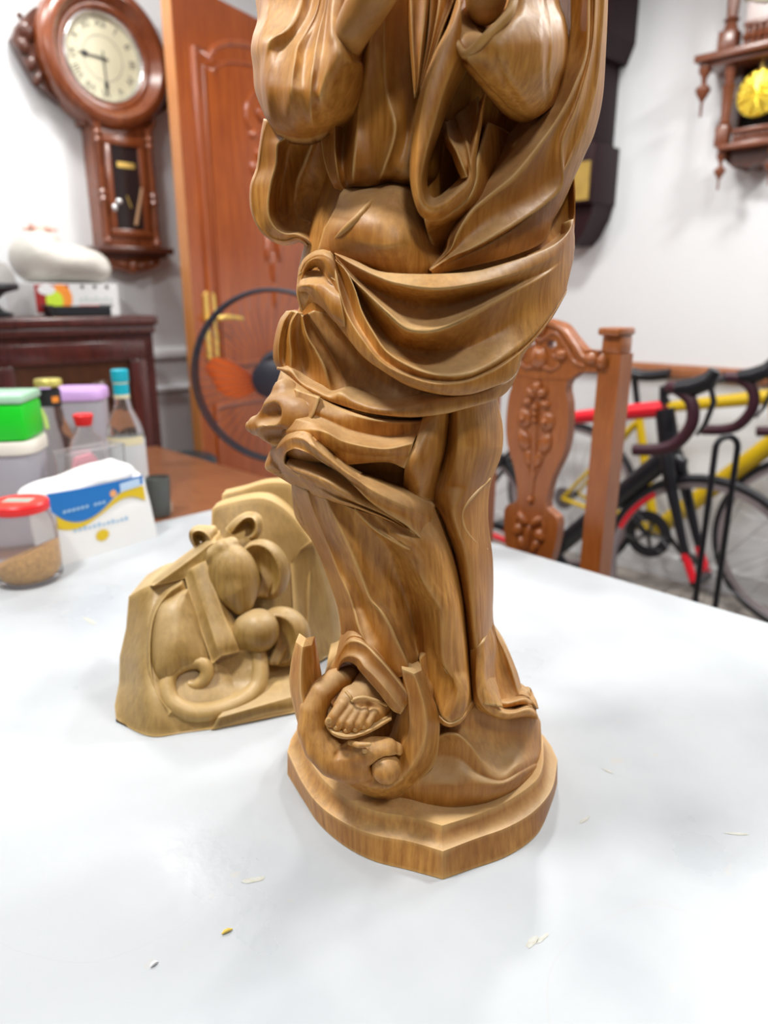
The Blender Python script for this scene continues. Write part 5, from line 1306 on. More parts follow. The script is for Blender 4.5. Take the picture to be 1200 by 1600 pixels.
g = G(); P = [(x0, 0.12), (x0, 0.80), (x1, 0.80), (x1, 0.12), (x0, 0.12)]; g.tube([(x, 0, z) for x, z in P], 0.012, n=8); g.build('panel_moulding', M_door, door, smooth=True)
g = G(); sp = []
zt = zp - 0.18
for (dx, dz, rx, rz, a, h) in ((0, 0, .03, .05, 0, .022), (.05, -.03, .035, .02, .6, .018), (-.05, -.03, .035, .02, -.6, .018), (.09, -.10, .03, .018, -.4, .016), (-.09, -.10, .03, .018, .4, .016), (0, -.10, .05, .035, 0, .02), (.06, -.17, .03, .02, .8, .018), (-.06, -.17, .03, .02, -.8, .018), (0, -.2, .03, .04, 0, .024), (.10, -.22, .02, .03, 0, .014), (-.10, -.22, .02, .03, 0, .014), (.045, -.27, .04, .016, .5, .018), (-.045, -.27, .04, .016, -.5, .018), (0, -.33, .055, .03, 0, .022), (.06, -.37, .02, .05, .3, .016), (-.06, -.37, .02, .05, -.3, .016), (0, -.43, .035, .05, 0, .02), (.035, -.5, .018, .06, .2, .015), (-.035, -.5, .018, .06, -.2, .015), (0, -.58, .022, .07, 0, .016), (0, -.68, .013, .06, 0, .012)):
    sp.append((xc + dx, zt + dz, rx, rz, a, h))
relief(g, sp, -0.008)
for s_ in (-1, 1):
    leafscroll(g, [(xc, zt + 0.03), (xc + s_ * 0.06, zt + 0.05), (xc + s_ * 0.12, zt), (xc + s_ * 0.13, zt - 0.07), (xc + s_ * 0.09, zt - 0.09)], -0.008, 0.012, 0.006)
    leafscroll(g, [(xc, zt - 0.30), (xc + s_ * 0.07, zt - 0.27), (xc + s_ * 0.11, zt - 0.32), (xc + s_ * 0.09, zt - 0.40), (xc + s_ * 0.03, zt - 0.46)], -0.008, 0.012, 0.005)
g.build('panel_carving', M_door, door, smooth=True, angle=60)
hx, hz1 = dl(323, 452); hx2, hz2 = dl(334, 568); hx = 0.085
g = G(); g.prism([(hx - 0.028, hz2 + 0.02), (hx, hz2), (hx + 0.028, hz2 + 0.02), (hx + 0.032, (hz1 + hz2) / 2 - 0.03), (hx + 0.024, (hz1 + hz2) / 2), (hx + 0.032, (hz1 + hz2) / 2 + 0.03), (hx + 0.028, hz1 - 0.02), (hx, hz1), (hx - 0.028, hz1 - 0.02), (hx - 0.032, (hz1 + hz2) / 2 + 0.03), (hx - 0.024, (hz1 + hz2) / 2), (hx - 0.032, (hz1 + hz2) / 2 - 0.03)], -0.008, 0.0)
hp = g.build('handle_plate', M_brass, door)
hz = dl(330, 497)[1]
g = G(); g.tube([(hx, -0.005, hz), (hx, -0.05, hz), (hx + 0.03, -0.058, hz + 0.005), (hx + 0.12, -0.056, hz - 0.004)], [0.010, 0.010, 0.010, 0.007], n=10); g.build('lever', M_brass, hp, smooth=True)
g = G(); g.tube([(hx, 0.041, hz), (hx, 0.09, hz), (hx + 0.02, 0.095, hz), (hx + 0.11, 0.095, hz)], [0.010, 0.010, 0.010, 0.007], n=10); g.build('lever', M_brass, hp, smooth=True)

# ================================================================ carved cabinet against the left wall
CD = DL - 0.47
pR = at_plane(243, 500, NL, CD)
cz = float(at_plane(120, 495, NL, CD)[2])
CL = 1.5
cab = empty('carved_cabinet', (pR[0] - E2[0] * CL, pR[1] - E2[1] * CL, 0), A2, 'dark maroon carved wooden cabinet against the wall under the round clock', 'cabinet')
g = G(); g.box(0.01, CL - 0.01, 0.012, 0.45, 0.08, cz - 0.055); g.build('carcass', M_cab, cab)
g = G(); g.box(-0.012, CL + 0.004, -0.014, 0.465, cz - 0.03, cz, 0.008); g.box(0.0, CL - 0.004, -0.004, 0.455, cz - 0.055, cz - 0.03, 0.006); g.build('top', M_cab, cab, smooth=True)
g = G(); g.box(0.02, CL - 0.02, 0.03, 0.43, 0.0, 0.08); g.build('plinth', M_cab, cab)
dw = (CL - 0.12) / 3
for k in range(3):
    xa_ = 0.05 + k * (dw + 0.01)
    g = G(); z1_, z2_ = 0.14, cz - 0.075
    for (a, b, c, d) in ((xa_, xa_ + dw, z2_ - 0.06, z2_), (xa_, xa_ + dw, z1_, z1_ + 0.06), (xa_, xa_ + 0.055, z1_ + 0.06, z2_ - 0.06), (xa_ + dw - 0.055, xa_ + dw, z1_ + 0.06, z2_ - 0.06)): g.box(a, b, -0.012, 0.012, c, d, 0.004)
    dr = g.build('door', M_cab, cab, smooth=True)
    g = G(); g.box(xa_ + 0.05, xa_ + dw - 0.05, 0.0, 0.012, z1_ + 0.05, z2_ - 0.05); xm_ = xa_ + dw / 2; zm_ = z2_ - 0.30
    relief(g, [(xm_, zm_, .04, .05, 0, .02), (xm_ + .08, zm_ + .05, .05, .025, .6, .018), (xm_ - .08, zm_ + .05, .05, .025, -.6, .018), (xm_ + .10, zm_ - .04, .045, .025, -.6, .018), (xm_ - .10, zm_ - .04, .045, .025, .6, .018), (xm_, zm_ + .12, .03, .05, 0, .02), (xm_ + .06, zm_ + .16, .045, .02, .3, .016), (xm_ - .06, zm_ + .16, .045, .02, -.3, .016), (xm_ + .13, zm_ + .12, .03, .03, 0, .016), (xm_ - .13, zm_ + .12, .03, .03, 0, .016), (xm_, zm_ - .14, .03, .06, 0, .02), (xm_ + .07, zm_ - .18, .045, .02, -.5, .016), (xm_ - .07, zm_ - .18, .045, .02, .5, .016)], 0.0)
    g.build('carved_panel', M_cabpanel, dr, smooth=True, angle=60)
    g = G(); g.ball((xa_ + (dw - 0.03 if k < 2 else 0.03), -0.02, (z1_ + z2_) / 2), 0.012, 10, 7); g.build('knob', M_brass, dr, smooth=True)

# things on the cabinet
def cab_at(px, py, back): # point on the cabinet top, `back` metres behind its front
    p = at_plane(px, py, NL, CD + back); return p
M_bag = mat('white_plastic_bag', (0.68, 0.65, 0.59), rough=0.4, var=0.08, scale=14, bump=0.25, bscale=30)
M_box = mat('white_carton', (0.78, 0.78, 0.78), rough=0.6)
bL, bR = cab_at(56, 480, 0.14), cab_at(187, 480, 0.14); bw = float(np.hypot(*(bR - bL)[:2])); bt = float(at_plane(120, 443, NL, CD + 0.14)[2])
bx = empty('fruit_print_carton', (bL[0], bL[1], cz), A2, 'white carton with a red, yellow and green fruit print on the cabinet', 'box')
bh = bt - cz
g = G(); g.box(0, bw, 0, 0.26, 0, bh, 0.002); g.build('carton', M_box, bx)
def blob(g, c, rx, rz, y, n=18):
    g.add([(c[0], y, c[1])] + [(c[0] + rx * math.cos(2 * PI * k / n), y, c[1] + rz * math.sin(2 * PI * k / n)) for k in range(n)], [(0, 1 + k, 1 + (k + 1) % n) for k in range(n)])
g = G(); g.box(0.002, bw * 0.40, -0.0008, 0, 0.01, bh - 0.004); g.build('printed_patch', mat('dark_red_print', (0.35, 0.02, 0.02), rough=0.5), bx)
g = G(); blob(g, (bw * 0.30, bh * 0.56), bw * 0.13, bh * 0.42, -0.0012); g.build('orange_fruit_print', mat('orange_print', (0.9, 0.30, 0.04), rough=0.5), bx)
g = G(); blob(g, (bw * 0.22, bh * 0.48), bw * 0.10, bh * 0.30, -0.0016); g.build('green_fruit_print', mat('lime_print', (0.60, 0.80, 0.05), rough=0.5), bx)
g = G(); blob(g, (bw * 0.14, bh * 0.80), bw * 0.10, bh * 0.16, -0.0018); g.build('white_letter_print', M_box, bx)
for k in range(3):
    g = G(); blob(g, (bw * (0.56 + 0.15 * k), bh * 0.90), 0.006, 0.006, -0.001); g.build('vent_hole', M_ink, bx)
for k in range(7):
    g = G(); g.box(bw * (0.52 + 0.06 * k), bw * (0.55 + 0.06 * k), -0.001, 0, bh * 0.42, bh * (0.55 + 0.05 * (k % 2))); g.build('grey_letter_print', mat('grey_print', (0.55, 0.60, 0.58)), bx)
g = G(); g.box(bw * 0.5, bw * 0.78, -0.001, 0, bh * 0.28, bh * 0.33); g.build('red_line_print', mat('red_print', (0.75, 0.15, 0.12)), bx)
# plastic bag
so = Soft((-0.03, -0.06, -0.005), (bw + 0.05, 0.30, 0.19), 0.006)
so.ball((bw * 0.55, 0.12, 0.06), (bw * 0.50, 0.14, 0.062)); so.ball((bw * 0.22, 0.12, 0.075), (bw * 0.26, 0.12, 0.075), k=0.03); so.ball((bw * 0.85, 0.12, 0.04), (bw * 0.20, 0.12, 0.045), k=0.03); so.ball((bw * 0.30, 0.10, 0.135), (0.05, 0.05, 0.02), k=0.02)
so.plane((0, 0, 0.0), (0, 0, -1))
bag = empty('plastic_bag', (bL[0], bL[1], bt + 0.002), A2, 'bulging white plastic bag tied at the top lying on the fruit carton', 'bag')
so.build('bag_body', M_bag, bag, 2)
g = G()
for a in range(5): g.tube([(bw * 0.30, 0.10, 0.140), (bw * 0.30 + 0.03 * math.cos(a * 1.3), 0.10 + 0.02 * math.sin(a), 0.165), (bw * 0.30 + 0.055 * math.cos(a * 1.3), 0.10 + 0.04 * math.sin(a * 1.3), 0.160 + 0.012 * (a % 2))], [0.008, 0.010, 0.003], n=7)
g.build('tie', mat('pink_bag_tie', (0.85, 0.50, 0.42), rough=0.5), bag, smooth=True)
# black tray in front of the carton
tL, tR = cab_at(82, 488, 0.06), cab_at(174, 488, 0.06); tw = float(np.hypot(*(tR - tL)[:2]))
tr = empty('black_tray', (tL[0], tL[1], cz), A2, 'small black plastic tray in front of the fruit carton', 'tray')
g = G(); g.prism([(0.01, 0.0), (tw - 0.01, 0.0), (tw, 0.028), (tw + 0.008, 0.030), (tw + 0.008, 0.034), (tw - 0.004, 0.034), (tw - 0.016, 0.006), (0.016, 0.006), (0.004, 0.034), (-0.008, 0.034), (-0.008, 0.030), (0, 0.028)], 0.0, 0.07); g.box(0.0, tw, 0.0, 0.004, 0.0, 0.026); g.box(0.0, tw, 0.066, 0.07, 0.0, 0.030)
g.build('tray_body', mat('black_plastic', (0.02, 0.022, 0.026), rough=0.35), tr)
# grey domed appliance at the left edge of the frame
aP = cab_at(-26, 470, 0.12)
ap = empty('domed_appliance', (aP[0], aP[1], cz), A2, 'grey appliance with a rounded dome and black rim at the left end of the cabinet', 'appliance')
hd = float(at_plane(2, 404, NL, CD + 0.2)[2]) - cz
g = G(); g.lathe([(0.001, 0), (0.07, 0), (0.075, 0.01), (0.05, 0.02), (0.03, hd * 0.25), (0.06, hd * 0.40), (0.095, hd * 0.46)], 28); g.build('stand', mat('black_plastic', (0.02, 0.022, 0.026), rough=0.35), ap, smooth=True, angle=40)
g = G(); g.lathe([(0.095, hd * 0.46), (0.100, hd * 0.50), (0.096, hd * 0.56)], 28); g.build('rim', M_ink, ap, smooth=True)
g = G(); g.lathe([(0.095, hd * 0.56), (0.09, hd * 0.72), (0.075, hd * 0.88), (0.04, hd * 0.97), (0.001, hd)], 28); g.build('dome', mat('grey_dome_plastic', (0.34, 0.33, 0.32), rough=0.4), ap, smooth=True, angle=50)

# ================================================================ electric fan standing behind the table
FY = 2.08
fc = at_y(436, 588, FY); FR = 0.235
fan = empty('electric_fan', (fc[0], fc[1], 0), math.radians(-8), 'standing electric fan with dark wire guard and orange blades behind the statue', 'fan')
FZ = float(fc[2])
M_fanwire = mat('dark_fan_guard', (0.03, 0.03, 0.045), rough=0.4)
M_blade = mat('orange_fan_blade', (1.0, 0.21, 0.045), rough=0.35)
g = G(); g.torus((0, -0.05, FZ), FR, 0.006, 'y', 56, 8); g.torus((0, -0.02, FZ), FR, 0.005, 'y', 56, 8); g.build('guard_rim', M_fanwire, fan, smooth=True)
g = G()
for k in range(48):
    a = 2 * PI * k / 48
    g.tube([(0.05 * math.cos(a), -0.095, FZ + 0.05 * math.sin(a)), (FR * 0.8 * math.cos(a), -0.085, FZ + FR * 0.8 * math.sin(a)), (FR * math.cos(a), -0.05, FZ + FR * math.sin(a))], 0.0007, n=4, cap=False)
g.build('guard_wire', M_fanwire, fan)
g = G(); g.lathe([(0.001, -0.105), (0.03, -0.103), (0.05, -0.095), (0.05, -0.088)], 24, (0, 0, FZ), axis='y'); g.build('guard_badge', M_fanwire, fan, smooth=True)
def blade(a0):
    v = []; f = []; nr, na = 10, 8
    for i in range(nr + 1):
        t = i / nr; r = 0.045 + t * (FR * 0.86 - 0.045)
        wd = math.radians(17) + math.radians(22) * math.sin(PI * min(1, t * 0.85 + 0.1))
        if t > 0.85: wd *= 1 - ((t - 0.85) / 0.15) ** 2 * 0.75
        off = math.radians(-16) * t
        for k in range(na + 1):
            s = k / na - 0.5
            a = a0 + off + s * wd * 2 * 0.62
            v.append((r * math.cos(a), -0.03 + s * 0.045, FZ + r * math.sin(a)))
    for i in range(nr):
        for k in range(na): a = i * (na + 1) + k; f.append((a, a + 1, a + na + 2, a + na + 1))
    g = G(); g.add(v, f); g.add([(x, y + 0.003, z) for x, y, z in v], [tuple(reversed(q)) for q in f]); return g
for a in (193, 313, 73):
    blade(math.radians(a)).build('blade', M_blade, fan, smooth=True, angle=80)
g = G(); g.lathe([(0.001, -0.07), (0.035, -0.068), (0.05, -0.055), (0.052, 0.0)], 24, (0, 0, FZ), axis='y'); g.build('hub', M_fanwire, fan, smooth=True)
g = G(); g.lathe([(0.06, 0.02), (0.075, 0.03), (0.07, 0.12), (0.04, 0.16), (0.001, 0.165)], 24, (0, 0, FZ), axis='y'); g.build('motor', M_fanwire, fan, smooth=True)
g = G(); g.tube([(0, 0.07, 0.03), (0, 0.07, FZ - 0.05)], 0.014, n=12); g.build('pole', M_fanwire, fan, smooth=True)
g = G(); g.lathe([(0.001, 0), (0.19, 0), (0.19, 0.015), (0.16, 0.03), (0.03, 0.045), (0.02, 0.08)], 32, (0, 0.07, 0)); g.build('base', M_fanwire, fan, smooth=True)
# dark teal stool half hidden at the end of the table
sp_ = at_y(292, 712, 2.55)
st = empty('low_stool', (sp_[0], sp_[1], 0), 0, 'round dark teal stool seat showing between cabinet and door', 'stool')
sz = float(sp_[2])
M_teal = mat('dark_teal_vinyl', (0.012, 0.03, 0.04), rough=0.3)
g = G(); g.lathe([(0.001, sz), (0.09, sz), (0.105, sz - 0.012), (0.105, sz - 0.035), (0.001, sz - 0.04)], 28); g.build('seat', M_teal, st, smooth=True, angle=50)
for k in range(4):
    a = PI / 4 + k * PI / 2
    g = G(); g.tube([(0.07 * math.cos(a), 0.07 * math.sin(a), sz - 0.04), (0.10 * math.cos(a), 0.10 * math.sin(a), 0)], 0.009, n=8); g.build('leg', M_fanwire, st)

# ================================================================ carved dining chair at the right side of the table
CHD = 1.06 + 0.15
cpx = at_plane(841, 690, NR, CHD)
def chl(px, py):
    p = at_plane(px, py, NR, CHD); return float(-(p[0] - cpx[0]) * E1[0] - (p[1] - cpx[1]) * E1[1]), float(p[2])
chair = empty('dining_chair', (cpx[0], cpx[1], 0), math.atan2(-E1[1], -E1[0]), 'carved orange-brown wooden dining chair pushed up to the right side of the table', 'chair')
xp, zpost = chl(960, 515)[0], chl(975, 512)[1]
print('chair post', xp, zpost)
for s_ in (-1, 1):
    g = G(); xx = s_ * xp
    g.add([(xx + a, b + (0.0 if z < 0.5 else 0.02 * (z - 0.5)), z) for z in (0.0, 0.45, zpost - 0.045) for (a, b) in ((-0.021, -0.02), (0.021, -0.02), (0.021, 0.025), (-0.021, 0.025))], [(0, 1, 2, 3), (8, 9, 10, 11)] + [(i * 4 + k, i * 4 + (k + 1) % 4, i * 4 + 4 + (k + 1) % 4, i * 4 + 4 + k) for i in range(2) for k in range(4)])
    post = g.build('back_post', M_chairwood, chair)
    g = G(); g.box(xx - 0.018, xx + 0.018, -0.008, 0.036, zpost - 0.045, zpost - 0.014, 0.003); g.box(xx - 0.021, xx + 0.021, -0.022, 0.04, zpost - 0.014, zpost, 0.005); g.build('post_cap', M_chairwood, post, smooth=True)
side = [(896, 590), (889, 605), (893, 632), (892, 674), (885, 708), (867, 747), (859, 779), (860, 794), (875, 808), (876, 831), (867, 871)]
sd = [chl(*p) for p in side]
sd = [(max(0.02, x), z) for x, z in sd]
zbot = 0.50
sd.append((0.035, sd[-1][1] - 0.06)); sd.append((0.035, zbot))
C = cr([(x, z, 0) for x, z in sd], 60)
g = G(); n_ = len(C); v = []; f = []
for (x, z, _) in C: v += [(-x, -0.012, z), (x, -0.012, z), (x, 0.012, z), (-x, 0.012, z)]
for i in range(n_ - 1):
    for k in range(4): f.append((i * 4 + k, i * 4 + (k + 1) % 4, i * 4 + 4 + (k + 1) % 4, i * 4 + 4 + k))
f += [(0, 1, 2, 3), tuple(4 * (n_ - 1) + k for k in range(4))]
g.add(v, f); splat = g.build('splat', M_chairwood, chair, smooth=True, angle=30)
def chz(py): return chl(841, py)[1]
g = G()
rel = []
for (dx, py, rx, rz, a, h) in ((0, 645, .006, .008, 0, .012), (0, 655, .006, .007, 0, .012), (0, 634, .008, .009, 0, .014), (.026, 655, .018, .022, 0, .010), (-.026, 655, .018, .022, 0, .010), (.026, 655, .008, .010, 0, .018), (-.026, 655, .008, .010, 0, .018),
        (.012, 612, .014, .010, .7, .014), (-.012, 612, .014, .010, -.7, .014), (.02, 628, .012, .008, -.4, .012), (-.02, 628, .012, .008, .4, .012), (0, 604, .010, .014, 0, .014), (.024, 690, .016, .024, -.3, .010), (-.024, 690, .016, .024, .3, .010), (.012, 716, .010, .020, -.2, .008), (-.012, 716, .010, .020, .2, .008),
        (0, 780, .007, .010, 0, .012), (.016, 812, .018, .010, .8, .012), (-.016, 812, .018, .010, -.8, .012), (.026, 832, .012, .016, .3, .012), (-.026, 832, .012, .016, -.3, .012), (0, 840, .008, .03, 0, .010), (.016, 852, .010, .018, -.4, .010), (-.016, 852, .010, .018, .4, .010)):
    rel.append((dx, chz(py), rx, rz, a, h))
relief(g, rel, -0.012)
g.box(-0.004, 0.004, -0.015, -0.011, chz(770), chz(660))
for s_ in (-1, 1):
    leafscroll(g, [(s_ * 0.004, chz(745)), (s_ * 0.018, chz(715)), (s_ * 0.034, chz(690)), (s_ * 0.030, chz(672)), (s_ * 0.014, chz(684))], -0.012, 0.004, 0.003)
    leafscroll(g, [(s_ * 0.006, chz(860)), (s_ * 0.022, chz(848)), (s_ * 0.034, chz(822)), (s_ * 0.024, chz(806)), (s_ * 0.012, chz(815))], -0.012, 0.005, 0.003)
g.build('splat_carving', M_chairwood, splat, smooth=True, angle=60)
# pierced and scrolled crest rail
top = [(857, 498), (883, 506), (901, 527), (917, 545), (933, 546), (950, 552)]
bot = [(896, 592), (912, 580), (938, 580), (952, 592)]
T = [chl(*p) for p in top]; B = [chl(*p) for p in bot]
zt0 = T[0][1] + 0.006
right = [(0.0, zt0)] + [(x, z) for x, z in T] + [(xp - 0.02, T[-1][1] - 0.002), (xp - 0.02, B[-1][1])] + [(x, z) for x, z in reversed(B)]
hole = chl(872, 541); hx_ = max(0.018, abs(hole[0]) * 0.6)
g = G()
up = cr([(x, z, 0) for x, z in right[:8]], 30)
lo_z = lambda x: float(np.interp(x, [0, B[0][0], B[1][0], B[2][0], xp], [B[0][1] - 0.004, B[0][1], B[1][1], B[2][1], B[3][1]]))
zh = chz(541) + 0.006
def gap(x):                                # two small piercings either side of the middle
    q = 1 - ((x - 0.024) / 0.011) ** 2
    return 0.009 * math.sqrt(q) if q > 0 else 0.0
ups = np.stack([np.linspace(0, up[-1][0], 70), np.interp(np.linspace(0, up[-1][0], 70), up[:, 0], up[:, 1])], 1)
for s_ in (-1, 1):
    for part in (0, 1):
        v = []; f = []
        for (x, z) in ups:
            zl_ = lo_z(x); zm_ = min(max(zh, zl_ + 0.004), z - 0.004); gp = gap(x)
            a_, b_ = (z, zm_ + gp) if part == 0 else (zm_ - gp, zl_)
            v += [(s_ * x, -0.014, a_), (s_ * x, 0.014, a_), (s_ * x, 0.014, b_), (s_ * x, -0.014, b_)]
        for i in range(len(ups) - 1):
            for k in range(4): f.append((i * 4 + k, i * 4 + (k + 1) % 4, i * 4 + 4 + (k + 1) % 4, i * 4 + 4 + k))
        f.append(tuple((len(ups) - 1) * 4 + k for k in range(4)))
        g.add(v, f)
crest = g.build('crest_rail', M_chairwood, chair, smooth=True, angle=35)
g = G(); zc = chz(541)
for s_ in (-1, 1):
    leafscroll(g, [(0.0, zt0 - 0.006), (s_ * T[1][0], T[1][1] - 0.008), (s_ * T[2][0], T[2][1] - 0.010), (s_ * T[3][0], T[3][1] - 0.012), (s_ * (T[3][0] + 0.02), T[3][1] - 0.018), (s_ * (T[3][0] + 0.028), T[3][1] - 0.008)], -0.014, 0.008, 0.006)
    leafscroll(g, [(0, zc + 0.012), (s_ * 0.03, zc + 0.028), (s_ * 0.055, zc + 0.005), (s_ * 0.075, zc - 0.022), (s_ * 0.10, zc - 0.03)], -0.014, 0.006, 0.005)
    leafscroll(g, [(s_ * 0.006, zc - 0.034), (s_ * 0.03, zc - 0.04), (s_ * 0.045, zc - 0.026), (s_ * 0.03, zc - 0.014)], -0.014, 0.006, 0.004)
    relief(g, [(s_ * (T[4][0]), T[4][1] - 0.016, .014, .012, 0, .014), (s_ * (T[4][0] + 0.02), T[4][1] - 0.02, .010, .014, 0, .012), (s_ * 0.05, zc - 0.012, .014, .012, 0.5 * s_, .014)], -0.014)
relief(g, [(0, zc - 0.02, .02, .024, 0, .016), (0, zc + 0.034, .014, .016, 0, .016)], -0.014)
g.build('crest_carving', M_chairwood, crest, smooth=True, angle=60)
g = G(); g.box(-xp - 0.015, xp + 0.015, -0.42, 0.02, 0.43, 0.475, 0.01); g.build('seat', M_chairwood, chair, smooth=True)
for s_ in (-1, 1): g = G(); g.box(s_ * xp - 0.02, s_ * xp + 0.02, -0.41, -0.37, 0, 0.43); g.build('front_leg', M_chairwood, chair)
g = G(); g.box(-xp, xp, -0.012, 0.012, 0.475, 0.52); g.build('lower_rail', M_chairwood, chair)
# ================================================================ dark long wall clock (partly behind the statue)
def on_right(px, py, off): return at_plane(px, py, NR, DR - off)
RA = math.atan2(-E1[1], -E1[0])
M_maroon = wood('near_black_maroon_wood', (0.030, 0.008, 0.011), (0.012, 0.003, 0.005), rough=0.5, coat=0.0, spec=0.2)
pf = on_right(924, 300, 0.20)
def dk(px, py, off=0.20):
    p = on_right(px, py, off); return float(-(p[0] - pf[0]) * E1[0] - (p[1] - pf[1]) * E1[1]), float(p[2])
lc = empty('long_wall_clock', (pf[0] + NR[0] * 0.20, pf[1] + NR[1] * 0.20, 0), RA, 'narrow near-black wall clock with a gold glass showing beside the statue', 'clock')
zb1, zb2, zb3 = dk(924, 222)[1], dk(924, 316)[1], dk(924, 380)[1]
BW = 0.26
g = G(); g.box(-BW, 0.0, -0.20, 0, zb2, zb1, 0.004); lb = g.build('lower_case', M_maroon, lc, smooth=True)
g = G(); g.box(-BW + 0.05, -0.012, -0.203, -0.199, dk(915, 312)[1], dk(915, 252)[1]); g.build('window', mat('gold_clock_glass', (0.62, 0.45, 0.12), rough=0.25, metal=0.4, var=0.3, scale=12), lb)  # the glass itself is gold-coloured
g = G(); g.box(-BW + 0.035, -0.030, -0.17, 0, zb1, CEIL - 0.2, 0.003); g.build('trunk', M_maroon, lc, smooth=True)
g = G(); g.prism([(-BW + 0.0, CEIL - 0.40), (0.0, CEIL - 0.40), (0.03, CEIL - 0.33), (0.03, CEIL - 0.12), (-BW - 0.03, CEIL - 0.12), (-BW - 0.03, CEIL - 0.33)], -0.21, 0); g.build('hood', M_maroon, lc)
ztop = float(on_right(968, 30, 0.1)[2])
g = G(); g.prism([(-BW + 0.01, ztop), (-0.01, ztop), (0.025, ztop + 0.05), (0.03, ztop + 0.12), (-BW - 0.03, ztop + 0.12), (-BW - 0.025, ztop + 0.05)], -0.19, 0); g.build('neck_moulding', M_maroon, lc)
g = G(); g.prism([(-BW + 0.01, zb2), (-0.01, zb2), (-0.02, zb2 - 0.05), (-0.06, zb3 + 0.03), (-0.09, zb3), (-BW + 0.09, zb3), (-BW + 0.06, zb3 + 0.03), (-BW + 0.02, zb2 - 0.05)], -0.16, 0); g.build('tail', M_maroon, lc)

# ================================================================ ornate gallery wall clock at the right edge
M_gal = wood('brown_gallery_clock_wood', (0.27, 0.085, 0.035), (0.12, 0.032, 0.014), rough=0.3, coat=0.4)
p0 = on_right(1137, 150, 0.13)
def gk(px, py, off=0.13):
    p = on_right(px, py, off); return float(-(p[0] - p0[0]) * E1[0] - (p[1] - p0[1]) * E1[1]), float(p[2] - p0[2])
gc = empty('gallery_wall_clock', (p0[0] + NR[0] * 0.13, p0[1] + NR[1] * 0.13, p0[2]), RA, 'ornate brown wall clock with turned columns, galleries and a gold pendulum disc', 'clock')
GW = 2 * gk(1185, 145, 0.115)[0]              # between the two columns
xs1, zs1 = gk(1084, 92, 0.19); _, zs2 = gk(1118, 230, 0.19); _, zc2 = gk(1150, 262)
g = G(); g.box(xs1, GW - xs1, -0.19, 0, zs1 - 0.014, zs1 + 0.010, 0.004); g.box(xs1 + 0.025, GW - xs1 - 0.025, -0.165, 0, zs1 - 0.03, zs1 - 0.014, 0.003); g.build('upper_ledge', M_gal, gc, smooth=True)
xs2 = gk(1118, 230, 0.19)[0]
g = G(); g.box(xs2, GW - xs2, -0.18, 0, zs2 - 0.010, zs2 + 0.008, 0.003); g.build('lower_ledge', M_gal, gc, smooth=True)
g = G(); g.prism([(0.0, zs2 - 0.01), (GW, zs2 - 0.01), (GW - 0.02, zs2 - 0.04), (GW - 0.05, zc2), (GW * 0.66, zc2 + 0.012), (GW / 2, zc2 - 0.004), (GW * 0.33, zc2 + 0.012), (0.05, zc2), (0.02, zs2 - 0.04)], -0.13, 0); g.build('corbel', M_clockdark, gc)
g = G(); g.box(0.02, GW - 0.02, -0.02, 0, zs2, zs1 - 0.03); g.build('back_panel', M_dark, gc)
for x in (0.0, GW):
    zt_, zb_ = zs1 - 0.03, zs2 + 0.008
    H = zt_ - zb_
    g = G(); g.box(x - 0.022, x + 0.022, -0.152, -0.108, zb_, zb_ + H * 0.26, 0.003)
    g.lathe([(0.001, zb_ + H * .26), (.018, zb_ + H * .26), (.022, zb_ + H * .29), (.015, zb_ + H * .32), (.017, zb_ + H * .5), (.020, zb_ + H * .72), (.024, zb_ + H * .75), (.014, zb_ + H * .78), (.018, zb_ + H * .9), (.022, zt_), (0.001, zt_)], 14, (x, -0.13, 0))
    g.build('turned_column', M_gal, gc, smooth=True)
    g = G()
    xx = x + (-0.045 if x == 0 else 0.045)
    g.prism([(x - 0.02, zb_ + H * 0.25), (x + 0.02, zb_ + H * 0.25), (x + 0.02, zt_), (x - 0.02 - (0.02 if x == 0 else -0.02), zt_), (x - 0.03, zt_ - H * .3), (x - 0.035, zt_ - H * .45), (x - 0.025, zt_ - H * .5), (x - 0.028, zt_ - H * .7)] if x == 0 else [(x - 0.02, zb_ + H * .25), (x + 0.028, zt_ - H * .7), (x + 0.035, zt_ - H * .45), (x + 0.04, zt_), (x - 0.02, zt_)], -0.06, -0.02)
    g.build('side_wing', M_clockdark, gc)
def finial(x, z, s):
    g = G(); g.lathe([(0.001, z), (.016 * s, z), (.018 * s, z - .02 * s), (.008 * s, z - .035 * s), (.006 * s, z - .05 * s), (.02 * s, z - .062 * s), (.021 * s, z - .07 * s), (.008 * s, z - .092 * s), (.004 * s, z - .098 * s), (.0035 * s, z - .135 * s), (0.001, z - .137 * s)], 12, (x, -0.15, 0))
    g.build('drop_finial', M_gal, gc, smooth=True)
xf1, zf1 = gk(1103, 100, 0.15); xf2, zf2 = gk(1128, 238, 0.15)
finial(xf1, zs1 - 0.014, 1.25); finial(GW - xf1, zs1 - 0.014, 1.25); finial(xf2, zs2 - 0.01, 0.95); finial(GW - xf2, zs2 - 0.01, 0.95)
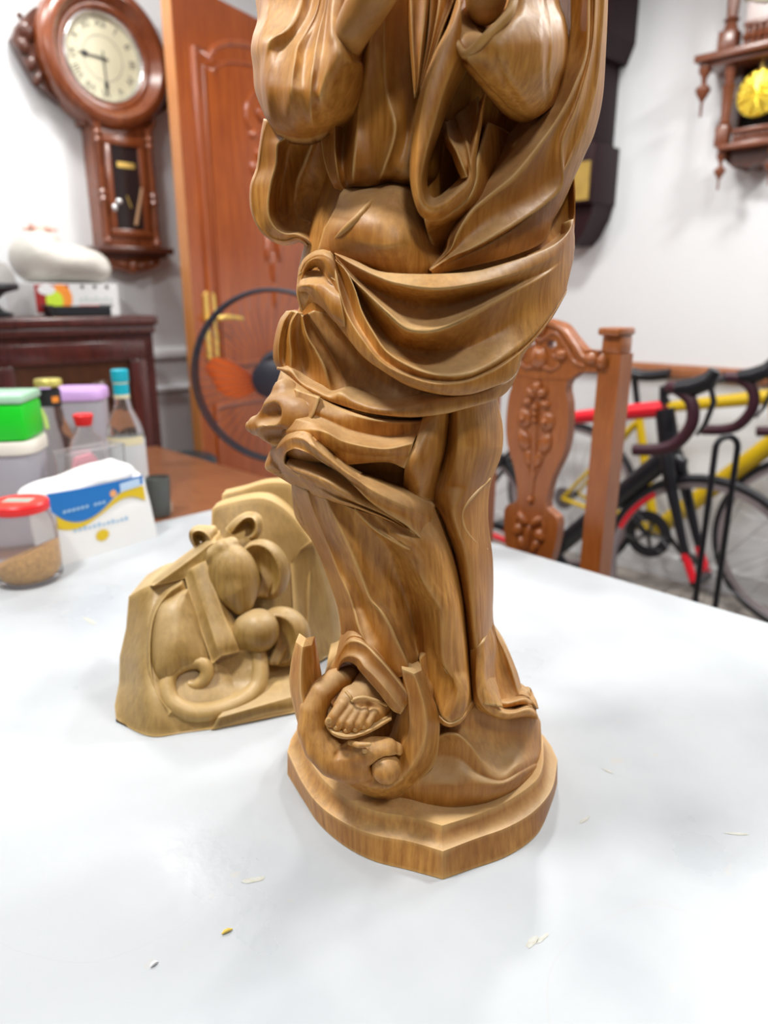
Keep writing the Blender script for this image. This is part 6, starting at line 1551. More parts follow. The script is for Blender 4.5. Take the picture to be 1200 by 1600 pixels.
# pendulum disc with a pressed star
pd = gk(1185, 145, 0.115); pr_ = 0.072
g = G(); v = [(GW / 2, -0.122, pd[1])]; f = []
for k in range(32):
    a = 2 * PI * k / 32; v.append((GW / 2 + pr_ * math.cos(a), -0.115, pd[1] + pr_ * math.sin(a)))
for k in range(16):
    a = 2 * PI * k / 16 + 0.1; r = pr_ * (0.82 if k % 2 == 0 else 0.3); v.append((GW / 2 + r * math.cos(a), -0.126 if k % 2 else -0.118, pd[1] + r * math.sin(a)))
for k in range(32): f.append((1 + k, 1 + (k + 1) % 32, 33 + ((k + 1) // 2) % 16, 33 + (k // 2) % 16))
for k in range(16): f.append((0, 33 + k, 33 + (k + 1) % 16))
g.add(v, f); g.lathe([(pr_, -0.115), (pr_ + 0.004, -0.11), (pr_, -0.105), (0.001, -0.105)], 32, (GW / 2, 0, pd[1]), axis='y')
pend = g.build('pendulum_disc', mat('bright_gold', (0.95, 0.72, 0.08), rough=0.3, metal=0.6), gc)
g = G(); g.box(GW / 2 - 0.004, GW / 2 + 0.004, -0.112, -0.108, pd[1] + pr_, zs1 - 0.03); g.build('pendulum_rod', M_brass, gc)
g = G(); g.prism([(GW / 2 - 0.03, zs1 - 0.03), (GW / 2 + 0.03, zs1 - 0.03), (GW / 2, zs1 - 0.075)], -0.075, -0.065); g.build('glass_pendant', mat('dull_grey_brass', (0.35, 0.3, 0.2), rough=0.3, metal=0.5), gc)
def gallery(zb, h, xa_, xb_, y, n, rb):
    g = G(); g.box(xa_, xb_, y - 0.012, y + 0.012, zb + h, zb + h + 0.014, 0.002); g.box(xa_, xb_, y - 0.012, y + 0.012, zb, zb + 0.008, 0.002); r = g.build('gallery_rail', M_gal, gc, smooth=True)
    for k in range(n):
        x = xa_ + (xb_ - xa_) * (k + 0.5) / n
        g = G(); g.lathe([(0.001, zb + .008), (rb * .6, zb + .008), (rb * .45, zb + h * .3), (rb, zb + h * .5), (rb * .45, zb + h * .75), (rb * .6, zb + h), (0.001, zb + h)], 10, (x, y, 0)); g.build('baluster', M_gal, r, smooth=True)
zg = gk(1165, 205)[1]
gallery(zs2 + 0.012, 0.034, 0.035, GW - 0.035, -0.13, 9, 0.009)
gallery(zs1 + 0.012, 0.062, 0.035, GW - 0.035, -0.14, 6, 0.016)
for x in (0.0 - 0.015, GW + 0.015):
    g = G(); g.box(x - 0.03, x + 0.03, -0.165, -0.105, zs1 + 0.01, zs1 + 0.075, 0.004); g.lathe([(0.026, zs1 + 0.075), (.022, zs1 + .09), (.018, zs1 + .10), (.028, zs1 + .11), (.018, zs1 + .118), (.022, zs1 + .2), (.02, zs1 + .36), (0.001, zs1 + .36)], 14, (x, -0.135, 0)); g.build('upper_column', M_gal, gc, smooth=True)
g = G(); g.prism([(0.02, zs1 + 0.09), (GW - 0.02, zs1 + 0.09), (GW - 0.02, zs1 + 0.40), (0.02, zs1 + 0.40)], -0.10, 0); g.build('upper_case', M_gal, gc)
g = G(); relief(g, [(GW * 0.2, zs1 + 0.19, .04, .02, .5, .02), (GW * 0.8, zs1 + 0.19, .04, .02, -.5, .02)], -0.10); g.lathe([(0.001, -0.112), (0.12, -0.112), (0.125, -0.105), (0.125, -0.1)], 40, (GW / 2, 0, zs1 + 0.27), axis='y'); g.build('dial_surround', M_dial, gc, smooth=True)

# ================================================================ road bicycles
M_tyre = mat('black_tyre_rubber', (0.012, 0.012, 0.016), rough=0.55)
M_black = mat('black_bike_paint', (0.014, 0.014, 0.018), rough=0.3)
M_tape = mat('dark_plum_bar_tape', (0.050, 0.012, 0.022), rough=0.5)
M_red = mat('red_bike_paint', (0.75, 0.015, 0.03), rough=0.3)
M_yel = mat('yellow_bike_paint', (0.62, 0.42, 0.01), rough=0.25)
M_rim = mat('grey_pink_rim', (0.28, 0.24, 0.25), rough=0.4)
M_spoke = mat('steel_spoke', (0.25, 0.25, 0.27), rough=0.3, metal=0.7)
def wheel(parent, x, z, accent=None):
    r = 0.34
    g = G(); g.torus((x, 0, z), r - 0.014, 0.0135, 'y', 56, 10); ty = g.build('tyre', M_tyre, parent, smooth=True)
    g = G(); n = 56; v = []; f = []
    for k in range(n):
        a = 2 * PI * k / n
        for (q, y) in ((r - 0.026, -0.011), (r - 0.026, 0.011), (r - 0.044, 0.009), (r - 0.044, -0.009)): v.append((x + q * math.cos(a), y, z + q * math.sin(a)))
    for k in range(n):
        k2 = (k + 1) % n
        for i in range(4): f.append((k * 4 + i, k2 * 4 + i, k2 * 4 + (i + 1) % 4, k * 4 + (i + 1) % 4))
    g.add(v, f); rim = g.build('rim', M_rim, parent, smooth=True, angle=35)
    if accent:
        n = 8
        for (a0) in accent:
            g = G(); v = []; f = []; b = 0
            for k in range(n + 1):
                a = a0 + k * math.radians(34) / n
                for (q, y) in ((r - 0.028, -0.0118), (r - 0.0435, -0.0105)): v.append((x + q * math.cos(a), y, z + q * math.sin(a)))
            for k in range(n): f.append((b + 2 * k, b + 2 * k + 1, b + 2 * k + 3, b + 2 * k + 2))
            g.add(v, f); g.build('rim_sticker', M_red, rim)
    g = G(); g.tube([(x, -0.05, z), (x, 0.05, z)], 0.016, n=12); g.build('hub', M_black, parent, smooth=True)
    for k in range(20):
        a = 2 * PI * k / 20; s = 0.03 if k % 2 else -0.03
        b = a + (0.5 if (k // 2) % 2 else -0.5)
        g = G(); g.tube([(x + 0.02 * math.cos(b), s, z + 0.02 * math.sin(b)), (x + (r - 0.05) * math.cos(a), 0, z + (r - 0.05) * math.sin(a))], 0.0011, n=4, cap=False); g.build('spoke', M_spoke, parent)
def bicycle(name, label, loc, rz, frame_m, second_m, tape_m, accent):
    b = empty(name, loc, rz, label, 'bicycle', 'bicycles leaning by the wall')
    wheel(b, 0.0, 0.34); wheel(b, 0.98, 0.34, accent)
    A = {'bb': (0.41, 0, 0.27), 'st': (0.285, 0, 0.76), 'ht': (0.80, 0, 0.865), 'hb': (0.835, 0, 0.725), 'ra': (0, 0, 0.34), 'fa': (0.98, 0, 0.34), 'sp': (0.255, 0, 0.89)}
    def tb(nm, p, q, r0, r1, m, fl=None, n=12):
        g = G(); P = [tuple(np.array(p) * (1 - t) + np.array(q) * t) for t in np.linspace(0, 1, 5)]
        g.tube(P, list(np.linspace(r0, r1, 5)), n=n, flat=fl); g.build(nm, m, b, smooth=True, angle=60)
    tb('top_tube', A['st'], A['ht'], 0.019, 0.027, second_m); tb('down_tube', A['bb'], A['hb'], 0.034, 0.034, frame_m); tb('seat_tube', A['bb'], A['st'], 0.022, 0.017, frame_m)
    tb('head_tube', A['hb'], A['ht'], 0.034, 0.030, frame_m); tb('seat_post', A['st'], A['sp'], 0.013, 0.013, M_black)
    for s in (-1, 1):
        tb('chain_stay', (A['bb'][0], s * 0.02, A['bb'][2]), (0, s * 0.06, 0.34), 0.014, 0.009, second_m)
        tb('seat_stay', (A['st'][0], s * 0.015, A['st'][2] - 0.05), (0, s * 0.06, 0.34), 0.010, 0.008, frame_m)
        g = G(); g.tube([(0.835, s * 0.03, 0.735), (0.86, s * 0.045, 0.66), (0.93, s * 0.05, 0.46), (0.98, s * 0.05, 0.34)], [0.022, 0.020, 0.014, 0.010], n=12); g.build('fork_blade', M_black, b, smooth=True)
        g = G(); g.tube([(0.94, s * 0.0505, 0.43), (0.978, s * 0.0505, 0.345)], [0.0145, 0.0125], n=10); g.build('fork_tip', second_m, b, smooth=True)
    g = G(); g.tube([(0.80, 0, 0.88), (0.79, 0, 0.92), (0.87, 0, 0.945), (0.895, 0, 0.95)], [0.018, 0.018, 0.016, 0.018], n=12); g.build('stem', M_black, b, smooth=True)
    g = G(); g.tube([(0.895, y, 0.95) for y in (-0.20, -0.1, 0, 0.1, 0.20)], 0.014, n=12); g.build('handlebar_top', M_black, b, smooth=True)
    for s in (-1, 1):
        pts = cr([(0.895, s * 0.19, 0.955), (0.93, s * 0.215, 0.955), (0.975, s * 0.222, 0.925), (0.985, s * 0.226, 0.865), (0.95, s * 0.230, 0.805), (0.90, s * 0.235, 0.782), (0.83, s * 0.238, 0.772)], 20)
        g = G(); g.tube([tuple(p) for p in pts], 0.0175, n=12); g.build('drop_bar', tape_m, b, smooth=True)
        g = G(); g.tube([(0.93, s * 0.220, 0.957), (0.975, s * 0.220, 0.965), (1.015, s * 0.220, 0.985), (1.028, s * 0.220, 1.015)], [0.021, 0.026, 0.025, 0.016], n=12); g.build('brake_hood', M_black, b, smooth=True)
        g = G(); g.tube([(1.02, s * 0.220, 0.975), (1.035, s * 0.220, 0.93), (1.02, s * 0.220, 0.87), (1.0, s * 0.220, 0.835)], [0.008, 0.010, 0.009, 0.006], n=8, flat=(1.4, 0.7)); g.build('brake_lever', M_black, b, smooth=True)
    g = G()                               # saddle
    L = 0.27; v = []; f = []; n = 12
    for i in range(13):
        t = i / 12; hw_ = 0.068 * (1 - t) ** 1.5 + 0.018; x = 0.13 + L * t; z = 0.915 + 0.012 * math.cos(t * 5)
        for k in range(n):
            a = 2 * PI * k / n; v.append((x, hw_ * math.cos(a), z + (0.018 if math.sin(a) > 0 else 0.026) * math.sin(a)))
    for i in range(12):
        for k in range(n): k2 = (k + 1) % n; f.append((i * n + k, i * n + k2, (i + 1) * n + k2, (i + 1) * n + k))
    f.append(tuple(range(n))); f.append(tuple(12 * n + k for k in range(n)))
    g.add(v, f); g.build('saddle', M_black, b, smooth=True, angle=60)
    g = G(); g.lathe([(0.055, -0.062), (0.098, -0.062), (0.100, -0.058), (0.055, -0.056)], 32, (0.41, 0, 0.27), axis='y')
    for k in range(5): a = 2 * PI * k / 5; g.tube([(0.41, -0.06, 0.27), (0.41 + 0.085 * math.cos(a), -0.06, 0.27 + 0.085 * math.sin(a))], 0.008, n=6)
    g.build('chainring', M_black, b, smooth=True)
    for s in (-1, 1):
        g = G(); e = (0.41 + s * 0.12, s * 0.075, 0.27 - s * 0.12); g.tube([(0.41, s * 0.07, 0.27), e], [0.013, 0.010], n=8); cr_ = g.build('crank', M_black, b, smooth=True)
        g = G(); g.box(e[0] - 0.035, e[0] + 0.035, s * 0.08 if s > 0 else -0.15, 0.15 if s > 0 else -0.08, e[2] - 0.012, e[2] + 0.012, 0.004); g.build('pedal', M_black, cr_)
    g = G(); g.lathe([(0.001, -0.05), (0.05, -0.05), (0.045, -0.035), (0.03, -0.03)], 24, (0, 0, 0.34), axis='y'); g.build('cassette', M_spoke, b, smooth=True)
    g = G(); g.tube([(0.845, 0, 0.72), (0.87, 0, 0.70), (0.875, 0, 0.675)], [0.022, 0.026, 0.018], n=10); g.build('brake_calliper', M_black, b, smooth=True)
    return b
fa = at_z(1095, 905, 0.34); fa = np.array([fa[0], fa[1]])
ra_ = fa + E1 * 0.98
print('black bike', fa, NR[0] * fa[0] + NR[1] * fa[1])
b1 = bicycle('road_bicycle', 'black road bicycle with red tubes and plum bar tape nearest the chair', (ra_[0], ra_[1], 0), RA, M_black, M_red, M_tape, (math.radians(125), math.radians(300)))
fy = fa - E1 * 0.14 + E2 * 0.58; ry_ = fy + E1 * 0.98
b2 = bicycle('road_bicycle', 'yellow road bicycle behind the black one, against the white wall', (ry_[0], ry_[1], 0), RA, M_yel, M_yel, M_tape, None)
# inverted-U floor stand
hs = at_y(1120, 900, 1.80); he = at_y(1152, 900, 1.80)
h1 = at_y(1118, 700, 1.80)
zt = float(at_y(1135, 682, 1.80)[2])
bs = empty('bicycle_stand', (float(h1[0]) + 0.028, 1.80, 0), 0, 'black steel hoop bicycle stand in front of the wheels', 'stand')
g = G(); P = [(-0.028, 0, 0.02), (-0.028, 0, zt - 0.03)] + [(-0.028 * math.cos(a), 0, zt - 0.03 + 0.03 * math.sin(a)) for a in np.linspace(0.2, PI - 0.2, 9)] + [(0.028, 0.0, zt - 0.03), (0.028, 0.0, 0.02)]
g.tube(P, 0.008, n=10); g.build('hoop', M_black, bs, smooth=True)
g = G(); g.box(-0.15, 0.15, -0.012, 0.012, 0, 0.025); g.box(-0.012, 0.012, -0.15, 0.15, 0, 0.024); g.build('foot', M_black, bs)
# ================================================================ things at the left end of the table
M_clear = mat('clear_plastic', (0.93, 0.95, 0.96), rough=0.08, trans=0.92, ior=1.15)
M_glass = mat('clear_bottle_glass', (0.93, 0.96, 0.95), rough=0.03, trans=0.97, ior=1.25)
M_jar = mat('frosted_jar_plastic', (0.95, 0.94, 0.95), rough=0.15, trans=0.9, ior=1.12)
M_redcap = mat('bright_red_plastic', (0.85, 0.02, 0.02), rough=0.35)
M_blue = mat('blue_print', (0.01, 0.17, 0.52), rough=0.4)
M_gold = mat('mustard_print', (0.75, 0.52, 0.01), rough=0.4)
M_pack = mat('white_tissue_pack', (0.86, 0.85, 0.83), rough=0.4)
M_tissue = mat('white_tissue_paper', (0.84, 0.84, 0.84), rough=0.8, bump=0.3, bscale=60)
# ---- tissue pack
a = at_z(93, 886, TABLE_Z); c = at_z(246, 838, TABLE_Z)
pw = float(np.hypot(c[0] - a[0], c[1] - a[1])); pang = math.atan2(c[1] - a[1], c[0] - a[0])
tp = empty('tissue_pack', (a[0], a[1], TABLE_Z), pang, 'white tissue pack with a blue and mustard wave print on the white board', 'tissue pack')
PX = np.array([math.cos(pang), math.sin(pang)]); PNn = (math.sin(pang), -math.cos(pang)); PD = PNn[0] * a[0] + PNn[1] * a[1]
def pl(px, py):
    p = at_plane(px, py, PNn, PD); return float((p[0] - a[0]) * PX[0] + (p[1] - a[1]) * PX[1]), float(p[2] - TABLE_Z)
ph = pl(226, 744)[1]; print('pack', pw, ph)
depth = 0.085
g = G()                                   # softly leaning box
v = []
NX = 14
def pz(t): return ph * (1.0 + 0.02 * math.sin(t * 7))
sec = lambda t: [(0.0, 0.0), (0.0, pz(t) * 0.5), (0.004, pz(t) * 0.93), (0.012, pz(t)), (depth * 0.5, pz(t) + 0.012 + 0.006 * math.sin(t * 9)), (depth - 0.012, pz(t)), (depth, pz(t) * 0.93), (depth, 0.0)]
xl0 = pl(72, 768)[0]; xr0 = pl(226, 744)[0]
for i in range(NX + 1):
    t = i / NX
    for (y, z) in sec(t):
        k = z / ph
        x = (0 + (xl0) * k) * (1 - t) + (pw + (xr0 - pw) * k) * t
        v.append((x, y, z))
f = []
m = 8
for i in range(NX):
    for k in range(m): f.append((i * m + k, i * m + (k + 1) % m, (i + 1) * m + (k + 1) % m, (i + 1) * m + k))
f += [tuple(range(m)), tuple(NX * m + k for k in range(m))]
g.add(v, f); g.build('pack_body', M_pack, tp, smooth=True, angle=50)
def wave(pts_top, pts_bot, y, name, m):
    T = cr([(*pl(*p), 0) for p in pts_top], 30); B = cr([(*pl(*p), 0) for p in pts_bot], 30)
    g = G(); v = [(x, y, z) for x, z, _ in T] + [(x, y, z) for x, z, _ in B]
    g.add(v, [(i, i + 1, 31 + i, 30 + i) for i in range(29)]); return g.build(name, m, tp)
wave([(72, 772), (120, 764), (170, 754), (222, 742)], [(80, 800), (100, 812), (128, 814), (155, 800), (185, 770), (210, 757), (223, 757)], -0.0012, 'blue_wave_print', M_blue)
wave([(88, 806), (105, 815), (128, 816), (155, 802), (185, 773), (210, 760), (224, 759)], [(90, 827), (108, 828), (132, 822), (160, 802), (188, 781), (208, 776), (227, 782)], -0.0008, 'mustard_wave_print', M_gold)
g = G(); P = []
sx, sz = pl(160, 836)
for k in range(24):
    t = 2 * PI * k / 24; r = 0.016 * (1.0 if k % 2 else 0.72); P.append((sx + r * math.cos(t), -0.0008, sz + r * 0.8 * math.sin(t)))
g.add(P, [tuple(range(24))]); g.build('sunburst_print', M_gold, tp)
M_lblue = mat('pale_blue_print', (0.35, 0.55, 0.75), rough=0.5)
x_a, z_a = pl(115, 832); x_b, z_b = pl(202, 812)
for k in range(12):
    t = k / 12; g = G(); xx = x_a + (x_b - x_a) * t; zz = z_a + (z_b - z_a) * t
    hgt = 0.0045 + 0.0015 * ((k * 7) % 3)
    g.add([(xx, -0.0008, zz), (xx + 0.006, -0.0008, zz + 0.001), (xx + 0.006, -0.0008, zz + hgt), (xx, -0.0008, zz + hgt)], [(0, 1, 2, 3)]); g.build('letter_print', M_lblue, tp)
x_a, z_a = pl(98, 803); x_b, z_b = pl(166, 786)
for k in range(10):
    if k == 6: continue
    t = k / 10; g = G(); xx = x_a + (x_b - x_a) * t; zz = z_a + (z_b - z_a) * t
    g.add([(xx, -0.0018, zz), (xx + 0.006, -0.0018, zz + 0.001), (xx + 0.006, -0.0018, zz + 0.006), (xx, -0.0018, zz + 0.005)], [(0, 1, 2, 3)]); g.build('letter_print', M_lblue, tp)
g = G(); xx, zz = pl(176, 771); g.add([(xx + 0.007 * math.cos(t), -0.0018, zz + 0.007 * math.sin(t)) for t in np.linspace(0, 2 * PI, 14)[:-1]], [tuple(range(13))]); g.build('orange_dot_print', mat('orange_dot', (0.85, 0.4, 0.15)), tp)
g = G(); xx, zz = pl(187, 764); x2, z2 = pl(218, 754); g.add([(xx, -0.0018, zz - 0.006), (x2, -0.0018, z2 - 0.006), (x2, -0.0018, z2 + 0.010), (xx, -0.0018, zz + 0.010)], [(0, 1, 2, 3)]); g.build('white_badge_print', mat('badge_print', (0.5, 0.66, 0.85)), tp)
# crumpled tissue showing on top
so = Soft((-0.03, 0.0, ph - 0.01), (pw - 0.01, depth, ph + 0.05), 0.004)
so.ball((pw * 0.62, depth * 0.55, ph + 0.004), (pw * 0.34, 0.045, 0.028)); so.ball((pw * 0.2, depth * 0.55, ph), (pw * 0.34, 0.045, 0.020), k=0.02); so.cap([(pw * 0.5, 0.03, ph + 0.02), (pw * 0.75, 0.05, ph + 0.026)], [0.006, 0.008], k=0.01)
so.plane((0, 0, ph - 0.006), (0, 0, -1))
so.build('tissue', M_tissue, tp, 2)

def bottle(name, label, px, Y, py_top, prof, m, cat='bottle', base=TABLE_Z):
    """lathe bottle whose axis is seen at px (at its top) ; prof in fractions of the height, radii in m"""
    t = at_y(px, py_top, Y); h = float(t[2]) - base
    e = empty(name, (float(t[0]), Y, base), 0, label, cat)
    g = G(); g.lathe([(r, z * h) for r, z in prof], 28); g.build('body', m, e, smooth=True, angle=50)
    return e, h
# ---- red-lidded jar of brown sugar
jp = at_z(47, 905, TABLE_Z); jy = float(jp[1])
jar = empty('lidded_jar', (float(jp[0]), jy, TABLE_Z), 0, 'clear jar of brown sugar with a red lid in front of the tissue pack', 'jar')
jt = float(at_y(30, 782, jy)[2]) - TABLE_Z
JR = 0.5 * float(at_y(97, 870, jy)[0] - at_y(-2, 870, jy)[0])
print('jar', JR, jt)
tilt = float(at_y(36, 782, jy)[0]) - float(jp[0])
g = G(); g.lathe([(0.001, 0.001), (JR * 0.9, 0.001), (JR, 0.008), (JR, jt * 0.55), (JR * 0.93, jt * 0.75), (JR * 0.8, jt * 0.86), (JR * 0.78, jt * 0.9)], 36); g.build('glass', M_jar, jar, smooth=True, angle=60)
so = Soft((-JR, -JR, 0.0), (JR, JR, jt * 0.6), 0.0025)
so.cap([(0, 0, JR * 0.86), (0, 0, jt * 0.30)], [JR * 0.93, JR * 0.93]); so.plane((0, 0, jt * 0.36), (-0.45, 0, 1)); so.plane((0, 0, 0.003), (0, 0, -1))
X_, Y_ = so.X, so.Y; so.f = np.maximum(so.f, np.sqrt(X_ ** 2 + Y_ ** 2) - JR * 0.93) if False else so.f
sug = so.build('brown_sugar', mat('brown_sugar_grains', (0.80, 0.44, 0.12), rough=0.8, var=0.35, scale=160, bump=0.6, bscale=220), jar, 1); sug['kind'] = 'stuff'
g = G(); g.lathe([(0.001, jt), (JR * 0.80, jt), (JR * 0.86, jt - 0.003), (JR * 0.87, jt - 0.013), (JR * 0.84, jt - 0.016), (JR * 0.80, jt - 0.016)], 36); lid = g.build('lid', M_redcap, jar, smooth=True, angle=40)
g = G(); g.box(-0.022, 0.022, -0.012, 0.012, jt, jt + 0.0008); g.build('lid_window', mat('grey_green_lid_window', (0.38, 0.45, 0.40), rough=0.2), lid)
# ---- tall liquor bottle with teal cap
e, h = bottle('liquor_bottle', 'clear liquor bottle with a teal cap and foil behind the tissue pack', 186, 1.60, 577, [(0.001, 0.002), (0.036, 0.002), (0.040, 0.02), (0.040, 0.52), (0.036, 0.60), (0.022, 0.70), (0.0155, 0.78), (0.0145, 0.93)], M_glass)
M_tealcap = mat('teal_bottle_cap', (0.01, 0.42, 0.55), rough=0.35); M_label = mat('pale_grey_label', (0.62, 0.64, 0.66), rough=0.5); M_cream = mat('cream_label', (0.75, 0.68, 0.45), rough=0.5)
g = G(); g.lathe([(0.0175, h * 0.91), (0.0185, h * 0.92), (0.0185, h * 0.995), (0.016, h), (0.001, h)], 24); g.build('cap', M_tealcap, e, smooth=True, angle=40)
g = G(); g.lathe([(0.0165, h * 0.82), (0.0165, h * 0.905)], 24); nb = g.build('neck_band', M_tealcap, e, smooth=True)
g = G(); g.lathe([(0.0168, h * 0.795), (0.0168, h * 0.82)], 24); g.lathe([(0.0168, h * 0.90), (0.0168, h * 0.915)], 24); g.build('neck_foil', M_cream, nb, smooth=True)
g = G(); g.lathe([(0.0405, h * 0.17), (0.0405, h * 0.50)], 28); lb = g.build('label', M_label, e, smooth=True)
g = G(); g.lathe([(0.0408, h * 0.17), (0.0408, h * 0.185)], 28); g.build('label_stripe', M_tealcap, lb, smooth=True)
g = G(); g.lathe([(0.0407, h * 0.46), (0.0407, h * 0.52)], 28, a0=-PI * 0.9, a1=-0.2); g.build('label_band', M_cream, lb, smooth=True)
# ---- bottle with gold cap and black neck label
e, h = bottle('gold_capped_bottle', 'clear bottle with a gold screw cap and black neck label', 74, 1.56, 592, [(0.001, 0.002), (0.038, 0.002), (0.042, 0.02), (0.042, 0.50), (0.036, 0.60), (0.024, 0.70), (0.021, 0.78), (0.020, 0.95)], M_glass)
g = G(); g.lathe([(0.026, h * 0.945), (0.028, h * 0.95), (0.028, h * 0.99), (0.026, h), (0.001, h)], 28); g.build('cap', mat('pale_gold_cap', (0.66, 0.58, 0.16), rough=0.3, metal=0.4), e, smooth=True, angle=40)
g = G(); g.lathe([(0.0225, h * 0.80), (0.0225, h * 0.92)], 28); lb = g.build('neck_label', M_ink, e, smooth=True)
g = G(); g.lathe([(0.0228, h * 0.83), (0.0228, h * 0.875)], 12, a0=-1.0, a1=-0.3); g.build('orange_mark', mat('orange_print', (0.9, 0.30, 0.04)), lb)
g = G(); g.tube([(-0.012, -0.0225, h * 0.79), (-0.004, -0.026, h * 0.72), (0.002, -0.034, h * 0.64)], [0.004, 0.005, 0.004], n=6); g.build('green_strip_label', mat('yellow_green_print', (0.45, 0.62, 0.15)), e)
# ---- squeeze bottle with red cap
e, h = bottle('red_capped_bottle', 'frosted plastic bottle with a red flip cap between the other bottles', 129, 1.50, 647, [(0.001, 0.002), (0.034, 0.002), (0.037, 0.015), (0.037, 0.62), (0.030, 0.76), (0.016, 0.84), (0.015, 0.92)], M_jar)
g = G(); g.lathe([(0.015, h * 0.89), (0.0165, h * 0.9), (0.0205, h * 0.99), (0.019, h), (0.001, h)], 20); g.build('cap', M_redcap, e, smooth=True, angle=40)
# ---- stacked food containers
def tub(name, label, px, Y, pyt, w, d, h, m_lid, m_body, base, lid_h=0.02):
    t = at_y(px, pyt, Y)
    zt = float(t[2]); e = empty(name, (float(t[0]), Y, base), math.radians(8), label, 'food container')
    H = zt - base
    g = G(); n = 28; v = []; f = []
    def ringp(k, s, z): 
        a = 2 * PI * k / n; ca, sa = math.cos(a), math.sin(a); q = 4
        r = (abs(ca) ** q + abs(sa) ** q) ** (-1 / q); return (w / 2 * s * r * ca, d / 2 * s * r * sa, z)
    def loft(secs):
        v = [ringp(k, s, z) for s, z in secs for k in range(n)]
        f = [(i * n + k, i * n + (k + 1) % n, (i + 1) * n + (k + 1) % n, (i + 1) * n + k) for i in range(len(secs) - 1) for k in range(n)] + [tuple(range(n)), tuple((len(secs) - 1) * n + k for k in range(n))]
        return v, f
    g.add(*loft([(0.84, 0.001), (0.86, 0.004), (0.97, H - lid_h)])); g.build('tub', m_body, e, smooth=True, angle=40)
    g = G(); g.add(*loft([(1.02, H - lid_h - 0.004), (1.03, H - lid_h), (1.02, H - 0.004), (0.98, H), (0.6, H - 0.003)])); g.build('lid', m_lid, e, smooth=True, angle=40)
    return e, H
M_tubclear = mat('cloudy_tub_plastic', (0.66, 0.66, 0.74), rough=0.25, trans=0.35, ior=1.2)
tub('purple_lidded_container', 'cloudy plastic food container with a lilac lid behind the bottles', 118, 1.74, 606, 0.135, 0.12, 0.26, mat('lilac_lid', (0.66, 0.42, 0.82), rough=0.35), M_tubclear, TABLE_Z - 0.004)
M_cream2 = mat('cream_plastic', (0.78, 0.74, 0.66), rough=0.4)
e, H = tub('cream_lidded_container', 'clear container with a cream lid under the green one', 8, 1.35, 683, 0.13, 0.12, 0.16, M_cream2, M_tubclear, TABLE_Z)
zb = TABLE_Z + H
e2 = empty('green_container', (e.location.x - 0.006, 1.35, zb), math.radians(8), 'bright green container with a pale lid stacked on the cream-lidded one', 'food container')
hg = float(at_y(8, 612, 1.35)[2]) - zb
g = G(); g.box(-0.062, 0.062, -0.055, 0.055, 0.0, hg * 0.80, 0.008); g.build('tub', mat('vivid_green_plastic', (0.01, 0.62, 0.02), rough=0.35), e2, smooth=True)
g = G(); g.box(-0.064, 0.064, -0.057, 0.057, hg * 0.80, hg, 0.006); g.build('lid', mat('pale_green_lid', (0.40, 0.68, 0.48), rough=0.3), e2, smooth=True)
# ---- clear plastic bin behind the tissue pack
bp = at_z(40, 800, TABLE_Z)
bn = empty('clear_plastic_bin', (float(at_y(152, 800, 1.41)[0]), 1.41, TABLE_Z), pang, 'clear plastic bin standing behind the tissue pack', 'bin')
zt = float(at_y(150, 700, 1.41)[2]) - TABLE_Z
w2, d2 = 0.125, 0.045
g = G(); tk = 0.002
for (x0_, x1_, y0_, y1_) in ((-w2 / 2, w2 / 2, -d2 / 2, -d2 / 2 + tk), (-w2 / 2, w2 / 2, d2 / 2 - tk, d2 / 2), (-w2 / 2, -w2 / 2 + tk, -d2 / 2 + tk, d2 / 2 - tk), (w2 / 2 - tk, w2 / 2, -d2 / 2 + tk, d2 / 2 - tk)): g.box(x0_, x1_, y0_, y1_, 0.001, zt)
g.build('wall', M_clear, bn)
g = G(); g.tube([(-w2 / 2, -d2 / 2, zt), (w2 / 2, -d2 / 2, zt), (w2 / 2, d2 / 2, zt), (-w2 / 2, d2 / 2, zt), (-w2 / 2, -d2 / 2, zt)], 0.003, n=6); g.build('rim', M_jar, bn)
pk = at_y(128, 712, 1.40)
o = empty('pink_packet', (float(pk[0]), 1.41, TABLE_Z + 0.001), pang, 'small pink packet standing inside the clear bin', 'packet')
zpk = float(pk[2]) - TABLE_Z
g = G(); g.prism([(-0.024, 0), (0.024, 0), (0.026, zpk * 0.9), (0.015, zpk), (-0.02, zpk * 0.98), (-0.026, zpk * 0.85)], -0.006, 0.006); g.build('packet', mat('pink_packet_paper', (0.80, 0.30, 0.36), rough=0.4), o)
g = G(); g.box(-0.022, 0.022, -0.007, -0.0062, zpk * 0.2, zpk * 0.5); g.build('packet_label', M_label, o)
# ---- small dark tumbler and white shaker at the right end of the pack
e, h = bottle('dark_glass_tumbler', 'smoky grey glass tumbler beside the liquor bottle', 246, 1.50, 745, [(0.001, 0.002), (0.020, 0.002), (0.022, 0.01), (0.026, 0.99), (0.024, 1.0), (0.020, 0.1), (0.001, 0.08)], mat('smoky_tumbler_glass', (0.16, 0.17, 0.16), rough=0.1, trans=0.5, ior=1.3), cat='tumbler')
e, h = bottle('white_shaker', 'tiny white shaker bottle standing right of the dark tumbler', 257, 1.52, 757, [(0.001, 0.002), (0.010, 0.002), (0.011, 0.4), (0.007, 0.5), (0.009, 0.6), (0.009, 0.98), (0.006, 1.0), (0.001, 1.0)], mat('white_shaker_plastic', (0.78, 0.78, 0.78), rough=0.4), cat='shaker')
g = G(); g.lathe([(0.0112, h * 0.05), (0.0116, h * 0.38)], 16); g.build('band', M_cream2, e, smooth=True)
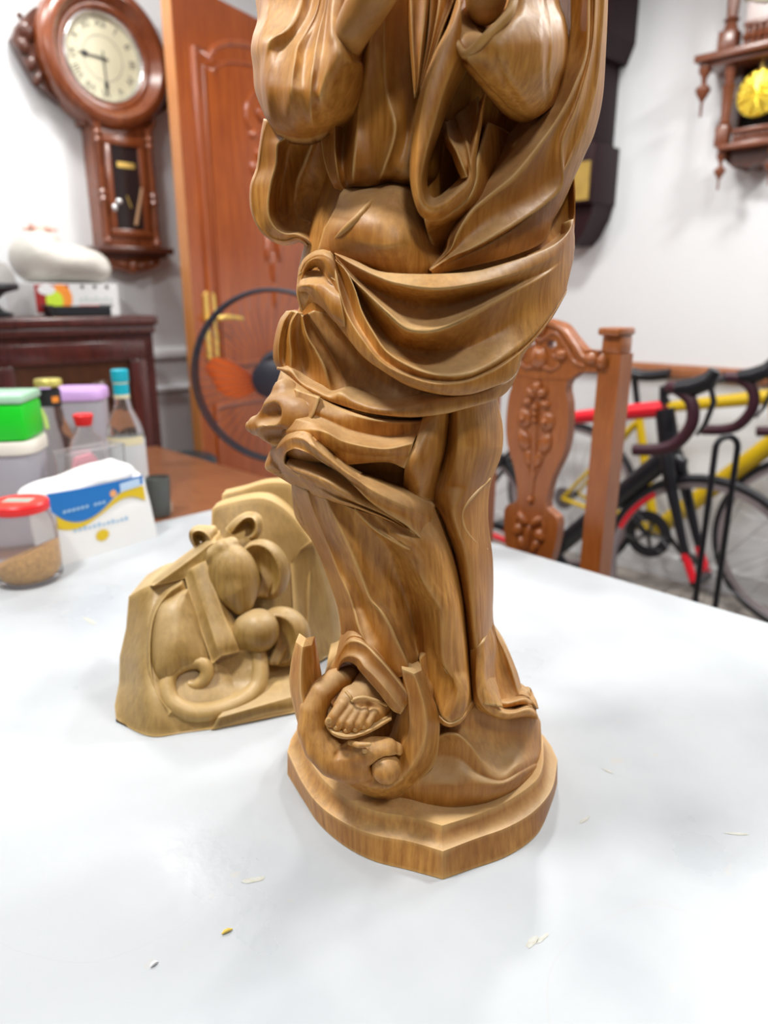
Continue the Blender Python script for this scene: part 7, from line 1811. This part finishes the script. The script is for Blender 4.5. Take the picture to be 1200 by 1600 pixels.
# ---- crumbs and marks
def crumb(px, py, L, w_, h_, rot, m, label):
    p = at_z(px, py, TABLE_Z); g = G(); v = []
    g.tube([(-L, 0, h_ * .6), (-L * .4, w_ * .3, h_), (L * .3, w_ * .2, h_), (L, -w_ * .2, h_ * .5)], [w_ * .3, w_, w_, w_ * .3], n=8, flat=(1, h_ / w_))
    o = g.build('crumb', m, loc=(float(p[0]), float(p[1]), TABLE_Z + 0.0004), smooth=True); o.rotation_euler = (0, 0, rot); tag(o, label, 'crumb')
crumb(355, 1457, 0.0042, 0.0014, 0.0012, 0.6, mat('yellow_crumb', (0.72, 0.52, 0.10), rough=0.7), 'yellow flake lying on the white board left of the plinth')
crumb(241, 1508, 0.003, 0.0014, 0.0012, 0.9, mat('white_crumb', (0.82, 0.82, 0.82), rough=0.7), 'white flake lying on the board near the bottom left')
board = bpy.data.objects['white_tabletop_board']
binv = board.matrix_world.inverted() if False else None
def stain(px, py, L, W, rot, m):
    p = at_z(px, py, TABLE_Z); q = np.array([p[0] - TC[0], p[1] - TC[1]])
    lx, ly = float(-(q @ E1)), float(q @ E2)
    g = G(); n = 14
    g.add([(L * math.cos(2 * PI * k / n) * (0.8 + 0.3 * rnd.random()), W * math.sin(2 * PI * k / n) * (0.7 + 0.5 * rnd.random()), 0) for k in range(n)], [tuple(range(n))])
    o = g.build('stain', m, board, loc=(lx, ly, TABLE_Z + 0.00025)); o.rotation_euler = (0, 0, rot)
M_stain = mat('dried_tan_stain', (0.46, 0.45, 0.36), rough=0.5, var=0.3, scale=200, col2=(0.56, 0.58, 0.57))
stain(832, 1472, 0.0075, 0.0032, 1.55, M_stain); stain(848, 1466, 0.0075, 0.0018, 1.5, M_stain); stain(914, 1281, 0.008, 0.0018, 1.45, M_stain); stain(950, 1205, 0.006, 0.002, 0.1, M_stain); stain(1150, 1303, 0.012, 0.0016, 0.7, M_stain); stain(395, 1375, 0.010, 0.003, 1.0, M_stain); stain(140, 970, 0.02, 0.004, 0.0, M_stain)
